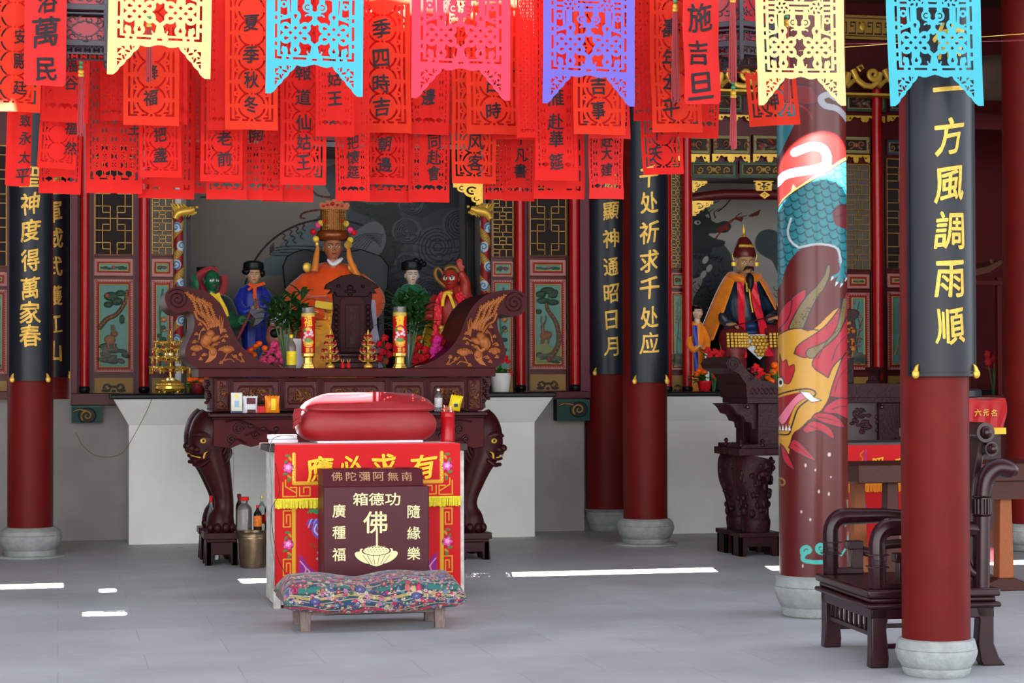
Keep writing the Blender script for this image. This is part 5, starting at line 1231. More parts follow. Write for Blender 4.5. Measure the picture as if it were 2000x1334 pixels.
db.prism([(c.x-0.06, c.z), (c.x-0.02, c.z+0.025), (c.x, c.z+0.04), (c.x+0.02, c.z+0.025), (c.x+0.06, c.z), (c.x+0.02, c.z-0.025), (c.x, c.z-0.04), (c.x-0.02, c.z-0.025)], SB+0.05, SB+0.07); db.ball((c.x, SB+0.05, c.z), (0.018, 0.008, 0.018), 12, 6)
solo('diamond_boss', db, m_gold, 'gilt diamond boss on the curved beam', 'boss', tuple(c))
bracket('corner_bracket', 884, 943, 357, 401, SB-0.05, f_corner, 'large gilt bracket in the upper right corner of the main niche', flip=True)
def dragon_post(px, y0, y1, label, flip):
 b = SB-0.04; k = mpp(px, b); R_ = 9.5*k; o = W(px, y1, b); zt = W(px, y0, b).z; t = thing('dragon_post', label, 'carved post', (o.x, b, o.z), 'carved dragon posts')
 nu, nv = 64, 330; A = np.linspace(0, 2*PI, nu, endpoint=False); Zv = np.linspace(o.z, zt, nv); AA, ZZ = np.meshgrid(A, Zv)
 Uv = (AA if not flip else -AA+2*PI); p = Paint(Uv/(2*PI)*60, (ZZ-o.z)/k, (146, 26, 30))
 Hh = (zt-o.z)/k
 for i in range(7):
  v = i*46-20
  for du in (-60, 0, 60): p.stroke([(du+0, v), (du+20, v+15), (du+40, v+31), (du+60, v+46)], 15, (190, 146, 62), 1.0, round_h=True)
 n0 = p.n; rr = np.mod(p.U*0.9+p.V*1.1, 6.0); g = p.C[:, 1] > 0.2; p.C[g & (rr < 1.4)] = lin((120, 82, 34))
 for i in range(9):
  v = 18+i*37
  for j in range(2):
   u = 8+31*j+(12 if i % 2 else 0)
   p.ell(u, v+9*j, 11, 10, (196, 204, 206), .7, dome=True); p.spiral(u, v+9*j, 9, 3.4, (62, 122, 164), 1.1, turns=1.3, a0=i)
 Rr = R_*(0.92+0.2*p.H.reshape(nv, nu))
 V = np.stack([o.x+Rr*np.cos(AA), b+Rr*np.sin(AA), ZZ], -1).reshape(-1, 3)-np.array(root_loc(t))
 part('shaft', grid_mesh('shaft', V, nu, nv, p.C, close=True), m_relief, t)
 hd = MB(); c = W(px, 412, b-0.02); s = -1 if flip else 1
 def T(u, v, q=0.0): return Vector((c.x+s*u*k, c.y-0.04-q, c.z-v*k))
 hd.tube([T(-8, 16), T(-2, 6), T(8, 2), T(20, 0), T(30, -4)], [6*k, 8*k, 9*k, 8*k, 5*k], 12, smooth=4)
 hd.tube([T(20, 5), T(28, 6), T(35, 3)], [4*k, 3.4*k, 2*k], 8); hd.ball(T(35, -7), (3.4*k, 3*k, 3*k), 8, 6); hd.ball(T(22, -6, 0.02), (2.4*k, 2.4*k, 2.4*k), 8, 6)
 for j in range(9): a = -8+4*j; hd.tube([T(a*0.8, 2-3*(j % 3)), T(a*0.8-6, -8-4*(j % 2)), T(a*0.8-10, -14)], [2.6*k, 2*k, .4*k], 6)
 for j in range(5): hd.tube([T(2+5*j, 6), T(-2+5*j, 13)], [2.6*k, .4*k], 6)
 part('dragon_head', hd, m_gold, t, label='gilt dragon head')
dragon_post(349, 398, 690, 'carved dragon post at the left jamb of the main niche', False)
dragon_post(948, 398, 690, 'carved dragon post at the right jamb of the main niche', True)
# ================================================================ the main altar table and what stands on it
m_wood = mat('maroon lacquered wood', (66, 16, 19), 0.42, var=0.16, vscale=7, spec=.1)
m_wood2 = mat('dark carved wood', (50, 14, 16), 0.36, var=0.15, vscale=9, spec=.15)
m_carve = mat('gilt-brown carving', attr=True, rough=0.42, gain=.6, var=0.10, vscale=30)
m_cgold = mat('worn gilt carving', (150, 84, 38), 0.42, metal=0.15, var=0.25, vscale=40)
m_porc = mat('white glazed pot', (222, 222, 216), 0.3, var=0.03); m_leaf = mat('dark green leaf', (44, 82, 36), 0.45, var=0.3, vscale=18, spec=0.4, translucent=0.15)
m_leaf2 = mat('fresh green leaf', (60, 124, 52), 0.5, var=0.2, vscale=20, translucent=0.15); m_orange = mat('orange fruit', (240, 92, 18), 0.35, var=0.08)
m_brass = mat('polished brass', (236, 186, 78), 0.22, metal=0.45, spec=0.5, var=0.06); m_fl_red = mat('red silk petals', (200, 18, 30), 0.6, var=0.25, vscale=40); m_fl_mag = mat('magenta silk petals', (216, 40, 140), 0.6, var=0.3, vscale=40)
m_fl_pnk = mat('pink silk petals', (226, 70, 120), 0.6, var=0.3, vscale=40)
bT = 17.2; bC = 17.32; DEP = 0.95
ZT = W(680, 719, bT).z
def T2(px, py, b): p = W(px, py, b); return (p.x, p.z)
tb = thing('altar_table', 'large maroon altar table with scrolled ends carved with gilt phoenixes', 'altar table', tuple(G(680, 1100))[:2]+(0,))
m = MB(); a, c = W(388, 737, bT), W(968, 719, bT); m.box((a.x, bT, a.z), (c.x, bT+DEP, ZT))
part('tabletop', m, m_wood, tb, bevel=0.006)
LW = [(388, 719), (374, 711), (364, 697), (362, 684), (369, 664), (378, 645), (380, 628), (376, 612), (366, 608), (352, 611), (338, 608), (327, 598), (322, 584), (325, 571), (336, 562), (352, 559), (372, 562), (394, 567), (412, 575), (430, 593), (442, 615), (452, 640), (464, 664), (480, 684), (502, 701), (530, 713), (552, 719)]
RW = [(968, 719), (978, 711), (987, 697), (988, 684), (982, 664), (974, 645), (972, 628), (977, 614), (990, 616), (1004, 618), (1018, 614), (1028, 603), (1031, 590), (1028, 577), (1018, 569), (1002, 566), (982, 567), (960, 572), (942, 581), (924, 599), (912, 620), (902, 645), (890, 668), (875, 685), (852, 702), (826, 713), (804, 719)]
def wing(pts, flip):
 poly = [T2(u, v, bT) for u, v in pts]; th = 0.30
 x0, x1 = min(p[0] for p in poly), max(p[0] for p in poly); z0, z1 = ZT, max(p[1] for p in poly)
 q = MB(); C = cr(np.array(poly), 5); q.prism([tuple(p) for p in C], bT+0.012, bT+DEP-0.01)
 w = part('scroll_end', q, m_wood, tb, sharp=30)
 r = MB(); uc, vc, s = (347, 585, -1) if not flip else (1005, 592, 1)
 A = np.linspace(0, 2.3*2*PI, 70); cc = W(uc, vc, bT); k = mpp(uc, bT)
 r.tube([(cc.x+s*(21-19*i/70)*k*math.cos(al+0.6), bT+0.010, cc.z+(21-19*i/70)*k*math.sin(al+0.6)) for i, al in enumerate(A)], [1.5*k]*70, 6)
 rim = [T2(u, v, bT) for u, v in (pts[3:9] if True else pts)]
 inn = [(x-s*0.05, z) for x, z in rim]
 r.tube([(x, bT+0.011, z) for x, z in cr(np.array(inn), 5)], 1.2*k, 6)
 part('volute', r, m_wood2, w)
 g = MB(); M = (lambda u: u) if not flip else (lambda u: 1350-u)
 def Q(u, v, d=0.0): p = W(M(u), v+(5 if flip else 0), bT); return (p.x, bT+0.006-d, p.z)
 kk = k
 def line(P, w0, w1): P = cr(np.array(P, float), 6); n = len(P); g.tube([Q(u, v) for u, v in P], [(w0+(w1-w0)*i/n)*kk for i in range(n)], 7, flat=1.0)
 for i in range(4):
  P = cr(np.array([(364+10*i, 571+5*i-2*(i == 3)), (378+11*i, 588+4*i), (386+11*i, 608+4*i), (402+8*i, 622+3*i), (410+5*i, 640-1*i)], float), 8)
  g.tube([Q(u, v) for u, v in P], [2.5*kk]*len(P), 7)
  for j in range(0, len(P), 2): g.ball(Q(P[j][0]-2, P[j][1]+1, .003), (2.2*kk, 1.5*kk, 2.0*kk), 6, 4); g.ball(Q(P[j][0]+2.4, P[j][1]-1, .003), (2.0*kk, 1.5*kk, 1.8*kk), 6, 4)
 line([(380, 607), (386, 622), (398, 630), (408, 646)], 3.0, 2)
 for i in range(3): line([(432+2*i, 652-3*i), (429+3*i, 635), (430+3*i, 616+3*i)], 2.0, 0.8)
 g.ball(Q(411, 651), (9*kk, 4.5*kk, 8*kk), 12, 8); g.ball(Q(404, 663), (11*kk, 5*kk, 14*kk), 12, 8, R=Matrix.Rotation(0.5 if not flip else -0.5, 3, 'Y')); g.ball(Q(420, 661), (11*kk, 4*kk, 6*kk), 12, 8, R=Matrix.Rotation(-0.5 if not flip else 0.5, 3, 'Y'))
 for i in range(4): line([(398+4*i, 656+2*i), (393+3*i, 668), (399+3*i, 678)], 2.6, 1.4)
 line([(404, 676), (412, 680), (419, 672), (430, 668)], 5, 1.5); g.ball(Q(421, 672), (6*kk, 4*kk, 4*kk), 10, 7)
 g.ball(Q(416, 686), (8*kk, 4*kk, 9*kk), 12, 8); g.prism([(lambda p: (p[0], p[2]))(Q(u, v)) for u, v in ((408, 684), (424, 688), (422, 697), (412, 706), (400, 709), (408, 698))], bT+0.001, bT+0.012)
 for (u, v, q_) in ((384, 681, 9), (444, 683, 11)):
  g.ball(Q(u, v), (q_*kk, 4*kk, q_*0.7*kk), 12, 7)
  for j in range(7): al = PI*(j/6); g.ball(Q(u+q_*math.cos(al), v-q_*0.55*math.sin(al), .002), (3.6*kk, 2.4*kk, 3.2*kk), 8, 5)
 for P in (((444, 690), (436, 704), (431, 710)), ((452, 692), (462, 700), (470, 705)), ((436, 704), (450, 701), (458, 707)), ((394, 694), (400, 690), (406, 694)), ((388, 664), (392, 648), (400, 640)), ((428, 662), (438, 656), (444, 656)), ((380, 664), (388, 668)), ((468, 690), (472, 698), (475, 704))): line(P, 1.5, 1.0)
 for (u, v) in ((391, 633), (398, 643), (384, 652), (379, 668), (437, 665), (442, 656), (379, 692), (392, 701), (398, 693), (430, 683), (460, 696), (474, 705), (432, 708), (470, 692), (410, 594), (439, 646)):
  for dd in ((-2, 1), (2, 1), (0, -2)): g.ball(Q(u+dd[0], v+dd[1]), (2.7*kk, 1.6*kk, 2.2*kk), 7, 5)
 part('phoenix_carving', g, m_cgold, w, label='gilt phoenix among peonies in low relief')
wing(LW, False); wing(RW, True)
m = MB(); a, c = W(417, 804, bC), W(943, 737, bC); m.box((a.x, bC, a.z), (c.x, bT+DEP-0.06, c.z)); part('case', m, m_wood, tb, bevel=0.004)
zc0, zc1 = a.z, c.z
def carved(px0, px1, y0, y1, name, seed, label, b=bC-0.004, base=(96, 30, 30)):
 pt, nx, ny = panel_paint(px0, y0, px1, y1, b, base, int((px1-px0)*1.6), int((y1-y0)*1.6)); rr = random.Random(seed)
 w, h = px1-px0, y1-y0
 pt.stroke([(px0+2, y0+2), (px1-2, y0+2), (px1-2, y1-2), (px0+2, y1-2), (px0+2, y0+2)], 2.2, base, .8, sm=0)
 if w > h:
  pt.stroke([(px0+w*.14, y0+h*.3), (px0+w*.18, y0+h*.22), (px1-w*.18, y0+h*.22), (px1-w*.14, y0+h*.3), (px1-w*.14, y1-h*.3), (px1-w*.18, y1-h*.22), (px0+w*.18, y1-h*.22), (px0+w*.14, y1-h*.3), (px0+w*.14, y0+h*.3)], 2, base, .5, sm=0)
  u0, u1, v0, v1 = px0+w*.2, px1-w*.2, y0+h*.32, y1-h*.3
 else: u0, u1, v0, v1 = px0+w*.25, px1-w*.25, y0+h*.15, y1-h*.12
 for k in range(int((u1-u0)*(v1-v0)/26)):
  u, v = rr.uniform(u0, u1), rr.uniform(v0, v1); A = rr.uniform(0, PI)
  cg = rr.choice(((148, 88, 46), (116, 64, 40), (168, 104, 58)))
  if rr.random() < .5: pt.stroke([(u-5*math.cos(A), v-5*math.sin(A)), (u, v+rr.uniform(-3, 3)), (u+5*math.cos(A), v+5*math.sin(A))], 2.6, cg, 1.0, round_h=True, w2=1.4)
  else: pt.ell(u, v, rr.uniform(2, 4.5), rr.uniform(1.6, 3), cg, 1.1, rot=A, dome=True)
 part(name, panel_mesh(name, pt, px0, y0, px1, y1, b, nx, ny, root_loc(tb), 0.016), m_carve, tb, label=label)
for i, (p0, p1) in enumerate(((452, 547), (553, 622), (629, 755), (762, 831), (837, 911))): carved(p0, p1, 742, 801, 'carved_drawer', i, 'carved drawer front with gilt-brown relief')
for i, (p0, p1) in enumerate(((420, 446), (914, 941))): carved(p0, p1, 740, 802, 'pilaster', 10+i, 'carved end pilaster', b=bC-0.018)
for s, px in ((-1, 417), (1, 943)):
 q = MB(); x = W(px, 770, bC).x
 prof = [(0, zc1), (0.075, zc1-0.005), (0.085, zc1-0.06), (0.06, zc1-0.10), (0.07, zc1-0.16), (0.03, zc1-0.22), (0.035, zc1-0.26), (0.0, zc0)]
 q.prism([(x+s*u, z) for u, z in prof], bC+0.05, bC+0.10)
 for k in range(9): q.ball((x+s*rnd.uniform(.015, .06), bC+0.045, zc1-0.03-0.022*k), (0.017, 0.014, 0.014), 8, 6)
 part('side_flange', q, m_wood2, tb)
m = MB(); a, c = W(409, 812, bT-0.12), W(953, 804, bT-0.12); ZLG = c.z
m.box((a.x, bT-0.12, ZLG-0.032), (c.x, bT+DEP, ZLG)); m.box((a.x+0.02, bT-0.09, ZLG-0.05), (c.x-0.02, bT+DEP-0.02, ZLG-0.032)); part('ledge', m, m_wood2, tb, bevel=0.008)
m = MB(); ap = [(417, 815), (945, 815), (945, 872), (925, 876), (902, 868), (880, 873), (850, 866), (680, 868), (520, 866), (490, 873), (470, 867), (450, 876), (417, 872)]
m.prism([T2(u, v, bT-0.03) for u, v in ap], bT-0.03, bT+0.04); apr = part('apron', m, m_wood, tb, bevel=0.005)
q = MB(); k = mpp(500, bT)
for s, ux in ((1, 0), (-1, 1362)):
 X = lambda u: ux+s*u
 for (u, v, rr) in ((466, 838, 12), (500, 850, 9), (452, 858, 8)):
  A = np.linspace(0, 3.2*PI, 26); c = W(X(u), v, bT-0.03); q.tube([(c.x+s*(rr*(1-i/28))*k*math.cos(al), c.y-0.004, c.z+(rr*(1-i/28))*k*math.sin(al)) for i, al in enumerate(A)], [2.2*k]*26, 6)
 for P in (((440, 824), (470, 822), (500, 836), (530, 846)), ((480, 850), (510, 840), (540, 846)), ((448, 870), (462, 858), (480, 866))):
  q.tube([tuple(W(X(u), v, bT-0.036)) for u, v in cr(np.array(P, float), 5)], 2.4*k, 6)
 for (u, v) in ((515, 838), (528, 852), (490, 832), (540, 838)): q.ball(tuple(W(X(u), v, bT-0.034)), (6*k, 3*k, 5*k), 8, 6)
part('apron_carving', q, m_wood2, apr)
def table_leg(mirror, y):
 s = -1 if mirror else 1; k = mpp(430, bT); px = (lambda u: u) if not mirror else (lambda u: 1362-u)
 L = [(428, 818, 36), (418, 836, 42), (412, 862, 42), (414, 884, 38), (424, 914, 30), (433, 945, 24), (440, 975, 19), (440, 996, 20), (436, 1012, 25), (434, 1028, 27), (434, 1041, 25)]
 m = MB(); pts = [Vector((W(px(u), v, bT).x, y, W(px(u), v, bT).z)) for u, v, r in L]
 m.tube(pts, [r*k for u, v, r in L], 22, up=(0, 1, 0), smooth=4); lg = part('leg', m, m_wood2, tb)
 def T(u, v, d): p = W(px(u), v, bT); return (p.x, y-d*k, p.z)
 f = MB()
 f.ball(T(376, 876, 20), (9*k, 10*k, 8*k), 12, 8); f.ball(T(386, 878, 27), (8*k, 9*k, 7*k), 12, 8); f.ball(T(378, 884, 12), (7*k, 8*k, 6*k), 10, 7)
 f.tube([T(376, 852, 22), T(388, 848, 36), T(404, 850, 40), T(414, 858, 38)], [3*k, 5*k, 5*k, 2*k], 8, smooth=4); f.tube([T(378, 896, 18), T(390, 897, 34), T(404, 890, 38), T(412, 880, 37)], [3*k, 3.4*k, 3*k, 2*k], 8, smooth=4)
 f.tube([T(380, 908, 14), T(394, 908, 30), T(410, 898, 36)], [4*k, 4.6*k, 3*k], 8, smooth=4)
 for j in range(4): f.tube([T(430+5*j, 850+6*j, 36-3*j), T(440+4*j, 862+8*j, 32), T(434+3*j, 880+8*j, 32)], [3.4*k, 3*k, 1*k], 7, smooth=3)
 part('beast_face', f, m_wood2, lg)
 e = MB(); e.ball(T(397, 861, 39), (6.5*k, 4*k, 5.4*k), 12, 8); part('eye', e, m_gold, lg, label='gilt eye'); e = MB(); e.ball(T(397, 861, 43), (2.6*k, 2*k, 2.6*k), 8, 6); part('pupil', e, m_black, lg)
 e = MB(); e.tube([T(398, 895, 38), T(400, 886, 42), T(405, 882, 40)], [2.4*k, 2*k, .6*k], 7, smooth=3); e.tube([T(374, 890, 15), T(386, 893, 34), T(398, 895, 38)], [1.2*k, 1.4*k, 1.4*k], 6, smooth=3); part('tusk', e, m_gold, lg, label='gilt tusk and lip')
 c = MB()
 for j in range(4): a = -0.9+0.6*j; x0 = pts[-2]; c.ball((x0.x+27*k*math.sin(a), y-27*k*math.cos(a), x0.z-4*k), (8*k, 8*k, 10*k), 10, 7)
 part('paw', c, m_wood2, lg)
 return pts[-1]
for mir in (False, True):
 for y in (bT+0.17, bT+DEP-0.17):
  e = table_leg(mir, y)
  q = MB(); zp = e.z; x = e.x
  q.box((x-0.15, y-0.16, zp-0.055), (x+0.15, y+0.16, zp)); q.box((x-0.13, y-0.14, zp-0.08), (x+0.13, y+0.14, zp-0.055))
  h = zp-0.08
  q.prism([(x-0.14, 0), (x-0.08, 0), (x-0.065, h*.45), (x+0.065, h*.45), (x+0.08, 0), (x+0.14, 0), (x+0.13, h), (x-0.13, h)], y-0.14, y-0.09); q.prism([(x-0.14, 0), (x-0.08, 0), (x-0.065, h*.45), (x+0.065, h*.45), (x+0.08, 0), (x+0.14, 0), (x+0.13, h), (x-0.13, h)], y+0.09, y+0.14)
  for sx in (-1, 1): q.box((x+sx*0.13, y-0.14, 0), (x+sx*0.085, y+0.14, h))
  part('pedestal', q, m_wood2, tb, bevel=0.005)
m = MB(); xa, xb = W(470, 1040, bT).x, W(894, 1040, bT).x; m.box((xa-0.02, bT+0.05, 0.245), (xb+0.02, bT+0.34, 0.272));
for x in (xa+0.05, xb-0.05): m.box((x-0.03, bT+0.06, 0), (x+0.03, bT+0.33, 0.245))
bs = solo('low_bench', m, m_wood2, 'low dark bench between the feet of the altar table', 'bench', ((xa+xb)/2, bT+0.2, 0), bevel=0.004); ZBN = 0.272
def lathe_thing(name, label, cat, px, py, b, prof, m, group=None, n=24):
 o = W(px, py, b); q = MB(); q.lathe(prof, tuple(o), n); return solo(name, q, m, label, cat, tuple(o), group)
def on(px, b, z): p = W(px, 720, b); return Vector((p.x, b, z))
def red_lamp(px, ch, label, b=bT+0.22):
 o = on(px, b, ZT+0.001); k = mpp(px, b); t = thing('standing_lamp', label, 'lamp', tuple(o), 'red standing lamps')
 q = MB(); q.lathe([(14*k, 0), (14*k, 3*k), (12*k, 4*k), (12*k, 7*k), (9.5*k, 9*k), (9*k, 20*k), (11*k, 22*k), (13*k, 24*k), (13*k, 28*k), (11*k, 29*k)], tuple(o), 8); part('base', q, m_brass, t, label='gilt stepped base')
 nu, nv = 60, 110; A = np.linspace(0, 2*PI, nu, endpoint=False); Zv = np.linspace(o.z+28*k, o.z+107*k, nv); AA, ZZ = np.meshgrid(A, Zv)
 rel = (AA+PI/2+0.15+PI) % (2*PI)-PI
 p = Paint(rel*14.0, (ZZ-o.z)/k, (206, 26, 26)); gy = (236, 180, 48)
 p.box(-50, 100, 50, 108, (206, 170, 70)); p.box(-50, 27, 50, 29, (206, 170, 70))
 p.ell(1, 50, 12, 6, gy); p.ell(1, 54, 8, 4, (96, 140, 60)); p.stroke([(-8, 44), (1, 42), (10, 44)], 2, gy)
 for u, v in ((-7, 60), (-3, 64), (4, 66), (8, 70), (10, 64), (-10, 55), (6, 74), (-6, 68)): p.ell(u, v, 3, 2.6, (236, 206, 214))
 p.ell(-8, 74, 6, 4, (120, 120, 60)); p.ell(0, 76, 6, 3, gy)
 V = np.stack([o.x+13.3*k*np.cos(AA), o.y+13.3*k*np.sin(AA), ZZ], -1).reshape(-1, 3)-np.array(o)
 sl = part('sleeve', grid_mesh('sleeve', V, nu, nv, p.C, close=True), mat('printed red sleeve', attr=True, rough=0.35, coat=0.2), t, label='printed red sleeve')
 def place(u, v, q_): a = -PI/2-0.15+u/(13.3*k); return np.stack([o.x+(13.45*k+q_*.03)*np.cos(a), o.y+(13.45*k+q_*.03)*np.sin(a), o.z+v], -1)
 part('characters', letters([(ch, 0, 91*k, 17*k, 20*k), ('喜', -1*k, 35*k, 7*k, 9*k), ('發', 8*k, 35*k, 6*k, 8*k)], place, bold=0.025, step=0.25), mat('yellow print', (240, 196, 50), 0.5), sl)
 g = MB(); g.lathe([(12.6*k, 107*k), (12.6*k, 118*k), (12*k, 118.5*k), (11.6*k, 107*k)], tuple(o), 24); part('glass_rim', g, glass('clear glass', (225, 225, 215)), t)
 c = MB(); c.lathe([(1*k, 107*k), (12*k, 107*k), (11*k, 108*k), (2*k, 110*k)], tuple(o), 16); part('cap', c, m_gold, t)
red_lamp(602, '福', 'red standing lamp with gold characters left of the spirit tablet')
red_lamp(781, '寶', 'red standing lamp with gold characters right of the spirit tablet')
def lamp_tree(px, label, b=bT+0.14):
 o = on(px, b, ZT+0.001); k = mpp(px, b); t = thing('lamp_tree', label, 'ornament', tuple(o), 'small gilt lamp trees')
 q = MB(); q.lathe([(8*k, 0), (9*k, 2*k), (9*k, 4*k), (7*k, 7*k), (3*k, 9*k), (2*k, 12*k), (4*k, 14*k), (3*k, 16*k), (2*k, 60*k), (3.4*k, 62*k), (1*k, 74*k)], tuple(o), 16)
 bulbs = MB()
 for z, n, r in ((16, 8, 17), (30, 7, 14), (44, 5, 10), (57, 3, 6)):
  for j in range(n):
   a = 2*PI*j/n+z; x, y = math.cos(a)*r*k, math.sin(a)*r*k; c = o+Vector((x, y, (z+4)*k))
   q.tube([o+Vector((0, 0, z*k)), o+Vector((x*.6, y*.6, (z-3)*k)), o+Vector((x, y, z*k))], [1.7*k, 1.5*k, 1.4*k], 6)
   q.lathe([(0.5*k, -1*k), (3.2*k, 0), (3.4*k, 1*k), (2*k, 1.4*k)], tuple(c-Vector((0, 0, 3*k))), 8); bulbs.ball(tuple(c), (3.8*k, 3.8*k, 4.2*k), 8, 6)
   q.tube([c+Vector((0, 0, 2.6*k)), c+Vector((0, 0, 6*k))], [2.2*k, .3*k], 6)
 part('branches', q, m_brass, t, label='gilt stem and branches'); part('bulbs', bulbs, mat('ruby glass', (150, 14, 22), 0.12, coat=0.5), t, label='red glass bulbs')
lamp_tree(645, 'gilt lamp tree with red bulbs left of the spirit tablet')
lamp_tree(719, 'gilt lamp tree with red bulbs right of the spirit tablet')
m_tab = mat('old tablet wood', (36, 12, 14), .5, var=.15, spec=.1); b = bT+0.40; o = on(688, b, ZT+0.001); k = mpp(688, b); t = thing('spirit_tablet', 'dark carved spirit tablet with a domed crest in the middle of the altar table', 'spirit tablet', tuple(o))
q = MB(); X = lambda u: o.x+(u-688)*k; Zq = lambda v: o.z+(719-v)*k
q.box((X(640), b-0.05, Zq(719)), (X(737), b+0.14, Zq(708))); q.box((X(646), b-0.04, Zq(708)), (X(731), b+0.13, Zq(697))); q.box((X(640), b-0.055, Zq(697)), (X(737), b+0.14, Zq(690))); part('base', q, m_wood2, t, bevel=0.006)
q = MB(); q.prism([(X(u), Zq(v)) for u, v in ((652, 690), (652, 650), (648, 640), (653, 600), (650, 575), (660, 570), (718, 570), (728, 575), (725, 600), (730, 640), (724, 650), (724, 690))], b, b+0.06); body = part('body', q, m_tab, t, bevel=0.006)
q = MB(); q.prism([(X(u), Zq(v)) for u, v in ((664, 688), (664, 588), (672, 580), (704, 580), (712, 588), (712, 688))], b-0.012, b); q.prism([(X(u), Zq(v)) for u, v in ((674, 680), (674, 596), (702, 596), (702, 680))], b-0.022, b-0.012); part('inner_panel', q, mat('tablet wood', (50, 18, 20), 0.5, var=0.1, spec=.1), t, bevel=0.004)
q = MB(); cres = [(634, 566), (638, 556), (652, 548), (666, 540), (688, 536), (708, 540), (722, 548), (735, 556), (741, 562), (730, 566), (736, 574), (722, 572), (718, 580), (658, 580), (654, 572), (640, 576), (648, 566)]
q.prism([(X(u), Zq(v)) for u, v in cres], b-0.03, b+0.07);
for u, v, r_ in ((683, 563, 7), (676, 570, 4), (691, 570, 4), (683, 576, 5), (660, 560, 4), (708, 560, 4)): q.ball((X(u), b-0.03, Zq(v)), (r_*k, 0.016, r_*k*0.8), 10, 7)
part('crest', q, m_tab, t, bevel=0.006)
q = MB();
for s in (-1, 1):
 for j in range(8): q.ball((X(688+s*31), b-0.005, Zq(600+11*j)), (5*k, 0.016, 6*k), 8, 6)
part('carved_border', q, m_tab, t)
lt = letters([(c, X(688), Zq(606+15*i), 13*k, 13*k) for i, c in enumerate('敕封天上聖')], lambda u, v, q_: np.stack([u, b-0.024-q_*0.05, v], -1), bold=0.02, ext=0.06); part('lettering', lt, m_wood2, t, label='raised carved characters')
def bottle(name, px, b, z, hpx, rpx, m, capm, label, cat='bottle', capc=None, neck=0.3, lab=None, root=None, group=None, labh=(.2, .6)):
 o = on(px, b, z); k = mpp(px, b); h, r_ = hpx*k, rpx*k; t = thing(name, label, cat, tuple(o), group)
 q = MB(); q.lathe([(r_*.9, 0.0005), (r_, h*.02), (r_, h*.62), (r_*.9, h*.70), (r_*.42, h*.82), (r_*neck, h*.88), (r_*neck, h*.94)], tuple(o), 20); part('body', q, m, t)
 q = MB(); q.lathe([(r_*neck*1.2, h*.9), (r_*neck*1.25, h*.91), (r_*neck*1.25, h*.99), (r_*neck*1.1, h)], tuple(o), 16); part('cap', q, capm, t)
 if lab: q = MB(); q.lathe([(r_*1.0, h*labh[0]), (r_*1.02, h*labh[0]), (r_*1.02, h*labh[1]), (r_*1.0, h*labh[1])], tuple(o), 20); part('label', q, lab, t)
 return t
gl_clear = glass('bottle glass', (214, 226, 222)); gl_dark = glass('dark bottle glass', (60, 40, 26)); m_capY = mat('yellow cap', (230, 186, 20), 0.4); m_capR = mat('red cap', (206, 28, 26), 0.4); m_capW = mat('white cap', (228, 228, 228), 0.4); m_capG = mat('gold cap', (196, 156, 70), 0.35, metal=0.6)
m_labY = mat('yellow label', (232, 200, 30), 0.5, var=0.1, vscale=40); m_labO = mat('orange label', (232, 120, 40), 0.5, var=0.4, vscale=60); m_labW = mat('printed label', (210, 200, 200), 0.5, var=0.3, vscale=60); m_labR = mat('red label', (196, 40, 44), 0.5, var=0.3, vscale=50)
bottle('drink_bottle', 569, bT+0.12, ZT, 66, 9.5, mat('murky bottle', (108, 98, 84), 0.15, coat=0.4), m_capY, 'bottle with a yellow cap and yellow label on the altar table', lab=m_labY, labh=(.1, .5))
m_paper = mat('white paper', (222, 222, 232), 0.8)
q = MB(); o = on(584, bT+0.34, ZT+0.001); k = mpp(584, bT+0.34); q.box((o.x-12*k, o.y, o.z), (o.x+12*k, o.y+0.004, o.z+58*k)); q.box((o.x-9*k, o.y-0.02, o.z), (o.x+10*k, o.y-0.016, o.z+28*k)); solo('paper_sheet', q, m_paper, 'white paper propped behind the left standing lamp', 'paper', tuple(o))
q = MB(); o = on(727, bT+0.62, ZT+0.001); k = mpp(727, bT+0.62); P = [(-8, 135), (6, 132), (10, 80), (20, 20), (22, 2), (-4, 0), (-10, 60)]
q.prism([(o.x+u*k, o.z+v*k) for u, v in P], o.y, o.y+0.02); solo('folded_cloth', q, mat('pale lilac cloth', (206, 204, 232), 0.75), 'pale lilac cloth hanging right of the spirit tablet', 'cloth', tuple(o))
for px, lb in ((669, 'left of two tiny red figurines before the spirit tablet'), (681, 'right of two tiny red figurines before the spirit tablet')):
 o = on(px, bT+0.06, ZT+0.001); k = mpp(px, bT); t = thing('red_figurine', lb, 'figurine', tuple(o), 'tiny red figurines'); q = MB(); q.lathe([(3.6*k, 0), (4.6*k, 3*k), (4.2*k, 7*k), (2.4*k, 9*k), (3*k, 11*k), (1*k, 13*k)], tuple(o), 14); part('body', q, m_fl_red, t)
 q = MB();
 for s in (-1, 1): q.tube([o+Vector((s*1.5*k, 0, 12*k)), o+Vector((s*3*k, 0, 17*k))], [1*k, .4*k], 6)
 part('ears', q, m_gold, t)
q = MB(); o = on(817, bT+0.05, ZT+0.006); q.tube([o+Vector((-0.03, 0, 0)), o+Vector((0.03, 0, 0.012))], 0.008, 10); solo('paper_roll', q, mat('cream paper', (220, 196, 170), 0.8), 'small cream paper roll at the right end of the altar table', 'paper roll', tuple(o))
def leaf(mb, p, d, L, w, droop, n=7):
 p, d = Vector(p), Vector(d).normalized(); s = d.cross(Vector((0, 0, 1)))
 if s.length < .1: s = Vector((1, 0, 0))
 s.normalize(); V = []; q = p.copy()
 for i in range(n):
  t = i/(n-1); ww = w*math.sin(PI*min(1, .12+t*.88))**.8*(1 if t < 1 else .02); dd = (d+Vector((0, 0, -droop*t*t*1.6))).normalized()
  up = s.cross(dd)
  V += [q-s*ww, q+up*ww*-.25, q+s*ww]; q = q+dd*(L/(n-1))
 mb.sheet([tuple(v) for v in V], 3, n)
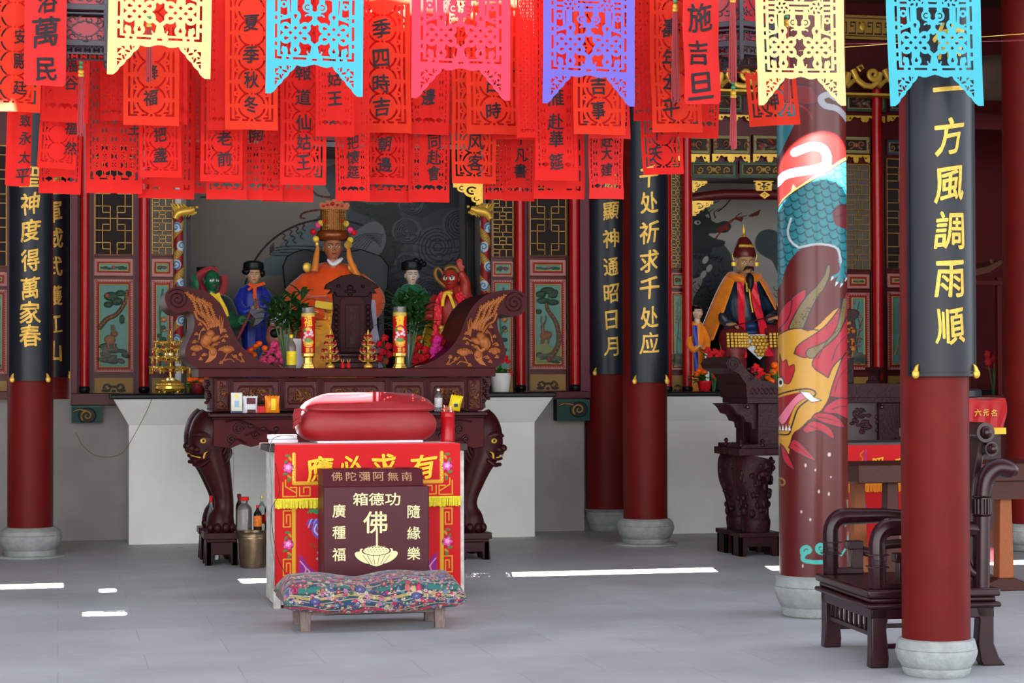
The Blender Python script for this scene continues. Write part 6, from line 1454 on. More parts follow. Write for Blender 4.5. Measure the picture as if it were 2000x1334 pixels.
def dracaena(px, y_top, b, label, spread, seed, vase=True, ylow=640):
 rr = random.Random(seed); o = on(px, b, ZT+0.001); k = mpp(px, b); t = thing('vase_of_greenery', label, 'vase of leaves', tuple(o), 'vases of greenery on the altar table')
 v = MB(); v.lathe([(7*k, 0), (8*k, 2*k), (7*k, 30*k), (8*k, 62*k), (9*k, 66*k), (8*k, 66*k), (6*k, 30*k), (6*k, 3*k)], tuple(o), 20); part('vase', v, glass('green tinted glass', (190, 214, 196)), t)
 st = MB(); lf = MB(); H = (719-y_top)*k
 for i in range(9):
  a = 2*PI*i/9+rr.uniform(-.2, .2); r_ = rr.uniform(.35, 1.0)*spread*k; top = o+Vector((math.cos(a)*r_, math.sin(a)*r_*.4, H*rr.uniform(.5, .80)))
  base = o+Vector((math.cos(a)*4*k, math.sin(a)*4*k, 4*k)); mid = base.lerp(top, .5)+Vector((0, 0, 10*k))
  st.tube([base, mid, top], [2*k, 1.8*k, 1.2*k], 6, smooth=4)
  ns = 13
  for j in range(ns):
   f = .48+.52*j/ns; p = mid.lerp(top, (f-.48)/.52*.98+.02); al = j*2.4+rr.uniform(-.3, .3); up = .35+.9*(f-.4)
   leaf(lf, p, (math.cos(al), math.sin(al)*.7, up), rr.uniform(42, 62)*k*(1.15-.3*f), rr.uniform(4, 6)*k, rr.uniform(.5, 1.3))
 part('stems', st, mat('green stem', (74, 104, 58), 0.5, var=0.2), t); part('leaves', lf, m_leaf, t)
dracaena(561, 530, bT+0.42, 'glass vase of pointed green leaves left of the spirit tablet', 42, 3)
dracaena(797, 535, bT+0.36, 'glass vase of pointed green leaves right of the spirit tablet', 40, 5)
def bloom(mb, c, r_, n=9, rr=rnd):
 c = Vector(c)
 for j in range(n):
  a = 2*PI*j*.382; q_ = math.sqrt((j+.3)/n); d = Vector((math.cos(a)*q_, -.45-.4*(1-q_), math.sin(a)*q_))
  mb.ball(tuple(c+d*r_*.62), (r_*.52, r_*.34, r_*.46), 8, 5)
def bunch(px, py, b, spots, m, r_px, label, z=None, leaves=10, lm=m_leaf2, group=None):
 z = ZT+0.001 if z is None else z
 o = on(px, b, z); k = mpp(px, b); t = thing('silk_flowers', label, 'flowers', tuple(o), group); f = MB(); s = MB(); l = MB()
 for u, v in spots:
  c = W(u, v, b); c.y += rnd.uniform(-.04, .04); bloom(f, c, r_px*k); s.tube([o+Vector((rnd.uniform(-2, 2)*k, 0, 0)), (c+o)/2+Vector((0, 0, .01)), c], .9*k, 5)
 for i in range(leaves):
  u, v = rnd.choice(spots); c = W(u+rnd.uniform(-9, 9), v+rnd.uniform(2, 14), b+.03); leaf(l, c, (rnd.uniform(-1, 1), rnd.uniform(-1, .2), rnd.uniform(-.2, .8)), 14*k, 3.6*k, .5, 5)
 part('petals', f, m, t); part('stems', s, mat('green stem'), t); part('leaves', l, lm, t)
bunch(527, 700, bT+0.5, [(512, 702), (520, 690), (533, 683), (545, 692), (528, 702), (541, 706), (549, 681), (537, 672), (553, 704), (517, 712)], m_fl_pnk, 9, 'pink and violet silk flowers beside the left vase on the altar table')
bunch(752, 690, bT+0.5, [(742, 672), (751, 660), (758, 676), (745, 688), (760, 692), (738, 700), (752, 706)], m_fl_red, 8, 'red silk roses between the spirit tablet and the right lamp')
bunch(815, 690, bT+0.52, [(806, 682), (818, 676), (829, 684), (812, 696), (824, 700), (836, 694), (808, 710), (838, 708), (848, 664), (862, 668), (856, 660)], m_fl_red, 9, 'red silk roses right of the right standing lamp')
bunch(852, 690, bT+0.44, [(846, 685), (858, 682), (851, 672), (862, 690), (846, 700), (853, 663)], m_fl_mag, 9, 'magenta silk roses leaning on the right scroll end')
def oranges(px, b, z, spots, r_px, label, potm=None, pot=None, group=None, leaves=14):
 o = on(px, b, z); k = mpp(px, b); t = thing('orange_plant', label, 'potted oranges', tuple(o), group); l = MB(); s = MB()
 for u, v in spots:
  c = W(u, v, b); q = MB(); q.ball(tuple(c), (r_px*k, r_px*k, r_px*k*.9), 16, 10); part('orange', q, m_orange, t); s.tube([o+Vector((0, 0, 6*k)), c], .8*k, 5)
  for i in range(leaves//len(spots)+2): leaf(l, c+Vector((rnd.uniform(-8, 8)*k, rnd.uniform(-.03, .02), rnd.uniform(-14, -2)*k)), (rnd.uniform(-1, 1), rnd.uniform(-1, 0), rnd.uniform(-.6, .5)), 12*k, 4*k, .6, 5)
 part('leaves', l, m_leaf2, t); part('stems', s, mat('green stem'), t)
 if pot:
  q = MB(); q.lathe([(pot*.72*k, 0.0005), (pot*.78*k, 1*k), (pot*k, pot*1.25*k), (pot*1.06*k, pot*1.3*k), (pot*1.06*k, pot*1.5*k), (pot*.95*k, pot*1.5*k), (pot*.5*k, pot*1.3*k)], tuple(o), 24); part('pot', q, potm, t)
oranges(500, bT+0.46, ZT+0.001, [(489, 684), (496, 693), (499, 677), (517, 680), (506, 671), (478, 689)], 6.5, 'cluster of oranges with leaves behind the left scroll end of the altar table', leaves=16)
oranges(772, bT+0.62, ZT+0.001, [(810, 668), (818, 660), (806, 660)], 7, 'small orange fruits above the red roses right of the right lamp', leaves=8)
def boxy(name, px0, px1, y1, h_px, b, z, m, label, cat, dep=0.05, lab=None):
 o = on((px0+px1)/2, b, z); k = mpp(px0, b); w = (px1-px0)*k; h = h_px*k; t = thing(name, label, cat, tuple(o)); q = MB(); q.box((o.x-w/2, b-dep/2, z), (o.x+w/2, b+dep/2, z+h)); part('carton', q, m, t, bevel=0.002)
 for (u0, v0, u1, v1, mm) in lab or (): q = MB(); q.box((o.x+(u0-.5)*w, b-dep/2-.001, z+v0*h), (o.x+(u1-.5)*w, b-dep/2, z+v1*h)); part('print', q, mm, t)
 return t
ZE = ZLG+0.001; bE = bT-0.03
m_cart = mat('ivory carton', (222, 218, 200), 0.5); m_navy = mat('navy print', (50, 66, 96), 0.5); m_lb = mat('pale blue print', (150, 176, 206), 0.5)
boxy('tea_carton', 451, 473, 803, 40, bE, ZE, m_cart, 'upright ivory carton at the left of the row on the table ledge', 'carton', lab=((.3, .3, .7, .6, m_lb), (.02, 0, .98, .1, m_navy), (.35, .76, .65, .88, m_capG)))
def pouch(px0, px1, h_px, b, z, m, label, lab=None, tilt=0):
 o = on((px0+px1)/2, b, z); k = mpp(px0, b); w, h = (px1-px0)*k, h_px*k; t = thing('snack_pouch', label, 'pouch', tuple(o)); nu, nv = 13, 15; V = []
 for s in (-1, 1):
  for j in range(nv):
   for i in range(nu):
    u, v = i/(nu-1)*2-1, j/(nv-1); pf = (1-abs(u)**3)*(math.sin(PI*min(1, v*.9+.1))**.6 if v < 1 else 0)*(1 if v > 0 else .7)
    x = u*w/2*(1-.06*math.sin(PI*v)); V.append((o.x+x*math.cos(tilt)+v*h*math.sin(tilt), b+s*(.002+.022*pf), z+.001+v*h*math.cos(tilt)-x*math.sin(tilt)*.6+abs(w/2*math.sin(tilt))*.6+.006*math.sin(u*14)*(v > .95)))
 q = MB(); n = nu*nv
 F = [(j*nu+i, j*nu+i+1, (j+1)*nu+i+1, (j+1)*nu+i) for j in range(nv-1) for i in range(nu-1)]
 q.add(V, F+[tuple(n+x for x in f[::-1]) for f in F]); part('bag', q, m, t)
 for (u0, v0, u1, v1, mm) in lab or ():
  q = MB(); q.box((o.x+(u0-.5)*w, b-.027, z+v0*h), (o.x+(u1-.5)*w, b-.016, z+v1*h)); part('print', q, mm, t, bevel=.002)
 return t
m_pw = mat('white foil', (220, 220, 224), 0.3, coat=0.3); m_po = mat('orange foil', (240, 130, 20), 0.3, coat=0.3, var=0.1); m_py = mat('yellow foil', (240, 206, 20), 0.35, coat=0.3); m_mar = mat('maroon print', (86, 26, 40), 0.4)
pouch(474, 503, 33, bE, ZE, m_pw, 'white pouch with maroon print on the table ledge', ((.25, .52, .85, .88, m_mar), (.3, .02, .85, .2, m_mar)))
boxy('red_packet', 503, 517, 802, 13, bE-.01, ZE, mat('red packet', (214, 30, 40), 0.5), 'small red packet between the white and orange pouches', 'packet', .03)
pouch(517, 546, 33, bE, ZE, m_po, 'orange pouch with yellow print on the table ledge', ((.4, .15, .72, .85, m_py),))
bottle('water_bottle', 856, bE+0.02, ZE, 36+8, 7.5, gl_clear, m_capW, 'small clear water bottle with a white cap on the table ledge', lab=m_labW)
pouch(873, 898, 30, bE, ZE, m_py, 'yellow pouch leaning at the right end of the table ledge', ((.5, .3, .8, .5, m_navy),), tilt=0.25)
bottle('wine_bottle', 417, bT-0.06, 0.0, 122, 9, gl_clear, m_capR, 'slim clear bottle with a red cap left of the table foot', lab=m_labW, labh=(.1, .3)) if False else None
bB = bT+0.13
bottle('plastic_jar', 477, bB, ZBN, 68, 15, glass('clear plastic', (206, 200, 194), 0.12), m_capR, 'large clear plastic jar with a red cap behind the metal pot', neck=.5)
bottle('sauce_bottle', 503, bB-0.02, ZBN, 52, 8, gl_dark, m_capR, 'small sauce bottle with an orange label behind the metal pot', lab=m_labO)
bottle('liquor_bottle', 511, bB+0.10, ZBN, 68, 6.5, gl_clear, m_capG, 'clear liquor bottle with a gold cap behind the metal pot', lab=m_labR, labh=(.2, .45))
bottle('soda_bottle', 525, bB+0.02, ZBN, 66, 8, gl_dark, m_capR, 'dark bottle with a red cap at the right of the row behind the metal pot', lab=m_labR, labh=(.3, .55))
bottle('oil_bottle', 467, bB+0.13, ZBN, 72, 7, gl_dark, mat('dark cap', (90, 30, 26), 0.4), 'dark bottle standing behind the plastic jar', neck=.45)
bottle('wine_bottle', 412, bT+0.50, 0.0, 128, 8.5, gl_clear, m_capR, 'slim clear bottle with a red cap left of the table foot', group=None)
bottle('wine_bottle', 421, bT+0.62, 0.0, 128, 8.5, gl_clear, m_capR, 'second slim bottle with a red cap, half hidden by the table foot', group=None)
o = G(494, 1108); k = mpp(494, o.y); t = thing('metal_pot', 'dull metal stock pot on the floor beside the red altar cloth', 'pot', tuple(o))
q = MB(); q.lathe([(23*k, 0), (25*k, 1*k), (26*k, 10*k), (29.5*k, 56*k), (30*k, 58*k), (29.5*k, 60*k), (30*k, 61*k), (29.6*k, 63*k), (30.5*k, 68*k), (31.5*k, 70*k), (29.5*k, 70*k), (26*k, 20*k), (20*k, 8*k)], tuple(o), 40); part('body', q, mat('tarnished steel', (120, 100, 78), 0.32, metal=0.85, var=0.3, vscale=9, bump=0.1), t)
o = on(333, PB+0.17, ZL+0.001); k = mpp(333, PB+.17); t = thing('golden_tree', 'tiered golden tree ornament on a round footed base at the left of the ledge', 'ornament', tuple(o))
q = MB(); q.lathe([(12*k, 3*k), (24*k, 5*k), (31*k, 10*k), (31*k, 15*k), (27*k, 18*k), (27*k, 20*k), (20*k, 24*k), (10*k, 29*k), (5*k, 31*k)], tuple(o), 32)
for j in range(5): a = 2*PI*j/5-.9; q.ball((o.x+22*k*math.cos(a), o.y+22*k*math.sin(a), o.z+3.5*k), (3.4*k, 3.4*k, 3.6*k), 10, 7); q.ball((o.x+26*k*math.cos(a), o.y+26*k*math.sin(a), o.z+8*k), (3*k, 3*k, 4*k), 8, 6)
for j in range(24): a = 2*PI*j/24; q.ball((o.x+26*k*math.cos(a), o.y+26*k*math.sin(a), o.z+19*k), 1.8*k, 6, 5); q.ball((o.x+17*k*math.cos(a), o.y+17*k*math.sin(a), o.z+26*k), 1.4*k, 6, 5)
part('base', q, m_brass, t)
q = MB(); q.lathe([(3*k, 30*k), (2.4*k, 60*k), (4*k, 62*k), (2.4*k, 66*k), (2*k, 108*k), (3*k, 110*k), (2*k, 113*k), (3*k, 116*k), (1.4*k, 120*k), (2*k, 123*k), (.5*k, 126*k)], tuple(o), 10); part('stem', q, m_brass, t)
q = MB(); dr = MB(); rb = MB()
for z, n, r_ in ((50, 11, 40), (70, 11, 37), (86, 10, 35), (100, 9, 31)):
 for j in range(n):
  a = 2*PI*j/n+z*.3; d = Vector((math.cos(a), math.sin(a)*.9, 0)); c = o+Vector((0, 0, z*k))
  q.tube([c-d*0+Vector((0, 0, -6*k)), c+d*r_*.5*k+Vector((0, 0, -4*k)), c+d*r_*k+Vector((0, 0, 1*k))], [1.6*k, 1.3*k, .9*k], 6)
  for f in (.5, .68, .84, 1.0):
   for s in range(3): e = c+d*r_*f*k+Vector((rnd.uniform(-3.5, 3.5)*k, rnd.uniform(-3.5, 3.5)*k, rnd.uniform(0, 3.5)*k)); q.ball(tuple(e), (3.6*k, 3.0*k, 1.4*k), 6, 4, R=Matrix.Rotation(rnd.uniform(-.8, .8), 3, 'X'))
  e = c+d*r_*k; dr.tube([e, e-Vector((0, 0, 5*k))], .5*k, 5); (rb if j % 4 == 0 else dr).ball(tuple(e-Vector((0, 0, 8*k))), (2.0*k, 2.0*k, 3.4*k), 8, 6)
part('branches', q, m_brass, t); part('pendants', dr, m_brass, t); part('red_beads', rb, mat('red bead', (190, 20, 26), 0.3), t)
q = MB()
for (u, v) in ((333, 741), (330, 692)):
 c = W(u, v, PB+.0);
 for s in (-1, 1): q.ball((c.x+s*4*k, o.y-.17*0-30*k, c.z), (5*k, 1.5*k, 4.4*k), 12, 7)
part('coins', q, mat('pale gold', (236, 212, 140), 0.25, metal=0.6), t)
oranges(387, PB+0.14, ZL+0.001, [(371, 742), (382, 740), (393, 744), (404, 741)], 6.5, 'small pot of orange fruits beside the golden tree ornament', mat('maroon weave pot', (120, 24, 30), 0.5, bump=0.3, bscale=120), 14, leaves=26)
o = on(978, PB+0.16, ZL+0.001); k = mpp(978, PB+.16); t = thing('white_flowerpot', 'ribbed white flowerpot of red flowers at the right end of the ledge', 'flowerpot', tuple(o))
q = MB(); prof = [(13*k, 0), (14*k, .6*k)]
for i in range(16): prof += [((14+5*math.sin(.25+i/16*1.5))*k, (1+i*2.2)*k), ((14.4+5*math.sin(.25+i/16*1.5))*k, (2.2+i*2.2)*k)]
q.lathe(prof+[(18*k, 37*k), (16*k, 37*k), (14*k, 30*k), (4*k, 29*k)], tuple(o), 32); part('pot', q, m_porc, t)
l = MB(); f = MB()
for i in range(26): leaf(l, o+Vector((rnd.uniform(-7, 7)*k, rnd.uniform(-7, 7)*k, 32*k)), (rnd.uniform(-1, 1), rnd.uniform(-1, .5), rnd.uniform(.1, 1.1)), rnd.uniform(16, 26)*k, 4.5*k, rnd.uniform(.3, 1))
for u, v in ((990, 703), (998, 706), (994, 698), (1003, 730), (985, 706)): c = W(u, v, PB+.0); c.y = o.y-.02; bloom(f, c, 5*k)
part('leaves', l, m_leaf2, t); part('petals', f, m_fl_red, t)
# ================================================================ temple statues
m_skinp = mat('painted statue skin', attr=True, rough=0.38, coat=0.25, gain=.8)
def robe_mat(n, c, r_=0.5, sh=0.3, var=0.14): return mat(n, c, r_, sheen=sh, var=var, vscale=9)
m_rorange = robe_mat('orange satin', (216, 74, 12), 0.42); m_ramber = robe_mat('amber satin', (236, 130, 20), 0.32); m_rblue = robe_mat('royal blue satin', (18, 34, 140), 0.35); m_rgreen = robe_mat('green brocade', (24, 92, 62), 0.35)
m_ryel = robe_mat('yellow satin', (232, 190, 40), 0.42); m_rred = robe_mat('red satin ribbon', (222, 24, 44), 0.34); m_rdark = robe_mat('dark green cloth', (20, 42, 34), 0.6); m_hair = mat('black statue hair', (24, 20, 20), 0.5); m_white = mat('white collar cloth', (226, 226, 232), 0.7)
def head_mesh(name, c, h, skin, rz=0.0, hair=(24, 20, 20), lips=(176, 60, 52), brow=(34, 26, 24), fierce=0.0, org=(0, 0, 0), wide=1.0, hairline=0.30, eye=1.0):
 nu, nv = 72, 54; th = np.linspace(0, 2*PI, nu, endpoint=False); ph = np.linspace(-PI/2+.02, PI/2-.02, nv); T_, F_ = np.meshgrid(th, ph)
 x = np.cos(F_)*np.sin(T_); y = -np.cos(F_)*np.cos(T_); z = np.sin(F_)
 X = x*.345*wide; Y = y*.41; Zz = z*.5
 jaw = np.clip(-Zz-.08, 0, .5); X = X*(1-.75*jaw); Y = np.where(Y < 0, Y*(1-.25*jaw), Y*(1-.35*jaw))
 fr = np.clip(-Y/.25, 0, 1)
 g = lambda a, b, sa, sb: np.exp(-((X-a)/sa)**2-((Zz-b)/sb)**2)*fr
 d = .10*g(0, -.075, .045, .045)+.06*g(0, .0, .032, .085)+.03*g(.035, -.09, .03, .025)+.03*g(-.035, -.09, .03, .025)
 d = d+.018*g(0, .085, .2, .035)+.035*fierce*g(.13, .085, .1, .03)+.035*fierce*g(-.13, .085, .1, .03)-.032*g(.135, .03, .06, .04)-.032*g(-.135, .03, .06, .04)+.018*g(.135, .022, .045, .022)+.018*g(-.135, .022, .045, .022)
 d = d+.03*g(0, -.205, .075, .022)-.012*g(0, -.225, .09, .008)+.032*g(0, -.245, .06, .022)+.03*g(0, -.36, .07, .06)+.02*g(.17, -.1, .08, .09)+.02*g(-.17, -.1, .08, .09)
 Y = Y-d
 C = np.tile(lin(skin), (nu*nv, 1)); fx, fz, ff = X.ravel(), Zz.ravel(), (Y.ravel() < -.08)
 def put(m, col): C[m] = lin(col)
 for s in (-1, 1):
  ex = fx-s*.135; put(ff & ((ex/(.07*eye))**2+((fz-.022-.05*s*0)/(.026*eye*(1+fierce)))**2 < 1), (232, 226, 214)); put(ff & ((ex/(.025*eye))**2+((fz-.02)/(.027*eye))**2 < 1), (18, 14, 14))
  put(ff & (np.abs(fz-(.052*eye+.006-(ex/.09)**2*.03)) < .011) & (np.abs(ex) < .085), (30, 22, 20))
  put(ff & (np.abs(fz-(.125-.9*ex*ex+(fierce*.35+.12)*s*ex)) < .016) & (np.abs(ex) < .10), brow)
 put(ff & (np.abs(fx) < .085-.3*np.abs(fz+.222)) & (np.abs(fz+.224) < .034), lips); put(ff & (np.abs(fx) < .075) & (np.abs(fz+.224) < .006), tuple(int(q*.5) for q in lips))
 if hair is not None: put((fz > hairline-.0*fx) | ((Y.ravel() > .06) & (fz > -.22)) | ((np.abs(fx) > .30) & (fz > .08) & (Y.ravel() > -.08)), hair)
 V = np.stack([X.ravel(), Y.ravel(), Zz.ravel()], 1)*h
 R = np.array(Matrix.Rotation(rz, 3, 'Z')); V = V@R.T+np.array(c)-np.array(org)
 return grid_mesh(name, V, nu, nv, C, close=True)
def add_head(parent, c, h, skin, rz=0.0, ears=True, neck=0.45, **kw):
 o = part('head', head_mesh('head', c, h, skin, rz, org=root_loc(parent), **kw), m_skinp, parent)
 q = MB(); R = Matrix.Rotation(rz, 3, 'Z'); c = Vector(c)
 q.tube([c+Vector((0, .03*h, -.25*h)), c+Vector((0, .05*h, -(.5+neck*.5)*h))], [.19*h, .22*h], 16, col=skin)
 if ears:
  for s in (-1, 1): q.ball(tuple(c+R@Vector((s*.345*h, .0, -.03*h))), (.045*h, .07*h, .12*h), 10, 8, col=skin)
 part('neck', q, m_skinp, parent); return o
def robe(rings, n=56, folds=9, amp=0.05, seed=0.0):
 P = cr(np.array(rings, float), 6); zt, zb = P[0, 0], P[-1, 0]; V = []
 for z, x, y, rx, ry in P:
  t = (zt-z)/(zt-zb+1e-9)
  for k in range(n):
   a = 2*PI*k/n; f = 1+amp*t*(math.sin(folds*a+seed+2*t)+.5*math.sin(folds*1.7*a+seed*2))
   V.append((x+rx*f*math.cos(a), y+ry*f*math.sin(a), z))
 m = len(P); F = [(j*n+k, (j+1)*n+k, (j+1)*n+(k+1) % n, j*n+(k+1) % n) for j in range(m-1) for k in range(n)]
 F += [tuple(range(n)), tuple((m-1)*n+k for k in range(n-1, -1, -1))]
 q = MB(); q.add(V, F); return q
def hand(q, w, d, nrm, s, curl=0.3, col=None, thumb=1):
 w, d, nrm = Vector(w), Vector(d).normalized(), Vector(nrm).normalized(); sd = d.cross(nrm).normalized(); nrm = sd.cross(d).normalized()
 q.tube([w-d*s*.1, w+d*s*.1, w+d*s*.28, w+d*s*.46], [s*.15, s*.2, s*.23, s*.2], 12, flat=.5, up=tuple(nrm), col=col)
 for j, (o, L) in enumerate(((-.165, .40), (-.055, .46), (.055, .43), (.16, .34))):
  p = w+d*s*.42+sd*s*o; pts = [p]; dd = d.copy();
  for seg_ in (.45, .32, .23):
   dd = (dd-nrm*curl*.9).normalized(); p = p+dd*s*L*seg_; pts.append(p)
  q.tube(pts, [s*.058, s*.054, s*.046, s*.03], 8, col=col)
 p = w+d*s*.12+sd*s*(-.17*thumb); q.tube([p, p+d*s*.15-sd*s*.12*thumb-nrm*s*.04, p+d*s*.28-sd*s*.13*thumb-nrm*s*(.06+.2*curl)], [s*.075, s*.06, s*.036], 8, col=col)
def fuse(q, voxel, name='body', sm=6):
 me = q.mesh('tmp', smooth=False); o = bpy.data.objects.new('tmp', me); COL.objects.link(o)
 r_ = o.modifiers.new('r', 'REMESH'); r_.mode = 'VOXEL'; r_.voxel_size = voxel; s_ = o.modifiers.new('s', 'SMOOTH'); s_.iterations = sm; s_.factor = .5
 out = bpy.data.meshes.new_from_object(o.evaluated_get(bpy.context.evaluated_depsgraph_get())); out.name = name
 bpy.data.objects.remove(o); bpy.data.meshes.remove(me)
 out.polygons.foreach_set('use_smooth', np.ones(len(out.polygons), bool)); return out
def verts(me): a = np.empty(len(me.vertices)*3, np.float32); me.vertices.foreach_get('co', a); return a.reshape(-1, 3).astype(float)
def shift(me, org):
 v = verts(me)-np.array(org); me.vertices.foreach_set('co', v.astype(np.float32).ravel()); me.update()
def ribbon(q, pts, w, n=10, nrm=(0, -1, 0), wave=0.004):
 P = cr(np.array([list(p) for p in pts], float), n); V = []; m = len(P)
 for i in range(m):
  d = Vector(P[min(i+1, m-1)]-P[max(i-1, 0)]).normalized(); s = d.cross(Vector(nrm)).normalized(); nn = s.cross(d)
  for j in range(5): u = j/4-.5; V.append(tuple(Vector(P[i])+s*w*u+nn*(wave*math.sin(u*7+i*.6))))
 k = len(V); F = [(i*5+j, i*5+j+1, (i+1)*5+j+1, (i+1)*5+j) for i in range(m-1) for j in range(4)]
 q.add(V, F)
BS = 20.5
def V_(px, py, b=BS, dy=0.0): p = W(px, py, b); return Vector((p.x, p.y+dy, p.z))
K = mpp(650, BS)
o = V_(650, 768); o.z = ZL; t = thing('throne', 'black throne with a winged back behind the crowned goddess', 'throne', tuple(o))
q = MB(); bk = [(556, 560), (552, 520), (560, 500), (580, 490), (596, 486), (610, 490), (690, 490), (705, 486), (722, 492), (745, 500), (760, 520), (758, 560), (740, 600), (740, 700), (575, 700), (575, 600)]
q.prism([(V_(u, v, BS+.32).x, V_(u, v, BS+.32).z) for u, v in bk], BS+.32, BS+.38); part('back', q, m_black, t, bevel=.01)
q = MB(); a, c = V_(585, 700, BS), V_(725, 640, BS); q.box((a.x, BS+.16, ZL+.001), (c.x, BS+.32, c.z)); part('seat', q, m_black, t, bevel=.01)
for px in (558, 742): q = MB(); x = V_(px, 650, BS).x; q.box((x-.035, BS-.1, ZL+.001), (x+.035, BS+.34, V_(650, 600).z)); part('arm', q, m_black, t, bevel=.01)
g = thing('goddess_statue', 'crowned goddess statue in an orange robe seated behind the spirit tablet', 'statue', (o.x, BS-.05, ZL))
cx = V_(650, 700).x; ZZ = lambda py: V_(650, py).z
q = robe([(ZZ(512), cx, BS, .085, .07), (ZZ(518), cx, BS, .19, .11), (ZZ(528), cx, BS-.01, .255, .15), (ZZ(548), cx, BS-.02, .32, .19), (ZZ(580), cx, BS-.03, .39, .23), (ZZ(625), cx, BS-.06, .42, .27), (ZZ(660), cx, BS-.12, .40, .30), (ZZ(700), cx, BS-.2, .38, .30), (ZZ(770), cx, BS-.22, .40, .30)], folds=8, amp=.03)
part('robe', q, m_rorange, g, label='orange satin robe')
q = robe([(ZZ(596), cx-.06, BS-.24, .2, .1), (ZZ(630), cx-.06, BS-.3, .22, .12), (ZZ(680), cx-.06, BS-.36, .24, .14), (ZZ(745), cx-.05, BS-.40, .26, .14), (ZZ(767), cx-.05, BS-.40, .27, .14)], folds=10, amp=.05);
for i in range(30): c = Vector((cx-.06+rnd.uniform(-.18, .14), BS-.44+rnd.uniform(-.02, .02), ZZ(rnd.uniform(605, 700)))); q.ball(tuple(c), (rnd.uniform(.02, .045), .02, rnd.uniform(.012, .03)), 8, 5)
part('skirt', q, robe_mat('gold brocade', (222, 150, 40), .4, .3, .35), g, label='gold brocade skirt')
for s in (-1, 1):
 q = MB(); q.tube([(cx+s*.24, BS, ZZ(548)), (cx+s*.38, BS-.10, ZZ(582)), (cx+s*.30, BS-.26, ZZ(605)), (cx+s*.10, BS-.36, ZZ(606))], [.10, .13, .14, .13], 18, smooth=5); part('sleeve', q, m_rorange, g)
q = MB()
for s in (-1, 1): hand(q, (cx+s*.10, BS-.40, ZZ(603)), (-s*1, -.35, .25), (s*.2, -1, .2), .15, .5, col=(170, 112, 78), thumb=-s)
part('hands', q, m_skinp, g)
q = MB(); q.obox(tuple(V_(632, 596, BS-.52)), (.17, .01, .07), Matrix.Rotation(.12, 3, 'Y')); part('court_tablet', q, m_ryel, g, label='small yellow tablet')
add_head(g, tuple(V_(650, 484, BS-.10)), .27, (176, 112, 78), lips=(140, 44, 38), hairline=.36)
q = MB(); q.tube([V_(641, 508, BS-.11), V_(650, 516, BS-.15), V_(660, 511, BS-.14), V_(667, 505, BS-.10)], [.02, .035, .034, .022], 10, flat=.6, smooth=4); part('collar', q, m_white, g, label='white collar')
for s in (-1, 1): q = MB(); q.ball(tuple(V_(650+s*44-6, 522+3*s*0, BS-.16)), (.045, .012, .05), 14, 8); part('shoulder_badge', q, m_gold, g)
cw = MB(); KC = mpp(650, BS-.12)
c0 = V_(650, 467, BS-.12)
def CZ(py): return V_(650, py, BS-.12).z
cw.lathe([(.13, CZ(470)), (.155, CZ(466)), (.165, CZ(459)), (.15, CZ(452)), (.125, CZ(448)), (.122, CZ(412)), (.126, CZ(408))], (c0.x, c0.y+.02, 0), 32, sy=.8)
P, lp, st = cut_sheet(lambda U, V: mx(mn(.142-np.abs(U), mn(V+.03, .03-V)), mx(circ(np.abs(U), V, .125, .012, .028), mx(circ(np.abs(U), V, .06, .025, .034), circ(U, V, 0, .03, .042)))), -.17, .17, -.05, .09, 90, 40)
Vv, Ff = solid_cut(P, lp, st, lambda P, q_: np.stack([c0.x+P[:, 0], np.full(len(P), c0.y-.13+q_), CZ(405)+P[:, 1]], -1), .02); cw.add(Vv, Ff)
crown = part('crown', cw, mat('dull crown gold', (120, 60, 26), .34, metal=.4, var=.25, vscale=50), g, label='flat-topped gold crown')
q = MB()
for i in range(13):
 x = c0.x-.115+.23*i/12
 for j in range(17): q.ball((x, c0.y-.115-.02*math.cos((i-6)/6*1.2), CZ(411)-j*.0125), .0052, 6, 4)
part('bead_curtain', q, m_brass, crown)
q = MB()
for u, v, r_ in ((632, 402, .012), (640, 400, .012), (650, 398, .018), (660, 400, .012), (669, 402, .012), (634, 432, .016), (668, 432, .012)): q.ball(tuple(V_(u, v, BS-.275)), r_, 10, 7)
part('ruby', q, mat('ruby', (200, 10, 20), .1, coat=.6), crown)
for nm, m_, sp in (('red', m_fl_red, ((612, 453), (691, 454))), ('yellow', m_ryel, ((617, 467), (684, 469), (626, 436), (676, 437))), ('pink', m_fl_pnk, ((621, 440), (684, 449)))):
 q = MB()
 for u, v in sp: q.ball(tuple(V_(u, v, BS-.17)), .032, 12, 9)
 part('pompom', q, m_, crown, label=nm+' pompoms')
q = MB()
for s, P_ in ((-1, ((621, 478), (620, 488), (618, 500), (614, 530))), (1, ((680, 478), (681, 490), (684, 508), (698, 540)))):
 q.tube([V_(u, v, BS-.17-.02*i) for i, (u, v) in enumerate(P_)], [.008, .02, .028, .034], 10, smooth=4)
part('tassel', q, robe_mat('amber tassel', (216, 122, 28), .5), crown, label='amber side tassels')
q = MB(); q.lathe([(.004, .0), (.03, .02), (.034, .05), (.02, .08), (.004, .09)], tuple(V_(680, 487, BS-.19)), 12, lobes=4, lob=.2); q.lathe([(.004, .0), (.02, .02), (.02, .05), (.004, .07)], tuple(V_(619, 483, BS-.19)), 12); part('side_jewel', q, m_brass, crown)
b = 20.25; k = mpp(412, b); o = V_(412, 768, b); o.z = ZL; g = thing('guardian_statue', 'green-skinned guardian statue holding an axe behind the left scroll end', 'statue', tuple(o)); ZZ = lambda py: V_(412, py, b).z; cx = o.x
part('robe', robe([(ZZ(574), cx, b, .10, .09), (ZZ(584), cx, b, .2, .13), (ZZ(620), cx+.02, b, .25, .17), (ZZ(690), cx+.03, b, .27, .2), (ZZ(767), cx+.03, b, .3, .22)], folds=7, amp=.06), m_rdark, g)
q = MB(); gs = (34, 98, 62)
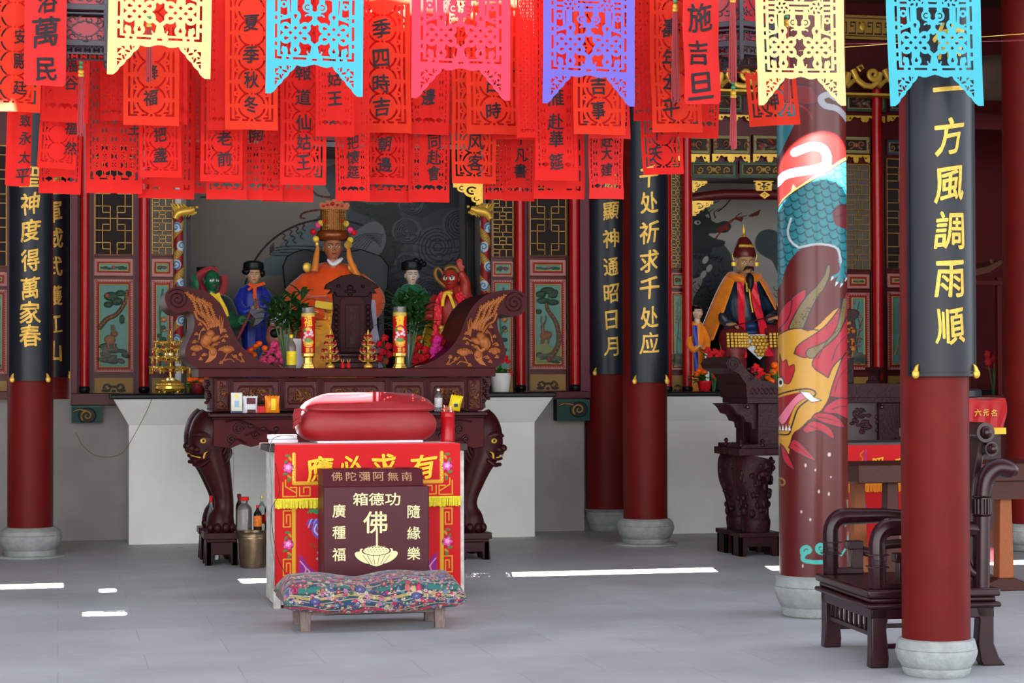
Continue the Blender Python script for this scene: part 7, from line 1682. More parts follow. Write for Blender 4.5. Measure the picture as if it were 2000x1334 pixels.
q.tube([(cx+.14, b-.02, ZZ(600)), (cx+.2, b-.12, ZZ(630)), (cx+.30, b-.25, ZZ(626)), V_(474, 626, b-.32)], [.07, .065, .055, .045], 14, col=gs, smooth=4)
hand(q, V_(474, 626, b-.32), (.8, -.2, .1), (0, -.3, 1), .13, .75, col=gs);
q.tube([(cx-.15, b, ZZ(600)), (cx-.24, b-.05, ZZ(590)), V_(384, 562, b-.12)], [.06, .05, .04], 12, col=gs); hand(q, V_(384, 562, b-.12), (-.25, -.1, 1), (-.6, -.8, 0), .16, .1, col=gs)
part('arms', q, m_skinp, g)
add_head(g, tuple(V_(414, 549, b-.06)), .22, gs, rz=.25, fierce=1.0, hair=(26, 70, 44), hairline=.48, lips=(150, 40, 40), brow=(20, 60, 40), eye=1.2)
q = MB()
for P_ in (((400, 575), (388, 545), (396, 533), (412, 528), (424, 533)), ((432, 575), (438, 552), (434, 538))): q.tube([V_(u, v, b+.02) for u, v in P_], .04, 10, flat=.6, smooth=5)
part('hood', q, robe_mat('dark red hood', (140, 22, 30)), g, label='dark red hood')
q = MB(); q.tube([V_(384, 526, b+.08), V_(420, 524, b+.08)], .045, 10, flat=.5); part('hat_bar', q, m_black, g)
q = MB()
for P_ in (((410, 573), (420, 578), (430, 574)), ((416, 574), (424, 590), (426, 600)), ((424, 574), (432, 588), (440, 604), (444, 618))): ribbon(q, [V_(u, v, b-.17) for u, v in P_], .035)
part('ribbon', q, m_ryel, g, label='yellow neck ribbon')
ax = thing('axe', 'grey-bladed axe held by the green guardian statue', 'axe', tuple(V_(466, 660, b-.34)))
q = MB(); q.tube([V_(464, 662, b-.34), V_(492, 604, b-.34)], .016, 10); part('handle', q, mat('dull red handle', (120, 40, 48), .5), ax)
q = MB(); q.prism([(V_(u, v, b).x, V_(u, v, b).z) for u, v in ((480, 612), (484, 604), (494, 608), (506, 603), (510, 612), (507, 626), (498, 634), (488, 639), (492, 624))], b-.37, b-.345); part('blade', q, mat('grey axe steel', (72, 72, 76), .45, metal=.5), ax)
q = MB(); q.tube([V_(371, 612, 20.15), V_(370, 768, 20.15)], .028, 12); gp = solo('gilt_pole', q, mat('mustard pole', (186, 150, 40), .5), 'mustard yellow pole standing behind the left scroll end', 'pole', tuple(V_(370, 768, 20.15)))
def attendant(px, top, b, m_robe, label, face, hatm, sash, hs=.2, rib=None, skin=(206, 160, 120), rz=0.0, wd=1.0):
 k = mpp(px, b); o = V_(px, 768, b); o.z = ZL; g = thing('attendant_statue', label, 'statue', tuple(o)); cx = o.x; ZZ = lambda py: V_(px, py, b).z; f = face
 part('robe', robe([(ZZ(f+16), cx, b, .06*wd, .06*wd), (ZZ(f+21), cx, b, .12*wd, .09*wd), (ZZ(f+38), cx, b, .16*wd, .12*wd), (ZZ(f+75), cx, b, .17*wd, .13*wd), (ZZ(f+140), cx, b, .17*wd, .14*wd), (ZZ(767), cx, b, .19*wd, .16*wd)], folds=8, amp=.05), m_robe, g)
 for s in (-1, 1): q = MB(); q.tube([(cx+s*.12*wd, b, ZZ(f+28)), (cx+s*.2*wd, b-.05, ZZ(f+55)), (cx+s*.13*wd, b-.17*wd, ZZ(f+72)), (cx+s*.04*wd, b-.2*wd, ZZ(f+68))], [.055*wd, .065*wd, .07*wd, .06*wd], 14, smooth=4); part('sleeve', q, m_robe, g)
 for s in (-1, 1): q = MB(); hand(q, (cx+s*.05*wd, b-.22*wd, ZZ(f+67)), (-s, -.4, .5), (s*.2, -1, .3), .1*wd, .6, col=skin, thumb=-s); part('hand', q, m_skinp, g)
 add_head(g, (cx, b-.03, ZZ(f)), hs, skin, rz=rz, hairline=.26)
 return g, cx, ZZ
g, cx, ZZ = attendant(495, 508, 20.45, m_rblue, 'small attendant statue in a royal blue robe with an orange ribbon', 538, m_black, None, wd=.8)
q = MB(); q.lathe([(.10, ZZ(527)), (.105, ZZ(524)), (.10, ZZ(514)), (.07, ZZ(510)), (.02, ZZ(509))], (cx, 20.44, 0), 24); q.ball((cx-.07, 20.4, ZZ(531)), (.05, .05, .035), 10, 7); q.ball((cx+.08, 20.42, ZZ(534)), (.035, .05, .04), 10, 7); part('cap', q, m_black, g, label='black cap')
q = MB(); ribbon(q, [(cx-.06, 20.3, ZZ(556)), (cx, 20.28, ZZ(560)), (cx+.1, 20.3, ZZ(554))], .03); ribbon(q, [(cx, 20.27, ZZ(560)), (cx-.005, 20.25, ZZ(580)), (cx+.01, 20.22, ZZ(600))], .035); ribbon(q, [(cx-.01, 20.27, ZZ(560)), (cx-.07, 20.27, ZZ(568))], .025); part('ribbon', q, m_rorange, g, label='orange ribbon')
q = MB(); q.tube([(cx, 20.19, ZZ(612)), (cx-.01, 20.2, ZZ(585))], .012, 8); q.tube([(cx, 20.19, ZZ(612)), (cx-.03, 20.19, ZZ(630)), (cx-.04, 20.2, ZZ(640))], [.015, .03, .02], 8); part('whisk', q, mat('brown whisk', (120, 84, 66), .7), g)
g, cx, ZZ = attendant(804, 508, 20.5, m_rgreen, 'small attendant statue in a green robe half hidden by the right vase of leaves', 538, m_black, None, skin=(222, 196, 176), wd=.8)
q = MB(); q.lathe([(.10, ZZ(528)), (.108, ZZ(522)), (.10, ZZ(512)), (.05, ZZ(508))], (cx, 20.49, 0), 24);
for u, v, r_ in ((812, 510, .035), (822, 512, .03), (828, 516, .03)): q.ball(tuple(V_(u, v, 20.44)), r_, 10, 7)
part('cap', q, m_black, g, label='black cap with round knobs')
b = 19.95; o = V_(546, 768, b); o.z = ZL+.001; k = mpp(546, b); t = thing('gourd_jar', 'pinkish brown gourd jar with a white cloth neck, beside the blue attendant', 'jar', tuple(o))
q = MB(); q.lathe([(.10, 0), (.12, .05), (.11, .12), (.05, .2), (.05, V_(546, 690, b).z-o.z-.02), (.11, V_(546, 678, b).z-o.z), (.135, V_(546, 660, b).z-o.z), (.12, V_(546, 642, b).z-o.z), (.09, V_(546, 632, b).z-o.z)], tuple(o), 24); part('body', q, mat('pinkish clay', (170, 100, 88), .45, var=.15), t)
q = MB(); q.lathe([(.095, V_(546, 636, b).z-o.z), (.085, V_(546, 625, b).z-o.z), (.05, V_(546, 612, b).z-o.z), (.02, V_(546, 600, b).z-o.z)], tuple(o), 20); part('neck_cloth', q, m_white, t)
q = MB(); q.ball(tuple(V_(537, 651, b-.12)), (.05, .03, .045), 14, 8); part('mouth', q, m_black, t)
b = 20.3; px = 884; k = mpp(px, b); o = V_(px, 768, b); o.z = ZL; g = thing('guardian_statue', 'red-skinned guardian statue raising one hand, in a yellow cape with red ribbon', 'statue', tuple(o)); ZZ = lambda py, bb=b: V_(px, py, bb).z; cx = o.x
rs = (176, 50, 38)
q = MB(); hc = V_(879, 545, b-.08)
q.tube([(cx, b, ZZ(574)), (cx, b-.01, ZZ(590)), (cx, b-.02, ZZ(615)), (cx-.01, b-.01, ZZ(640)), (cx, b, ZZ(665))], [.11, .18, .175, .15, .16], 22, flat=.72, up=(0, 1, 0), smooth=4)
q.tube([hc+Vector((0, .03, -.02)), (cx, b, ZZ(580))], [.07, .085], 14)
q.tube([(cx+.14, b, ZZ(582)), V_(908, 575, b-.03), V_(908, 552, b-.05), V_(902, 538, b-.07), V_(899, 530, b-.08)], [.075, .066, .056, .046, .036], 16, smooth=4)
hand(q, V_(899, 531, b-.08), (-.12, -.1, 1), (.25, 1, .1), .165, .1, thumb=1)
q.tube([(cx-.15, b, ZZ(584)), (cx-.23, b-.06, ZZ(606)), V_(838, 622, b-.16)], [.075, .06, .045], 16, smooth=4); hand(q, V_(838, 622, b-.16), (-.7, -.6, -.1), (0, .2, 1), .14, .45)
bod = fuse(q, .0085); shift(bod, root_loc(g)); setcol(bod, np.tile(lin(rs), (len(bod.vertices), 1))); part('body', bod, m_skinp, g)
add_head(g, tuple(hc), .25, rs, rz=-.35, fierce=1.2, hair=(96, 60, 30), hairline=.34, lips=(110, 30, 30), brow=(60, 30, 20), eye=1.5)
q = MB()
for P_, r_ in ((((870, 560), (853, 545), (850, 530), (856, 524), (864, 534), (866, 552)), .022), (((868, 528), (876, 522), (888, 522), (896, 532)), .026), (((890, 524), (886, 540), (874, 556)), .010), (((856, 548), (862, 556), (872, 562)), .014)):
 q.tube([V_(u, v, b-.10) for u, v in P_], [r_, r_, r_*.95, r_*.8, r_*.6, r_*.4][:len(P_)], 10, smooth=5)
part('hair', q, mat('gilt brown hair', (124, 84, 36), .4, metal=.2, var=.2, vscale=40), g, label='swept gilt brown locks')
q = MB()
nu, nv = 26, 18; Vc = []
for j in range(nv):
 for i in range(nu):
  u = i/(nu-1)*2-1; tt = j/(nv-1); a = u*1.9; R_ = .16+.155*tt
  Vc.append((cx-.02+R_*1.15*math.sin(a)*(1+.05*math.sin(9*u)), b+.04+R_*.75*math.cos(a)*.8+.015*math.sin(14*u+3*tt), ZZ(582+tt*120)-.02*math.sin(6*u)))
q.sheet(Vc, nu, nv); part('cape', q, m_ryel, g, label='yellow satin cape')
q = MB()
for s, P_ in ((-1, ((868, 572), (858, 590), (854, 630), (848, 690))), (1, ((895, 572), (903, 595), (908, 630), (906, 690)))): ribbon(q, [V_(u, v, b-.16) for u, v in P_], .075, wave=.01)
part('ribbon', q, m_rred, g, label='red satin ribbon')
q = MB(); ribbon(q, [V_(869, 574, b-.2), V_(866, 584, b-.21), V_(864, 598, b-.2)], .03); ribbon(q, [V_(876, 572, b-.2), V_(882, 586, b-.21), V_(890, 610, b-.19), V_(893, 640, b-.18)], .03); q.ball(tuple(V_(875, 572, b-.19)), (.05, .02, .02), 10, 7); part('neck_bow', q, m_ryel, g, label='gold bow and sash')
part('skirt', robe([(ZZ(632), cx, b, .165, .13), (ZZ(650), cx, b, .19, .16), (ZZ(690), cx, b, .21, .19), (ZZ(767), cx, b, .24, .21)], folds=6, amp=.08), mat('painted armour skirt', (112, 40, 36), .4, var=.4, vscale=30), g)
q = MB(); q.ball(tuple(V_(874, 648, b-.17)), (.085, .04, .075), 14, 9)
for u, v in ((862, 640), (886, 640), (864, 662), (884, 662), (892, 672), (870, 676)): q.ball(tuple(V_(u, v, b-.19)), (.03, .02, .026), 10, 7)
ribbon(q, [V_(856, 656, b-.19), V_(874, 668, b-.21), V_(896, 656, b-.19)], .03); part('belt', q, m_gold, g, label='gilt beast-face belt')
b = 20.45; px = 1452; k = mpp(px, b); o = V_(px, 768, b); o.z = ZL; g = thing('general_statue', 'bearded general statue in an amber cape with red ribbons, seated on the right altar', 'statue', tuple(o)); ZZ = lambda py, bb=b: V_(px, py, bb).z; cx = o.x; k
part('torso', robe([(ZZ(538), cx, b, .08, .08), (ZZ(548), cx, b, .2, .13), (ZZ(580), cx, b-.01, .25, .17), (ZZ(620), cx, b-.02, .24, .18), (ZZ(650), cx, b-.04, .26, .2)], folds=0, amp=0), mat('dark blue armour', (22, 40, 56), .35, coat=.3, var=.2, vscale=14), g, label='dark blue armour')
for s in (-1, 1): q = MB(); q.tube([(cx+s*.1, b-.02, ZZ(655)), (cx+s*.22, b-.32, ZZ(664)), (cx+s*.24, b-.40, ZZ(690)), (cx+s*.22, b-.36, ZZ(767))], [.16, .15, .13, .14], 18, smooth=5); part('leg', q, mat('painted leg armour', (120, 36, 40), .4, var=.4, vscale=24), g)
q = MB()
for s in (-1, 1):
 for i in range(5):
  for j in range(7): q.ball((cx+s*.23+(j-3)*.034, b-.44-.10*math.cos((j-3)*.35)-.005*i, ZZ(655)-i*.03), (.02, .015, .02), 7, 5)
part('knee_scales', q, m_gold, g, label='gilt knee scales')
nu, nv = 40, 26
def cape(s):
 Vc = []
 for j in range(nv):
  for i in range(nu//2):
   u = i/(nu/2-1); tt = j/(nv-1); a = (.55+.25*tt+u*(2.0-.2*tt)); R_ = .16+.30*tt**.75
   x = R_*1.08*math.sin(a); y = -R_*.68*math.cos(a); f = .022*tt*math.sin(13*u+2)
   Vc.append((cx+s*(x+f+.04*tt), b+y-.06*tt, ZZ(541)-tt*(.66+.10*u)-.05*tt*math.sin(3*u)+.03*(1-tt)))
 q.sheet(Vc, nu//2, nv)
q = MB(); cape(-1); cape(1); q.tube([(cx-.15, b-.02, ZZ(540)), (cx-.1, b-.12, ZZ(544)), (cx, b-.15, ZZ(549)), (cx+.1, b-.12, ZZ(544)), (cx+.15, b-.02, ZZ(540)), (cx, b+.12, ZZ(537)), (cx-.15, b-.02, ZZ(540))], .04, 10, smooth=4); cp = part('cape', q, m_ramber, g, label='amber satin cape')
cp.modifiers.new('thick', 'SOLIDIFY').thickness = .006
q = MB(); ribbon(q, [V_(1446, 552, b-.22), V_(1448, 590, b-.25), V_(1449, 640, b-.35), V_(1452, 698, b-.5)], .075, wave=.008); ribbon(q, [V_(1470, 552, b-.22), V_(1477, 590, b-.25), V_(1490, 640, b-.35), V_(1503, 696, b-.5)], .085, wave=.008); part('ribbons', q, m_rred, g, label='two red satin ribbons')
q = MB(); ribbon(q, [V_(1462, 552, b-.24), V_(1465, 580, b-.26), V_(1470, 610, b-.26)], .016); ribbon(q, [V_(1458, 552, b-.24), V_(1459, 570, b-.26)], .016); part('cords', q, m_ryel, g)
q = MB(); q.tube([(cx-.2, b-.1, ZZ(645)), (cx-.1, b-.24, ZZ(650)), (cx+.1, b-.24, ZZ(650)), (cx+.2, b-.1, ZZ(645))], .03, 10, smooth=4); q.ball((cx+.02, b-.22, ZZ(638)), (.1, .06, .05), 12, 8); part('belt', q, mat('blue belt', (36, 60, 110), .4), g)
q = MB();
P, lp, st = cut_sheet(lambda U, V: mn(mn(.13-np.abs(U), -V), V+.26-np.abs(U)*.9), -.14, .14, -.27, .01, 40, 40); Vv, Ff = solid_cut(P, lp, st, lambda P, q_: np.stack([cx+.03+P[:, 0], b-.40+q_-.25*P[:, 1]*-.5, ZZ(655)+P[:, 1]], -1), .02); q.add(Vv, Ff)
part('apron', q, m_white, g); q = MB()
for i in range(6):
 for j in range(5):
  if abs(j-2)*.042 < .12-.012*i: q.ball((cx+.03+(j-2)*.042+(.02 if i % 2 else 0), b-.425-.018*i*.5, ZZ(660)-.036*i), (.024, .014, .022), 8, 5)
part('apron_scales', q, m_gold, g, label='gilt scale apron')
sk = (206, 158, 110)
add_head(g, (cx, b-.07, ZZ(516)), .27, sk, rz=-.05, fierce=.25, lips=(170, 76, 60), hairline=.42, wide=1.02)
q = MB()
for s in (-1, 1): q.tube([(cx, b-.205, ZZ(524)), (cx+s*.035, b-.205, ZZ(525)), (cx+s*.055, b-.185, ZZ(531))], [.011, .013, .005], 8, smooth=3)
q.tube([(cx, b-.195, ZZ(537)), (cx, b-.22, ZZ(545)), (cx, b-.235, ZZ(560)), (cx-.005, b-.235, ZZ(575))], [.022, .042, .034, .006], 12, smooth=4); part('beard', q, m_hair, g, label='black moustache and beard')
q = MB(); q.lathe([(.125, ZZ(503)), (.13, ZZ(500)), (.118, ZZ(488)), (.09, ZZ(478)), (.07, ZZ(470)), (.05, ZZ(466)), (.035, ZZ(464)), (.01, ZZ(463))], (cx-.005, b-.05, 0), 28); hl = part('helmet', q, mat('oxblood helmet', (96, 24, 26), .35, coat=.3), g, label='oxblood helmet')
q = MB(); q.lathe([(.02, ZZ(465)), (.03, ZZ(461)), (.012, ZZ(458)), (.022, ZZ(452)), (.004, ZZ(439))], (cx-.005, b-.05, 0), 12)
for i in range(9): a = -2.4+.2*i*1.0; q.ball((cx-.005+.112*math.cos(a*.8-.3), b-.05+.112*math.sin(a*.8-.3), ZZ(482)), (.022, .02, .018), 8, 6)
for s in (-1, 1): q.lathe([(.03, -.02), (.034, 0), (.03, .02)], (cx+s*.125, b-.09, ZZ(517)), 14, sy=.5); q.tube([(cx+s*.12, b-.06, ZZ(510)), (cx+s*.135, b-.06, ZZ(500)), (cx+s*.12, b-.06, ZZ(496))], .008, 6)
part('helmet_ornament', q, m_gold, hl)
q = MB()
q.tube([(cx-.22, b-.05, ZZ(585)), (cx-.27, b-.18, ZZ(622)), V_(1424, 634, b-.42)], [.075, .07, .05], 16, smooth=4); part('sleeve', q, mat('dark blue armour'), g); q = MB(); q.tube([(cx+.22, b-.05, ZZ(585)), (cx+.28, b-.16, ZZ(615)), V_(1504, 622, b-.40)], [.075, .07, .05], 16, smooth=4); part('sleeve', q, mat('dark blue armour'), g)
q = MB(); hand(q, V_(1422, 633, b-.42), (.75, -.45, -.05), (-.2, -.4, 1), .15, .75, col=sk); part('hand', q, m_skinp, g); q = MB(); hand(q, V_(1503, 623, b-.40), (.5, -.6, .25), (-.4, -.5, .8), .15, .75, col=sk, thumb=1); part('hand', q, m_skinp, g)
q = MB(); q.tube([V_(1414, 641, b-.50), V_(1560, 605, b-.46)], [.007, .007], 8); solo('thin_rod', q, mat('dark red rod', (80, 20, 24), .4), 'thin dark rod held across the lap of the bearded general', 'rod', tuple(V_(1414, 641, b-.5)))
q = MB(); a, c = V_(1395, 660, b), V_(1510, 660, b); q.box((a.x, b+.16, ZL+.001), (c.x, b+.40, ZZ(648))); solo('statue_seat', q, m_black, 'dark block seat under the bearded general', 'seat', ((a.x+c.x)/2, b, ZL), bevel=.01)
g, cx, ZZ = attendant(1361, 598, 20.15, m_ramber, 'small black-haired attendant in amber and blue at the left of the general\'s niche', 611, m_black, None, hs=.15, skin=(222, 186, 160), rz=.35, wd=.5)
q = MB(); q.ball((cx, 20.16, ZZ(605)), (.062, .06, .05), 14, 9); q.ball((cx-.045, 20.17, ZZ(613)), (.03, .05, .05), 10, 7); part('hair', q, m_hair, g)
q = MB(); ribbon(q, [(cx-.04, 20.07, ZZ(636)), (cx-.04, 20.05, ZZ(680)), (cx-.04, 20.04, ZZ(725))], .05); part('sash', q, m_rblue, g, label='royal blue sash')
oranges(1376, PB+0.2, ZL+0.001, [(1365, 724), (1376, 727), (1360, 730)], 6, 'potted oranges in a red pot at the left of the right altar ledge', m_fl_red, 13, leaves=30)
bunch(1394, 740, PB+.3, [(1380, 684), (1388, 690), (1397, 687), (1405, 693), (1385, 697), (1398, 699), (1410, 689), (1400, 730), (1396, 735)], m_fl_red, 7, 'red silk flowers behind the left scroll of the right altar table', z=ZL+.001)
# ================================================================ cloth-covered offering table, donation box, kneeler
bX = 13.9; k = mpp(720, bX)
def TZ(px, py, b=bX): p = W(px, py, b); return p.x, p.z
m_peel = mat('peeling white paint', (196, 190, 182), .75, var=.25, vscale=14, bump=.4, bscale=50); m_oldw = mat('old dark plank', (58, 44, 42), .6, var=.2, vscale=8, grain=(2, 30, 30))
xa, zt = TZ(534, 870); xb = TZ(906, 870)[0]; t = thing('offering_table', 'peeling white offering table under the red embroidered cloth', 'table', ((xa+xb)/2, bX+.3, 0))
q = MB(); q.box((xa+.01, bX+.02, 0.02), (xb-.005, bX+.60, zt-.045)); part('cabinet', q, m_peel, t, bevel=.004)
q = MB()
for x in (xa, xb-.05): q.box((x, bX, 0), (x+.05, bX+.05, zt-.05))
part('leg', q, m_peel, t, bevel=.003)
q = MB(); q.box((xa-.035, bX-.012, zt-.045), (xb+.025, bX+.64, zt)); part('tabletop', q, m_oldw, t, bevel=.004)
cl = thing('altar_cloth', 'red embroidered cloth with four gold characters hanging over the offering table', 'altar cloth', ((xa+xb)/2, bX, zt))
PX0, PX1, PY0, PY1 = 536, 898, 868, 1157
nx, ny = 430, 340; us = np.linspace(PX0, PX1, nx); vs = np.linspace(PY1, PY0, ny); U, V = np.meshgrid(us, vs); p = Paint(U, V, (206, 16, 22)); gd = (226, 168, 40); cx = 717.0
def mir(f):
 f(lambda u: u); f(lambda u: 2*cx-u)
def deco(m):
 ln = lambda P, w, c=gd, sm=0, h=.4: p.stroke([(m(u), v) for u, v in P], w, c, h, sm=sm)
 ln([(573, 884), (573, 942), (720, 942)], 7); ln([(573, 990), (573, 1157)], 7)
 for q_ in ((552, 940), (552, 968), (578, 968), (578, 950), (566, 950)), ((557, 935), (557, 948), (576, 960)), ((584, 950), (584, 967), (604, 967), (604, 950), (592, 950), (592, 960)): ln(q_, 2.2)
 for v0 in (996, 1092, 1132): ln([(553, v0), (553, v0+32), (566, v0+32), (566, v0+8), (559, v0+8), (559, v0+24)], 2.2); ln([(553, v0), (568, v0)], 2.2)
 for v in (911, 1063):
  for j in range(9): p.ell(m(561+5*math.sin(j*1.9)), v-24+6*j, 5, 2.4, (196, 150, 50) if j % 2 else (70, 130, 60), .3, rot=j)
  p.flower(m(562), v, 9.5, (226, 90, 160), (250, 210, 220), .6, dark=(150, 30, 90)); p.flower(m(562), v-1, 5, (250, 170, 205), None, .7)
 for j in range(6): ln([(600+3*j, 1000-2*(j % 2)), (608+4*j, 994+4*(j % 2)), (616+3*j, 1002)], 3.2, (60, 150, 90), 4)
 for j in range(8): ln([(598+3*j, 1024+5*(j % 3)), (604+3*j, 1014), (612+2*j, 1022+3*j)], 2.6, ((90, 80, 180), (190, 170, 220), (70, 60, 150))[j % 3], 4)
 ln([(618, 1020), (612, 1036), (622, 1050), (634, 1056)], 9, (110, 90, 190), 4); ln([(616, 1024), (612, 1036), (622, 1048)], 3, (220, 200, 235), 4)
 ln([(604, 1062), (614, 1070), (634, 1070)], 3, (120, 70, 30), 4); ln([(620, 1080), (636, 1086)], 6, (150, 150, 150)); ln([(618, 1092), (636, 1094)], 5, (180, 170, 170))
 p.poly([(m(583), 1157), (m(583), 1082), (m(592), 1092), (m(604), 1110), (m(618), 1118), (m(640), 1140), (m(640), 1157)], (150, 40, 130), .3)
 for j in range(5): ln([(585+8*j, 1096+11*j), (596+9*j, 1112+9*j), (588+9*j, 1128+9*j)], 2.2, (236, 160, 200), 4)
mir(deco)
for v in range(884, 942, 5):
 for u in (573, 2*cx-573): p.ell(u+rnd.uniform(-2, 2), v, 1.4, 1.4, (255, 216, 110), .6)
dr = .012*np.sin(U/21.0)*np.clip((V-900)/260, 0, 1)*.5
a, c = W(PX0, PY1, bX), W(PX1, PY0, bX); X = a.x+(U-PX0)/(PX1-PX0)*(c.x-a.x); Zc = a.z+(PY1-V)/(PY1-PY0)*(c.z-a.z); YF = bX-.016
Vv = np.stack([X.ravel(), (YF+dr).ravel()-p.H*.004, Zc.ravel()], 1)-np.array(root_loc(cl)); m_cloth = mat('embroidered cloth', attr=True, gain=.85, rough=.7, sheen=.2)
part('front', grid_mesh('front', Vv, nx, ny, p.C), m_cloth, cl)
q = MB(); zz = c.z+.002; pts = [(a.x, c.x, YF, c.z), (a.x+.004, c.x-.004, bX-.008, zt+.004), (a.x+.02, c.x-.03, bX+.2, zt+.006), (a.x+.03, c.x-.05, bX+.5, zt+.006)]
q.sheet([(l+(r_-l)*i/12, y, z) for l, r_, y, z in pts for i in range(13)], 13, 4); part('top_flap', q, mat('red cloth', (206, 16, 22), .7, sheen=.2), cl)
q = MB(); zf = TZ(700, 973)[1]; zg = TZ(700, 991)[1]; n = 150
q.box((a.x-.006, YF-.014, zf-.006), (c.x+.004, YF-.006, zf+.006))
for i in range(n): x = a.x+(i+.5)*(c.x-a.x)/n+rnd.uniform(-.001, .001); q.tube([(x, YF-.012, zf), (x+rnd.uniform(-.003, .003), YF-.014, zg+rnd.uniform(-.003, .006))], .0045, 5)
part('fringe', q, mat('yellow fringe', (226, 208, 50), .6, var=.15, vscale=60), cl, label='yellow fringe')
lt = letters([(ch, *TZ(u, v, YF), w*k, w*k*.95) for ch, u, v, w in (('應', 624, 916, 48), ('必', 684, 911, 46), ('求', 750, 911, 52), ('有', 826, 912, 50))], lambda u, v, o: np.stack([u, np.full_like(u, YF-.008)-o*.02, v], -1), bold=.03, ext=.1); part('lettering', lt, mat('gold thread', (222, 168, 40), .45, metal=.3, var=.25, vscale=120), cl, label='gold stitched characters')
bb = bX+.33; kk = mpp(715, bb); zb = zt+.024
bu = thing('wrapped_bundle', 'big red cloth-wrapped bundle lying on the offering table', 'bundle', tuple(W(715, 862, bb))[:2]+(zb,))
def pillow(px0, px1, z0, z1, y0, y1, bul, seed, top=0):
 q = MB(); nu, nv = 54, 20; Vc = []; xm, hx = (W(px0, 800, bb).x+W(px1, 800, bb).x)/2, (W(px1, 800, bb).x-W(px0, 800, bb).x)/2; ym, hy = (y0+y1)/2, (y1-y0)/2
 for j in range(nv):
  f = j/(nv-1); s = math.sin(PI*(.08+.84*f))**.12; zz = z0+(z1-z0)*f
  for i in range(nu):
   al = 2*PI*i/nu; ca, sa = math.cos(al), math.sin(al); e = (abs(ca)**7+abs(sa)**7)**(-1/7)
   w = 1+.012*math.sin(7*al+seed)+.007*math.sin(22*zz+5*al+seed)
   Vc.append((xm+hx*e*ca*(s*w*(1-bul*f)), ym+hy*e*sa*(s*w*(1-bul*f*1.6)), zz+.008*math.sin(5*al+seed)*(f > .5)+(top*(1-(e*abs(ca))**2) if f > .9 else 0)))
 n = len(Vc); q.sheet(Vc, nu, nv, close=True); q.f.append(tuple(range(nu-1, -1, -1)))
 base = np.array(Vc[-nu:]); cen = base.mean(0)+np.array([0, 0, top]); prev = n-nu
 for r_ in (.75, .5, .25): ring = cen+(base-cen)*r_; ring[:, 2] = base[:, 2]*r_**2+cen[2]*(1-r_**2); st = q.n; q.add(ring, []); q.f += [(prev+i, prev+(i+1) % nu, st+(i+1) % nu, st+i) for i in range(nu)]; prev = st
 q.f.append(tuple(range(prev, prev+nu))); return q
zm = TZ(700, 803, bb)[1]; z2 = TZ(700, 771, bb)[1]
part('body', pillow(580, 847, zb, zm+.01, bb-.2, bb+.2, 0, 1), mat('red wrapping cloth', (138, 12, 19), .45, var=.06, sheen=.12, spec=.35), bu)
part('top_cover', pillow(578, 860, zm, z2, bb-.225, bb+.225, .30, 2.4, .012), mat('red wrapping cloth'), bu)
q = MB()
for i in range(8): p0 = W(586, 800+3*i, bb-.19); q.tube([p0, p0+Vector((-.03, -.01, rnd.uniform(-.03, .0))), p0+Vector((-.05, -.02, rnd.uniform(-.06, -.02)))], [.016, .014, .003], 7)
part('tuft', q, mat('red wrapping cloth'), bu)
q = MB(); q.box((W(612, 860, bb).x, bb-.22, zt+.007), (W(816, 860, bb).x, bb+.2, zb-.001)); solo('white_tray', q, mat('dusty white board', (206, 204, 204), .6), 'white board under the red wrapped bundle', 'board', tuple(W(715, 865, bb)), bevel=.003)
q = MB(); x0, x1 = W(524, 855, bX+.42).x, W(581, 855, bX+.42).x
for i in (0, 1): q.box((x0, bX+.38+.05*i, zt+.001+.03*i), (x1, bX+.44+.05*i, zt+.029+.03*i))
solo('lamp_batten', q, mat('white enamel', (220, 222, 226), .35), 'white lamp batten lying at the left end of the offering table', 'lamp batten', ((x0+x1)/2, bX+.42, zt), bevel=.003)
o = on(874, bX+.3, zt+.001); kc = mpp(874, bX+.3); t = thing('incense_cup', 'red incense holder full of sticks right of the wrapped bundle', 'incense holder', tuple(o))
q = MB(); q.lathe([(13*kc, 0), (14.5*kc, 2*kc), (14*kc, 4*kc), (13.5*kc, 6*kc), (13.5*kc, 46*kc), (14.4*kc, 48*kc), (13.5*kc, 50*kc), (14.6*kc, 57*kc), (13.4*kc, 58*kc), (12.6*kc, 57*kc), (12*kc, 20*kc), (3*kc, 18*kc)], tuple(o), 32); part('cup', q, mat('red tin', (176, 18, 26), .3, coat=.3), t)
q = MB()
for i in range(34): a = rnd.uniform(0, 6.28); r_ = math.sqrt(rnd.random())*10*kc; q.tube([o+Vector((r_*.8*math.cos(a), r_*.8*math.sin(a), 24*kc)), o+Vector((r_*1.3*math.cos(a), r_*1.3*math.sin(a), rnd.uniform(63, 72)*kc))], .7*kc, 5)
part('incense_sticks', q, mat('incense stick', (176, 96, 80), .8), t)
bD = 13.42; kD = mpp(735, bD); xl, xr = W(632, 1000, bD).x, W(838, 1000, bD).x; zs_ = W(735, 950, bD).z; ztp = W(735, 917, bD).z
m_mar = mat('maroon sheet', (70, 17, 27), .42, var=.05); m_pale = mat('pale gold lettering', (226, 212, 158), .5); m_dim = mat('dim gold lettering', (170, 128, 92), .5)
t = thing('donation_box', 'maroon donation box with pale gold characters and a lotus in front of the red cloth', 'donation box', ((xl+xr)/2, bD, 0))
q = MB(); q.box((xl, bD, 0.01), (xr, bD+.30, zs_)); part('body', q, m_mar, t, bevel=.006)
q = MB(); q.prism([(bD+.01, zs_), (bD+.30, zs_), (bD+.30, ztp), (bD+.055, ztp)], xl+.0, xr-.035, axis='x'); part('lid', q, m_mar, t, bevel=.005)
F = lambda y0: (lambda u, v, o: np.stack([u, np.full_like(u, y0)-o*.05, v], -1))
sl = (.045)/(ztp-zs_)
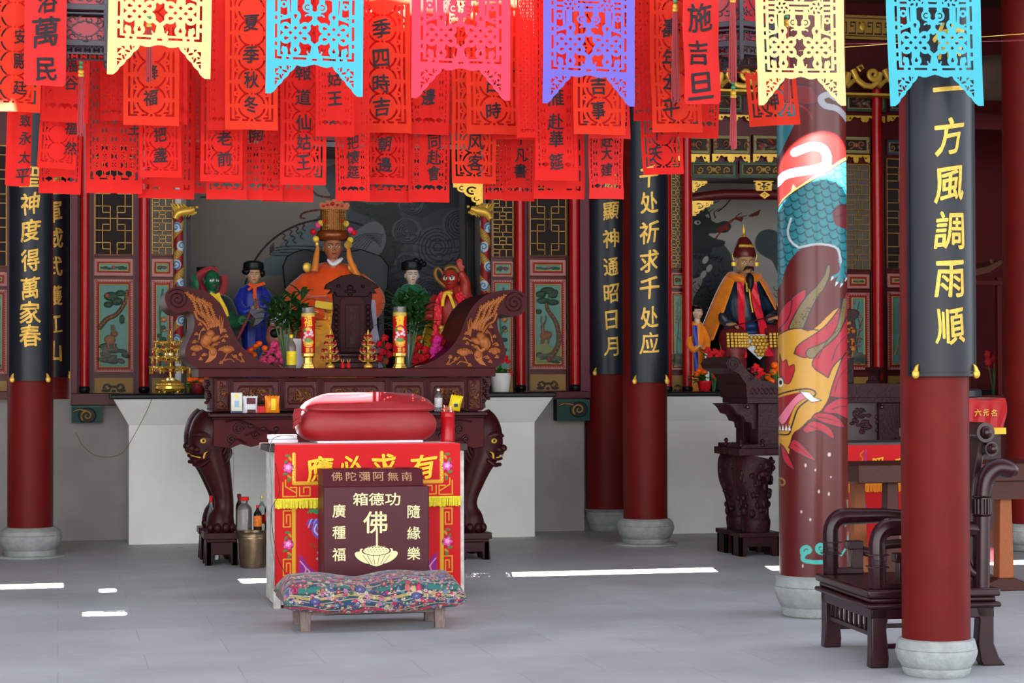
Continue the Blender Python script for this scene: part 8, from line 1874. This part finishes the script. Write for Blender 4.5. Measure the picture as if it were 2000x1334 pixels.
part('lid_lettering', letters([(ch, *TZ(u, 931, bD), 21*kD, 17*kD) for ch, u in zip('佛陀彌阿無南', (659, 687, 714, 741, 769, 796))], lambda u, v, o: np.stack([u, bD+.007+(v-zs_)*sl-o*.05, v], -1), bold=.012, br=False), m_dim, t, label='dim gold characters')
it = [(ch, *TZ(u, 975, bD), 29*kD, 24*kD) for ch, u in zip('箱德功', (704, 735, 767))]+[(ch, *TZ(662, v, bD), 25*kD, 25*kD) for ch, v in zip('廣種福', (998, 1040, 1083))]+[(ch, *TZ(808, v, bD), 25*kD, 25*kD) for ch, v in zip('隨緣樂', (999, 1041, 1081))]+[('佛', *TZ(733, 1020, bD), 46*kD, 42*kD)]
lt = letters(it, F(bD-.002), bold=.018, br=False); x, z = TZ(736, 1050, bD); lt.box((x-.006, bD-.003, TZ(736, 1068, bD)[1]), (x+.006, bD-.001, TZ(736, 1030, bD)[1])); part('lettering', lt, m_pale, t, label='pale gold characters')
def lotus(U, V):
 f = np.full_like(U, -1.)
 for i in range(7): a = (i-3)*.36; f = mx(f, elli(U, V, 30*math.sin(a)*.9, 12+6*math.cos(a), 20, 8.5, PI/2-a))
 f = mx(f, elli(U, V, 0, 28, 27, 10, 0)); g = np.full_like(U, -1.)
 for i in range(6): a = (i-2.5)*.36; g = mx(g, seg(U, V, 16*math.sin(a), 2, 34*math.sin(a), 20, .9))
 g = mx(g, .5-np.abs(np.hypot(U/27, (V-28)/9)-1)*9); g = mx(g, np.where(np.hypot(U/24, (V-29)/7) < 1, .9-np.hypot((U+2*np.floor(V/4)) % 6-3, V % 4-2), -1)); return mn(mn(f, -g), V+2)
P, lp, st = cut_sheet(lotus, -44, 44, -2, 40, 150, 72); x, z = TZ(735, 1104, bD); me = raw_mesh('lotus', np.stack([x+P[:, 0]*kD, np.full(len(P), bD-.002), z+P[:, 1]*kD], -1)-np.array(root_loc(t)), lp, st); part('lotus', me, m_pale, t, label='pale gold lotus')
bK = 12.58; kn = thing('kneeling_bench', 'low kneeling bench with a flowery patterned cushion before the donation box', 'kneeling bench', tuple(G(728, 1225)))
x0, x1 = W(562, 1180, bK).x, W(890, 1180, bK).x; m_gw = mat('grey worn wood', (118, 100, 94), .75, var=.3, vscale=10, grain=(20, 20, 2))
q = MB(); zk = W(728, 1183, bK).z; q.box((x0, bK-.03, zk), (x1, bK+.42, zk+.03)); part('seat_board', q, m_gw, kn, bevel=.004)
for px in (597, 860):
 for y in (bK+.0, bK+.36):
  q = MB(); x = W(px, 1200, bK).x; q.prism([(x-.032, 0.0), (x+.028, 0), (x+.036, zk-.001), (x-.036, zk-.001)], y, y+.055); part('leg', q, m_gw, kn, bevel=.004)
q = MB(); q.box((x0+.1, bK+.02, zk-.05), (x1-.1, bK+.045, zk-.0)); part('rail', q, m_gw, kn)
q = MB(); q.box((x0-.03, bK-.03, zk+.0305), (x0-.0, bK+.42, zk+.10)); part('end_board', q, m_gw, kn, bevel=.004)
nx, ny = 420, 240; S_, T_ = np.meshgrid(np.linspace(0, 1, nx), np.linspace(0, 1, ny))
pc = Paint(S_*360, T_*190, (48, 84, 92)); rr = random.Random(4)
for j in range(10):
 v = 19*j+4; c_ = ((206, 60, 80), (70, 80, 130), (196, 170, 100), (60, 130, 120), (190, 110, 150))[j % 5]
 pc.stroke([(u, v+6*math.sin(u/22+j)) for u in range(-5, 370, 8)], 7, c_, None, sm=0); pc.stroke([(u, v+8+6*math.sin(u/22+j+.6)) for u in range(-5, 370, 8)], 2.0, (214, 196, 170), None, sm=0)
for i in range(1250):
 u, v = rr.uniform(0, 360), rr.uniform(0, 190); r_ = rr.uniform(1.8, 5.6); c_ = rr.choice(((212, 50, 96), (222, 120, 110), (70, 72, 130), (110, 150, 170), (222, 196, 140), (70, 120, 100), (200, 140, 180), (226, 206, 190), (206, 70, 90), (180, 150, 120), (96, 96, 150)))
 if rr.random() < .55: pc.flower(u, v, r_, c_, rr.choice(((240, 220, 150), (40, 44, 90), (230, 90, 120))), dark=(38, 40, 66) if rr.random() < .4 else None, n=6)
 else: pc.ell(u, v, r_, r_*.45, c_, rot=rr.uniform(0, 3)); pc.ell(u, v, r_*.5, r_*.25, (230, 214, 180), rot=0)
for (u, v) in ((60, 30), (150, 60), (260, 40), (320, 90), (100, 110), (210, 120), (40, 150), (290, 160)): pc.ell(u, v, 11, 9, (44, 48, 96)); pc.flower(u, v, 9, (96, 96, 150), (160, 160, 190), n=7)
xc0, xc1 = W(553, 1165, bK-.05).x, W(908, 1165, bK-.05).x
A = (T_-.30)/.70; prof_y = np.where(T_ < .30, bK-.075-.035*np.sin(PI*T_/.30), bK-.075+.60*A);
hz = np.where(T_ < .30, zk-.005+.11*(T_/.30), zk+.105+.075*np.sin(PI*np.clip(A, 0, 1))**.6*1.0)
edge_ = np.clip(np.minimum(S_, 1-S_)/.06, 0, 1)**.5
Zc = zk+.028+(hz-zk-.028)*(.35+.65*edge_)+.012*np.sin(S_*9+1)*(T_ > .3)+.014*np.sin(S_*17+T_*5)*A*(T_ > .3)-.03*np.sin(PI*S_)*(T_ < .3)*(1-T_/.3)
Vv = np.stack([(xc0+(xc1-xc0)*S_).ravel(), prof_y.ravel(), Zc.ravel()], 1); ni = len(Vv)
cu = part('cushion', grid_mesh('cushion', Vv-np.array(root_loc(kn)), nx, ny, pc.C), mat('patterned cotton', attr=True, gain=.55, rough=.75, sheen=.15), kn, label='flowery patterned cushion')
so = cu.modifiers.new('pad', 'SOLIDIFY'); so.thickness = .02
m_wire = mat('grey flex', (120, 116, 116), .6); m_wire2 = mat('brown flex', (130, 84, 70), .6)
def wire(P, b, m, label, r_=.0028, floor=False):
 q = MB(); pts = [Vector(p) if len(p) == 3 and not isinstance(p[0], int) else W(p[0], p[1], b+(p[2] if len(p) > 2 else 0)) for p in P]; q.tube(pts, r_, 6, smooth=6); solo('wire', q, m, label, 'wire', tuple(pts[0]))
wire(((575, 850), (545, 852), (530, 862), (527, 900), (531, 960), (528, 1040), (536, 1100), (534, 1150)), bX-.03, m_wire, 'grey wire hanging from the lamp batten beside the red cloth')
wire(((538, 905, -.03), (546, 960, -.06), (530, 1000, -.04), (540, 1080, -.06), (556, 1118, -.06)), bX, m_black, 'thin dark wire trailing down the left edge of the red cloth', .002)
wire(((300, 770), (288, 800), (262, 850), (238, 885), (205, 893), (180, 886), (160, 868), (148, 845)), PB-.04, m_wire2, 'brown wire looping down from the ledge to the left wall')
# ================================================================ right-hand furniture
m_rose = mat('rosewood', (44, 15, 20), .3, var=.2, vscale=8, spec=.3); m_rose2 = mat('carved rosewood', (44, 16, 19), .4, var=.2, vscale=14, bump=.5, bscale=45, spec=.14)
bA = 16.88; dA = .72; kA = mpp(1480, bA); R2 = lambda px, py: TZ(px, py, bA)
t = thing('carved_altar_table', 'dark carved altar table with curled ends before the bearded general', 'altar table', tuple(W(1600, 1080, bA))[:2]+(0,))
xR = W(1840, 760, bA).x
q = MB(); pts = [R2(1424, 700), R2(1432, 696), R2(1443, 700), R2(1447, 708), R2(1458, 722), R2(1472, 735), R2(1490, 743), R2(1512, 748), R2(1530, 750), (xR, R2(1530, 750)[1]), (xR, R2(1530, 777)[1]), R2(1459, 777), R2(1458, 752), R2(1444, 730), R2(1432, 724), R2(1422, 719), R2(1418, 709)]
q.prism(pts, bA, bA+dA); part('tabletop', q, m_rose2, t, sharp=30)
q = MB(); xc, zc = R2(1433, 711)
A = np.linspace(0, 2.2*2*PI, 60); q.tube([(xc+(13-11*i/60)*kA*math.cos(a), bA-.004, zc+(13-11*i/60)*kA*math.sin(a)) for i, a in enumerate(A)], 1.2*kA, 6)
for i in range(16): x, z = R2(1470+9*i, 764); q.tube([(x+3.6*kA*math.cos(a)*(1-.12*a/6), bA-.004, z+6*kA*math.sin(a)*(1-.12*a/6)) for a in np.linspace(0, 5.4, 14)], 1.1*kA, 5)
for i in range(12): x, z = R2(1462+rnd.uniform(0, 50)*(i/12), 745-26*(1-i/12)+rnd.uniform(-4, 4)); q.ball((x, bA-.002, z), (3.4*kA, .008, 2.6*kA), 7, 5)
part('carving', q, m_rose2, t)
q = MB(); a, c = R2(1461, 788), R2(1461, 777); q.box((a[0], bA+.02, a[1]), (xR-.05, bA+dA-.02, c[1])); part('frieze', q, m_rose2, t, bevel=.004)
q = MB()
for px in (1463, 1726):
 x, z = R2(px, 789)
 for y in (bA+.04, bA+dA-.04): q.lathe([(.004, -.045), (.02, -.035), (.02, -.02), (.008, -.01), (.012, 0)], (x, y, z), 12)
part('knobs', q, m_rose, t)
def legset(px, y, s):
 q = MB(); X = lambda u: R2(px+s*u, 800)[0]; Zq = lambda v: R2(1500, v)[1]
 q.box((X(38), y, Zq(872)), (X(78), y+.2, Zq(788))); part('post', q, m_rose2, t, bevel=.006)
 q = MB(); q.prism([(X(u), Zq(v)) for u, v in ((-16, 788), (40, 788), (40, 840), (30, 838), (28, 826), (18, 824), (12, 812), (0, 808), (-6, 797))], y+.05, y+.12); part('corbel', q, m_rose2, t, bevel=.004)
 q = MB(); q.box((X(-2), y-.04, Zq(890)), (X(82), y+.26, Zq(876))); q.box((X(4), y-.01, Zq(876)), (X(78), y+.23, Zq(868)));
 for u in (4, 46): q.lathe([(.02, 0), (.02, .02), (.01, .028), (.022, .045), (.012, .062), (.002, .066)], (X(u), y-.0, Zq(872)), 12)
 part('waist', q, m_rose2, t, bevel=.004)
 q = MB(); L = [(40, 893, 36), (36, 912, 39), (32, 935, 34), (36, 960, 29), (40, 990, 26), (41, 1010, 25), (41, 1020, 28), (41, 1042, 26)]; pts = [Vector((X(u), y+.12, Zq(v))) for u, v, r_ in L]; q.tube(pts, [r_*kA for u, v, r_ in L], 20, smooth=4)
 for j in range(46): al = rnd.uniform(PI*.95, PI*2.05); v = rnd.uniform(898, 1005); i = min(6, int((v-893)/22)); r_ = L[i][2]*kA; q.ball((X(38)+r_*math.cos(al), y+.12+r_*math.sin(al), Zq(v)), (rnd.uniform(3, 7)*kA, rnd.uniform(3, 6)*kA, rnd.uniform(3, 9)*kA), 8, 6)
 q.ball((X(44), y+.12-38*kA, Zq(926)), (12*kA, 8*kA, 7*kA), 10, 7); q.ball((X(38), y+.12-37*kA, Zq(910)), (5*kA, 4*kA, 5*kA), 8, 6); q.ball((X(52), y+.12-36*kA, Zq(911)), (5*kA, 4*kA, 5*kA), 8, 6)
 part('beast_leg', q, m_rose2, t)
 q = MB(); q.box((X(0), y-.02, Zq(1050)), (X(82), y+.26, Zq(1041))); h = Zq(1050)
 q.prism([(X(2), 0), (X(14), 0), (X(18), h*.5), (X(62), h*.5), (X(66), 0), (X(80), 0), (X(80), h), (X(2), h)], y, y+.05); q.prism([(X(2), 0), (X(14), 0), (X(18), h*.5), (X(62), h*.5), (X(66), 0), (X(80), 0), (X(80), h), (X(2), h)], y+.19, y+.24); q.box((X(2), y, 0), (X(8), y+.24, h)); q.box((X(74), y, 0), (X(80), y+.24, h))
 part('plinth', q, m_rose2, t, bevel=.004)
for y in (bA+.06, bA+.46): legset(1447, y, 1); legset(1800, y, -1)
q = MB(); a = R2(1520, 862); q.box((a[0], bA+.1, a[1]), (W(1765, 800, bA).x, bA+.13, R2(1520, 788)[1])); bk = part('back_panel', q, m_rose, t)
q = MB()
for u0 in (1545, 1610, 1688, 1735):
 for j in range(40): al = rnd.uniform(0, 6.28); r_ = rnd.uniform(.3, 1); x, z = R2(u0+20*r_*math.cos(al), 824+26*r_*math.sin(al)); q.ball((x, bA+.098, z), (rnd.uniform(3, 7)*kA, .012, rnd.uniform(2, 5)*kA), 7, 5)
part('dragon_relief', q, m_rose2, bk)
o = on(1708, bA+.25, R2(1600, 750)[1]+.001); kq = mpp(1708, bA+.25); q = MB(); q.lathe([(17*kq, 0), (17*kq, 4*kq), (13*kq, 7*kq), (13*kq, 20*kq), (17*kq, 24*kq), (19*kq, 29*kq), (16*kq, 30*kq)], tuple(o), 4); solo('incense_stand', q, m_rose2, 'small square carved stand on the right altar table', 'stand', tuple(o))
oranges(1512, bA+.30, R2(1600, 750)[1]+.001, [(1499, 736), (1510, 727), (1513, 713), (1525, 738), (1522, 722), (1506, 745)], 7, 'oranges with leaves behind the curled end of the right altar table', leaves=20)
bunch(1482, 735, bA+.34, [(1476, 716), (1484, 724), (1470, 722), (1489, 732), (1480, 734)], m_fl_red, 7, 'red silk flowers just behind the curled end of the right altar table', z=R2(1600, 750)[1]+.001)
b = 17.22; q = MB(); x, z0 = TZ(1667, 690, b); kk = mpp(1667, b)
t = thing('carved_scroll_stand', 'dark curled stand with gilt carving just right of the dragon column', 'stand', (x, b, ZL)); q.prism([TZ(u, v, b) for u, v in ((1640, 608), (1655, 603), (1672, 604), (1680, 610), (1676, 620), (1670, 624), (1674, 650), (1672, 668), (1664, 690), (1650, 700), (1640, 702))], b, b+.2); q.box((TZ(1640, 700, b)[0], b, R2(1600, 750)[1]+.001), (TZ(1668, 700, b)[0], b+.2, TZ(1650, 700, b)[1])); part('body', q, m_rose2, t, bevel=.006)
q = MB()
for i in range(36): u, v = rnd.uniform(1646, 1667), rnd.uniform(628, 688); x, z = TZ(u, v, b); q.ball((x, b-.004, z), (rnd.uniform(2, 5)*kk, .012, rnd.uniform(2, 5)*kk), 7, 5)
part('gilt_carving', q, m_cgold, t)
bC2 = 15.4; k2 = mpp(1710, bC2); z2 = W(1710, 864, bC2).z; xa, xb = W(1608, 900, bC2).x, W(1800, 900, bC2).x
t = thing('side_table', 'dark table under the red lotus cloth behind the dragon column', 'table', ((xa+xb)/2, bC2, 0)); q = MB(); q.box((xa, bC2, z2-.035), (xb+.3, bC2+.6, z2)); part('tabletop', q, mat('grey black board', (70, 66, 66), .5), t, bevel=.004)
for x in (xa+.05, xb+.2):
 for y in (bC2+.05, bC2+.5): q = MB(); q.box((x, y, 0), (x+.06, y+.06, z2-.035)); part('leg', q, m_rose, t)
cl = thing('altar_cloth', 'red cloth with an orange fringe and a lotus, hanging right of the dragon column', 'altar cloth', ((xa+xb)/2, bC2, z2)); PX0, PX1, PY0, PY1 = 1608, 1800, 868, 1110
nx, ny = 190, 230; U, V = np.meshgrid(np.linspace(PX0, PX1, nx), np.linspace(PY1, PY0, ny)); p = Paint(U, V, (206, 14, 22))
for v in (905, 1013):
 p.stroke([(1680, v), (1684, v-10), (1679, v-18), (1685, v-25)], 2.2, (170, 120, 40)); p.stroke([(1690, v+2), (1690, v-26)], 1.6, (96, 60, 170)); p.ell(1681, v+3, 9, 3.5, (216, 206, 226)); p.ell(1681, v+6, 6, 2.4, (70, 90, 150))
for a_ in (-1.0, -.5, 0, .5, 1.0): p.ell(1733+13*math.sin(a_), 1012-8*math.cos(a_), 12, 5, (240, 160, 190), rot=PI/2+a_); p.ell(1733+13*math.sin(a_), 1009-8*math.cos(a_), 6, 2.4, (250, 226, 232), rot=PI/2+a_)
p.ell(1733, 1012, 6, 4, (60, 140, 70)); p.stroke([(1716, 1008), (1705, 1000), (1698, 994)], 1.6, (60, 120, 60)); p.stroke([(1750, 1004), (1764, 996)], 1.6, (60, 120, 60))
a, c = W(PX0, PY1, bC2), W(PX1, PY0, bC2); X = a.x+(U-PX0)/(PX1-PX0)*(c.x-a.x); Zc = a.z+(PY1-V)/(PY1-PY0)*(c.z-a.z)
part('front', grid_mesh('front', np.stack([X.ravel(), (bC2-.015+.006*np.sin(U/9)*np.clip((V-900)/200, 0, 1)).ravel(), Zc.ravel()], 1)-np.array(root_loc(cl)), nx, ny, p.C), m_cloth, cl)
q = MB(); zf, zg = TZ(1700, 945, bC2)[1], TZ(1700, 961, bC2)[1]; q.box((a.x, bC2-.03, zf-.004), (c.x, bC2-.022, zf+.004))
for i in range(90): x = a.x+(i+.5)*(c.x-a.x)/90; q.tube([(x, bC2-.026, zf), (x+rnd.uniform(-.003, .003), bC2-.028, zg+rnd.uniform(-.004, .006))], .004, 5)
part('fringe', q, mat('orange fringe', (236, 140, 30), .6), cl, label='orange fringe')
part('lettering', letters([(ch, *TZ(u, 905, bC2), 22*k2, 20*k2) for ch, u in (('昭', 1713), ('我', 1757))], F(bC2-.022), bold=.02), mat('gold thread'), cl)
m_brown = mat('worn brown wood', (66, 30, 20), .5, var=.25, vscale=7, grain=(3, 30, 30)); m_oleg = mat('orange brown wood', (146, 80, 44), .5, var=.2, vscale=8, grain=(30, 30, 3))
bW = 13.7; tw = thing('wooden_table', 'long worn wooden table passing behind the nearest column', 'table', tuple(G(1840, 1140))); zT = W(1840, 907, bW).z
q = MB(); xa, xb = W(1676, 905, bW).x, W(2080, 905, bW).x; q.box((xa, bW, zT-.13), (xb, bW+.75, zT)); part('tabletop', q, m_brown, tw, bevel=.008)
q = MB(); xm = W(1890, 905, bW).x; q.box((xm, bW+.03, zT-.26), (xb, bW+.07, zT-.13)); part('apron', q, m_brown, tw)
for px, y, m_ in ((1752, bW+.08, m_brown), (1672+70, bW+.6, m_oleg), (1974, bW+.08, m_oleg), (1974, bW+.6, m_oleg)):
 q = MB(); x = W(px, 1000, bW).x; q.prism([(x-.055, .09), (x+.065, .09), (x+.045, zT-.13), (x-.04, zT-.13)], y, y+.1); lg = part('leg', q, m_, tw, bevel=.006)
 q = MB(); q.prism([(x-.17, 0), (x+.17, 0), (x+.17, .05), (x+.07, .09), (x-.07, .09), (x-.17, .05)], y-.02, y+.12); part('foot', q, m_brown, lg, bevel=.006)
q = MB(); q.box((W(1742, 1000, bW).x, bW+.3, .33), (W(1974, 1000, bW).x, bW+.36, .42)); part('stretcher', q, m_oleg, tw)
def armchair():
 c = thing('armchair', 'big rosewood armchair with carved back standing behind the nearest column', 'armchair', (0, 0, 0)); D, Wd = .74, 1.02
 q = MB(); q.box((-.03, -.03, .375), (D+.03, Wd+.03, .42)); q.box((-.01, -.01, .345), (D+.01, Wd+.01, .375)); q.box((-.035, -.035, .318), (D+.035, Wd+.035, .345)); part('seat', q, m_rose, c, bevel=.012)
 q = MB(); q.box((.0, 0, .26), (D, .03, .318)); q.box((0, Wd-.03, .26), (D, Wd, .318)); q.box((0, 0, .26), (.03, Wd, .318)); q.box((D-.03, 0, .26), (D, Wd, .318)); part('apron', q, m_rose, c, bevel=.006)
 for x, s in ((0, 1), (D, -1)):
  for y, sy in ((0, 1), (Wd, -1)):
   q = MB(); pr = [(x-.005*s, 0), (x+.10*s, 0), (x+.105*s, .05), (x+.09*s, .2), (x+.11*s, .318), (x, .318), (x, .1)]
   if x > 0: pr = [(x+.07, 0), (x-.07, 0), (x-.085, .03), (x-.10, .12), (x-.09, .25), (x-.12, .318), (x, .318), (x, .12), (x+.03, .05)]
   q.prism(pr, y, y+sy*.09); part('leg', q, m_rose, c, bevel=.008)
 q = MB(); q.box((.02, .05, .16), (.05, Wd-.05, .185)); n = 9
 for i in range(n): y = .12+i*(Wd-.24)/(n-1); q.box((.025, y-.012, .185), (.045, y+.012, .26))
 q.box((.05, .02, .10), (D-.05, .05, .125)); q.box((.05, Wd-.05, .10), (D-.05, Wd-.02, .125)); part('stretcher', q, m_rose, c, bevel=.003)
 for y in (.05, Wd-.05):
  q = MB(); A = np.linspace(0, PI/2, 7); pts = [(.05, y, .42), (.05, y, .66)]+[(.05+.09*(1-math.cos(a)), y, .66+.09*math.sin(a)) for a in A[1:]]+[(.40, y, .752), (.70, y, .725)]
  for i in range(len(pts)-1): pass
  q.tube(pts, [.052]*2+[.05]*6+[.042, .042], 8, up=(0, 1, 0)); arm = part('armrest', q, m_rose, c, sharp=50, bevel=.004)
  q = MB(); q.box((.045, y-.04, .42), (.25, y+.04, .455)); q.box((.17, y-.035, .42), (.25, y+.035, .60)); q.box((.15, y-.04, .56), (.25, y+.04, .61)); q.tube([(.25, y, .55), (.33, y, .54), (.40, y, .58), (.56, y, .58), (.62, y, .50), (.72, y, .49)], .028, 10, smooth=4); part('arm_fret', q, m_rose, arm, bevel=.006)
  q = MB();
  for z in (.535, .60): q.box((-.004, y-.056, z), (.106, y+.056, z+.006))
  for i in range(2): q.box((.0+.05*i, y-.056, .548), (.04+.05*i, y-.05, .552)); q.box((.0+.05*i, y-.056, .572), (.04+.05*i, y-.05, .576)); q.box((.0+.05*i, y-.056, .548), (.006+.05*i, y-.05, .59))
  part('band', q, m_rose, arm)
  q = MB(); q.tube([(D-.06, y, .42), (D-.055, y, .7), (D-.05, y, .88), (D-.03, y, 1.0), (D+.04, y, 1.06), (D+.12, y, 1.05), (D+.16, y, 1.04)], [.05, .05, .05, .052, .052, .048, .03], 16, smooth=5); pst = part('back_post', q, m_rose, c)
  q = MB()
  for z in (.80, .90): q.lathe([(.05, 0), (.058, .006), (.05, .012)], (D-.052, y, z), 20)
  for i in range(16): a = 2*PI*i/16; q.tube([(D-.052+.052*math.cos(a), y+.052*math.sin(a), .815), (D-.052+.052*math.cos(a), y+.052*math.sin(a), .895)], .008, 6)
  part('ring', q, m_rose, pst)
 q = MB(); y0, y1 = .22, Wd-.22; pr = [(D-.10, .42), (D-.06, .42), (D+.0, .95), (D+.04, 1.22), (D+.0, 1.22), (D-.05, .95)]
 q.prism([(x, z) for x, z in pr], y0, y1); bp = part('back_panel', q, m_rose, c, bevel=.006)
 q = MB(); q.tube([(D+.01, y0-.08, 1.25), (D+.01, y1+.08, 1.25)], .055, 18); q.tube([(D+.05, y0-.07, 1.16), (D+.05, y1+.07, 1.16)], .04, 16); rl = part('top_roll', q, m_rose, bp)
 q = MB()
 for y in (y0-.08, y1+.08): q.ball((D+.01, y, 1.25), .036, 14, 9); q.ball((D+.05, y, 1.16), .03, 12, 8)
 part('roll_knob', q, m_rose, rl)
 q = MB()
 for i in range(60):
  al = rnd.uniform(0, 6.28); r_ = rnd.uniform(.3, 1); y = (y0+y1)/2+.09*r_*math.cos(al); z = .86+.12*r_*math.sin(al); q.ball((D-.075+(z-.95)*.21+.012, y, z), (.012, .018, .014), 7, 5)
 for i in range(30): y = (y0+y1)/2+rnd.uniform(-.12, .12); q.ball((D-.04, y, 1.25+rnd.uniform(-.03, .03)), (.014, .016, .012), 7, 5)
 part('carving', q, m_rose2, bp); return c
ch = armchair(); p0, p1 = G(1703, 1306), G(1962, 1300); ch.location = (p0.x, p0.y, 0); ch.rotation_euler.z = math.atan2(p1.y-p0.y, p1.x-p0.x)
s = (p1-p0).length/.80; ch.scale = (s, s, 1.0)
bF = 18.3; t = thing('shrine_cabinet', 'dark red shrine cabinet with a small tiled roof at the far right', 'cabinet', tuple(W(1900, 770, bF))[:2]+(0,)); XZ = lambda u, v: TZ(u, v, bF)
q = MB(); q.box((XZ(1840, 0)[0], bF+.1, 0), (XZ(1965, 0)[0], bF+.8, XZ(1900, 772)[1])); q.box((XZ(1840, 0)[0], bF+.7, XZ(0+1900, 772)[1]), (XZ(1965, 0)[0], bF+.8, XZ(1900, 540)[1]))
for u in (1896, 1958): q.box((XZ(u-5, 0)[0], bF+.1, XZ(1900, 772)[1]), (XZ(u+4, 0)[0], bF+.16, XZ(1900, 540)[1]))
q.box((XZ(1840, 0)[0], bF+.08, XZ(1900, 556)[1]), (XZ(1965, 0)[0], bF+.14, XZ(1900, 546)[1])); part('case', q, mat('dark shrine red', (84, 16, 18), .5), t, bevel=.004)
q = MB(); pts = [XZ(1840, 532), XZ(1900, 527), XZ(1930, 520), XZ(1955, 508), XZ(1958, 514), XZ(1935, 531), XZ(1900, 540), XZ(1840, 542)]; q.prism(pts, bF, bF+.8); q.tube([(XZ(1938, 514)[0], bF, XZ(1938, 514)[1]), (XZ(1934, 506)[0], bF, XZ(1934, 506)[1])], .02, 8); part('roof', q, mat('dark brown roof', (92, 52, 40), .6), t)
bunch(1940, 760, bF+.3, [(1928, 692), (1938, 700), (1948, 690), (1944, 710), (1934, 714), (1926, 706)], mat('dim red petals', (150, 18, 26), .6), 9, 'vase of red flowers inside the shrine cabinet at the far right', z=XZ(1900, 772)[1]+.001, leaves=16, lm=m_leaf)
bG = 15.9; q = MB(); x0, x1 = TZ(1880, 0, bG)[0], TZ(1957, 0, bG)[0]; zt_, zb_ = TZ(1900, 778, bG)[1], TZ(1900, 838, bG)[1]
t = thing('draped_stand', 'small stand draped in red cloth with a gold fringe at the far right', 'draped stand', ((x0+x1)/2, bG, 0)); q.box((x0+.03, bG+.02, 0), (x1-.03, bG+.4, zt_-.004)); part('stand', q, m_rose, t)
q = MB(); nu, nv = 26, 12; q.sheet([(x0+(x1-x0)*i/25+.02*math.sin(j*.4)*(i > 20), bG-.005+.012*math.sin(i*.8+j*.2)*j/11, zt_+.002-(zt_-zb_)*j/11-.015*math.sin(PI*i/25)) for j in range(nv) for i in range(nu)], nu, nv); q.box((x0, bG, zt_-.004), (x1, bG+.42, zt_+.002)); cl = part('cloth', q, mat('dark red satin', (176, 16, 22), .4, sheen=.3), t)
q = MB();
for i in range(46): x = x0+(i+.5)*(x1-x0)/46; q.tube([(x, bG-.012, zb_+.01), (x, bG-.014, zb_-.045)], .006, 5)
part('fringe', q, m_ryel, cl, label='gold fringe')
part('lettering', letters([(c_, *TZ(u, 806, bG), 12*mpp(1900, bG), 12*mpp(1900, bG)) for c_, u in (('元', 1923), ('六', 1907), ('名', 1938))], F(bG-.03), bold=.02), m_gold, cl)
q = MB(); zi = zt_+.003; x, y = TZ(1912, 775, bG)[0], bG+.2; q.lathe([(.06, 0), (.11, .01), (.11, .06), (.09, .075)], (x, y, zi), 24); solo('black_drum', q, mat('grey black lid', (52, 54, 58), .4), 'low grey black drum on the red draped stand', 'drum', (x, y, zi))
q = MB(); p = W(1905, 150, 17.9); q.tube([p+Vector((-.35, .2, 0)), p+Vector((.30, .0, 0)), p+Vector((1.4, -.5, 0))], [.2, .22, .22], 28); solo('ceiling_beam', q, mat('weathered beam', (84, 64, 54), .8, var=.3, vscale=5), 'thick weathered round beam behind the right turquoise banner', 'beam', tuple(p))
q = MB(); a = W(1897, 240, 18.6); q.box((a.x-.6, 18.6, a.z-.06), (a.x+1.5, 18.8, a.z+.1)); solo('ceiling_beam', q, m_dkred, 'dark tie beam below the weathered round beam at the far right', 'beam', tuple(a))
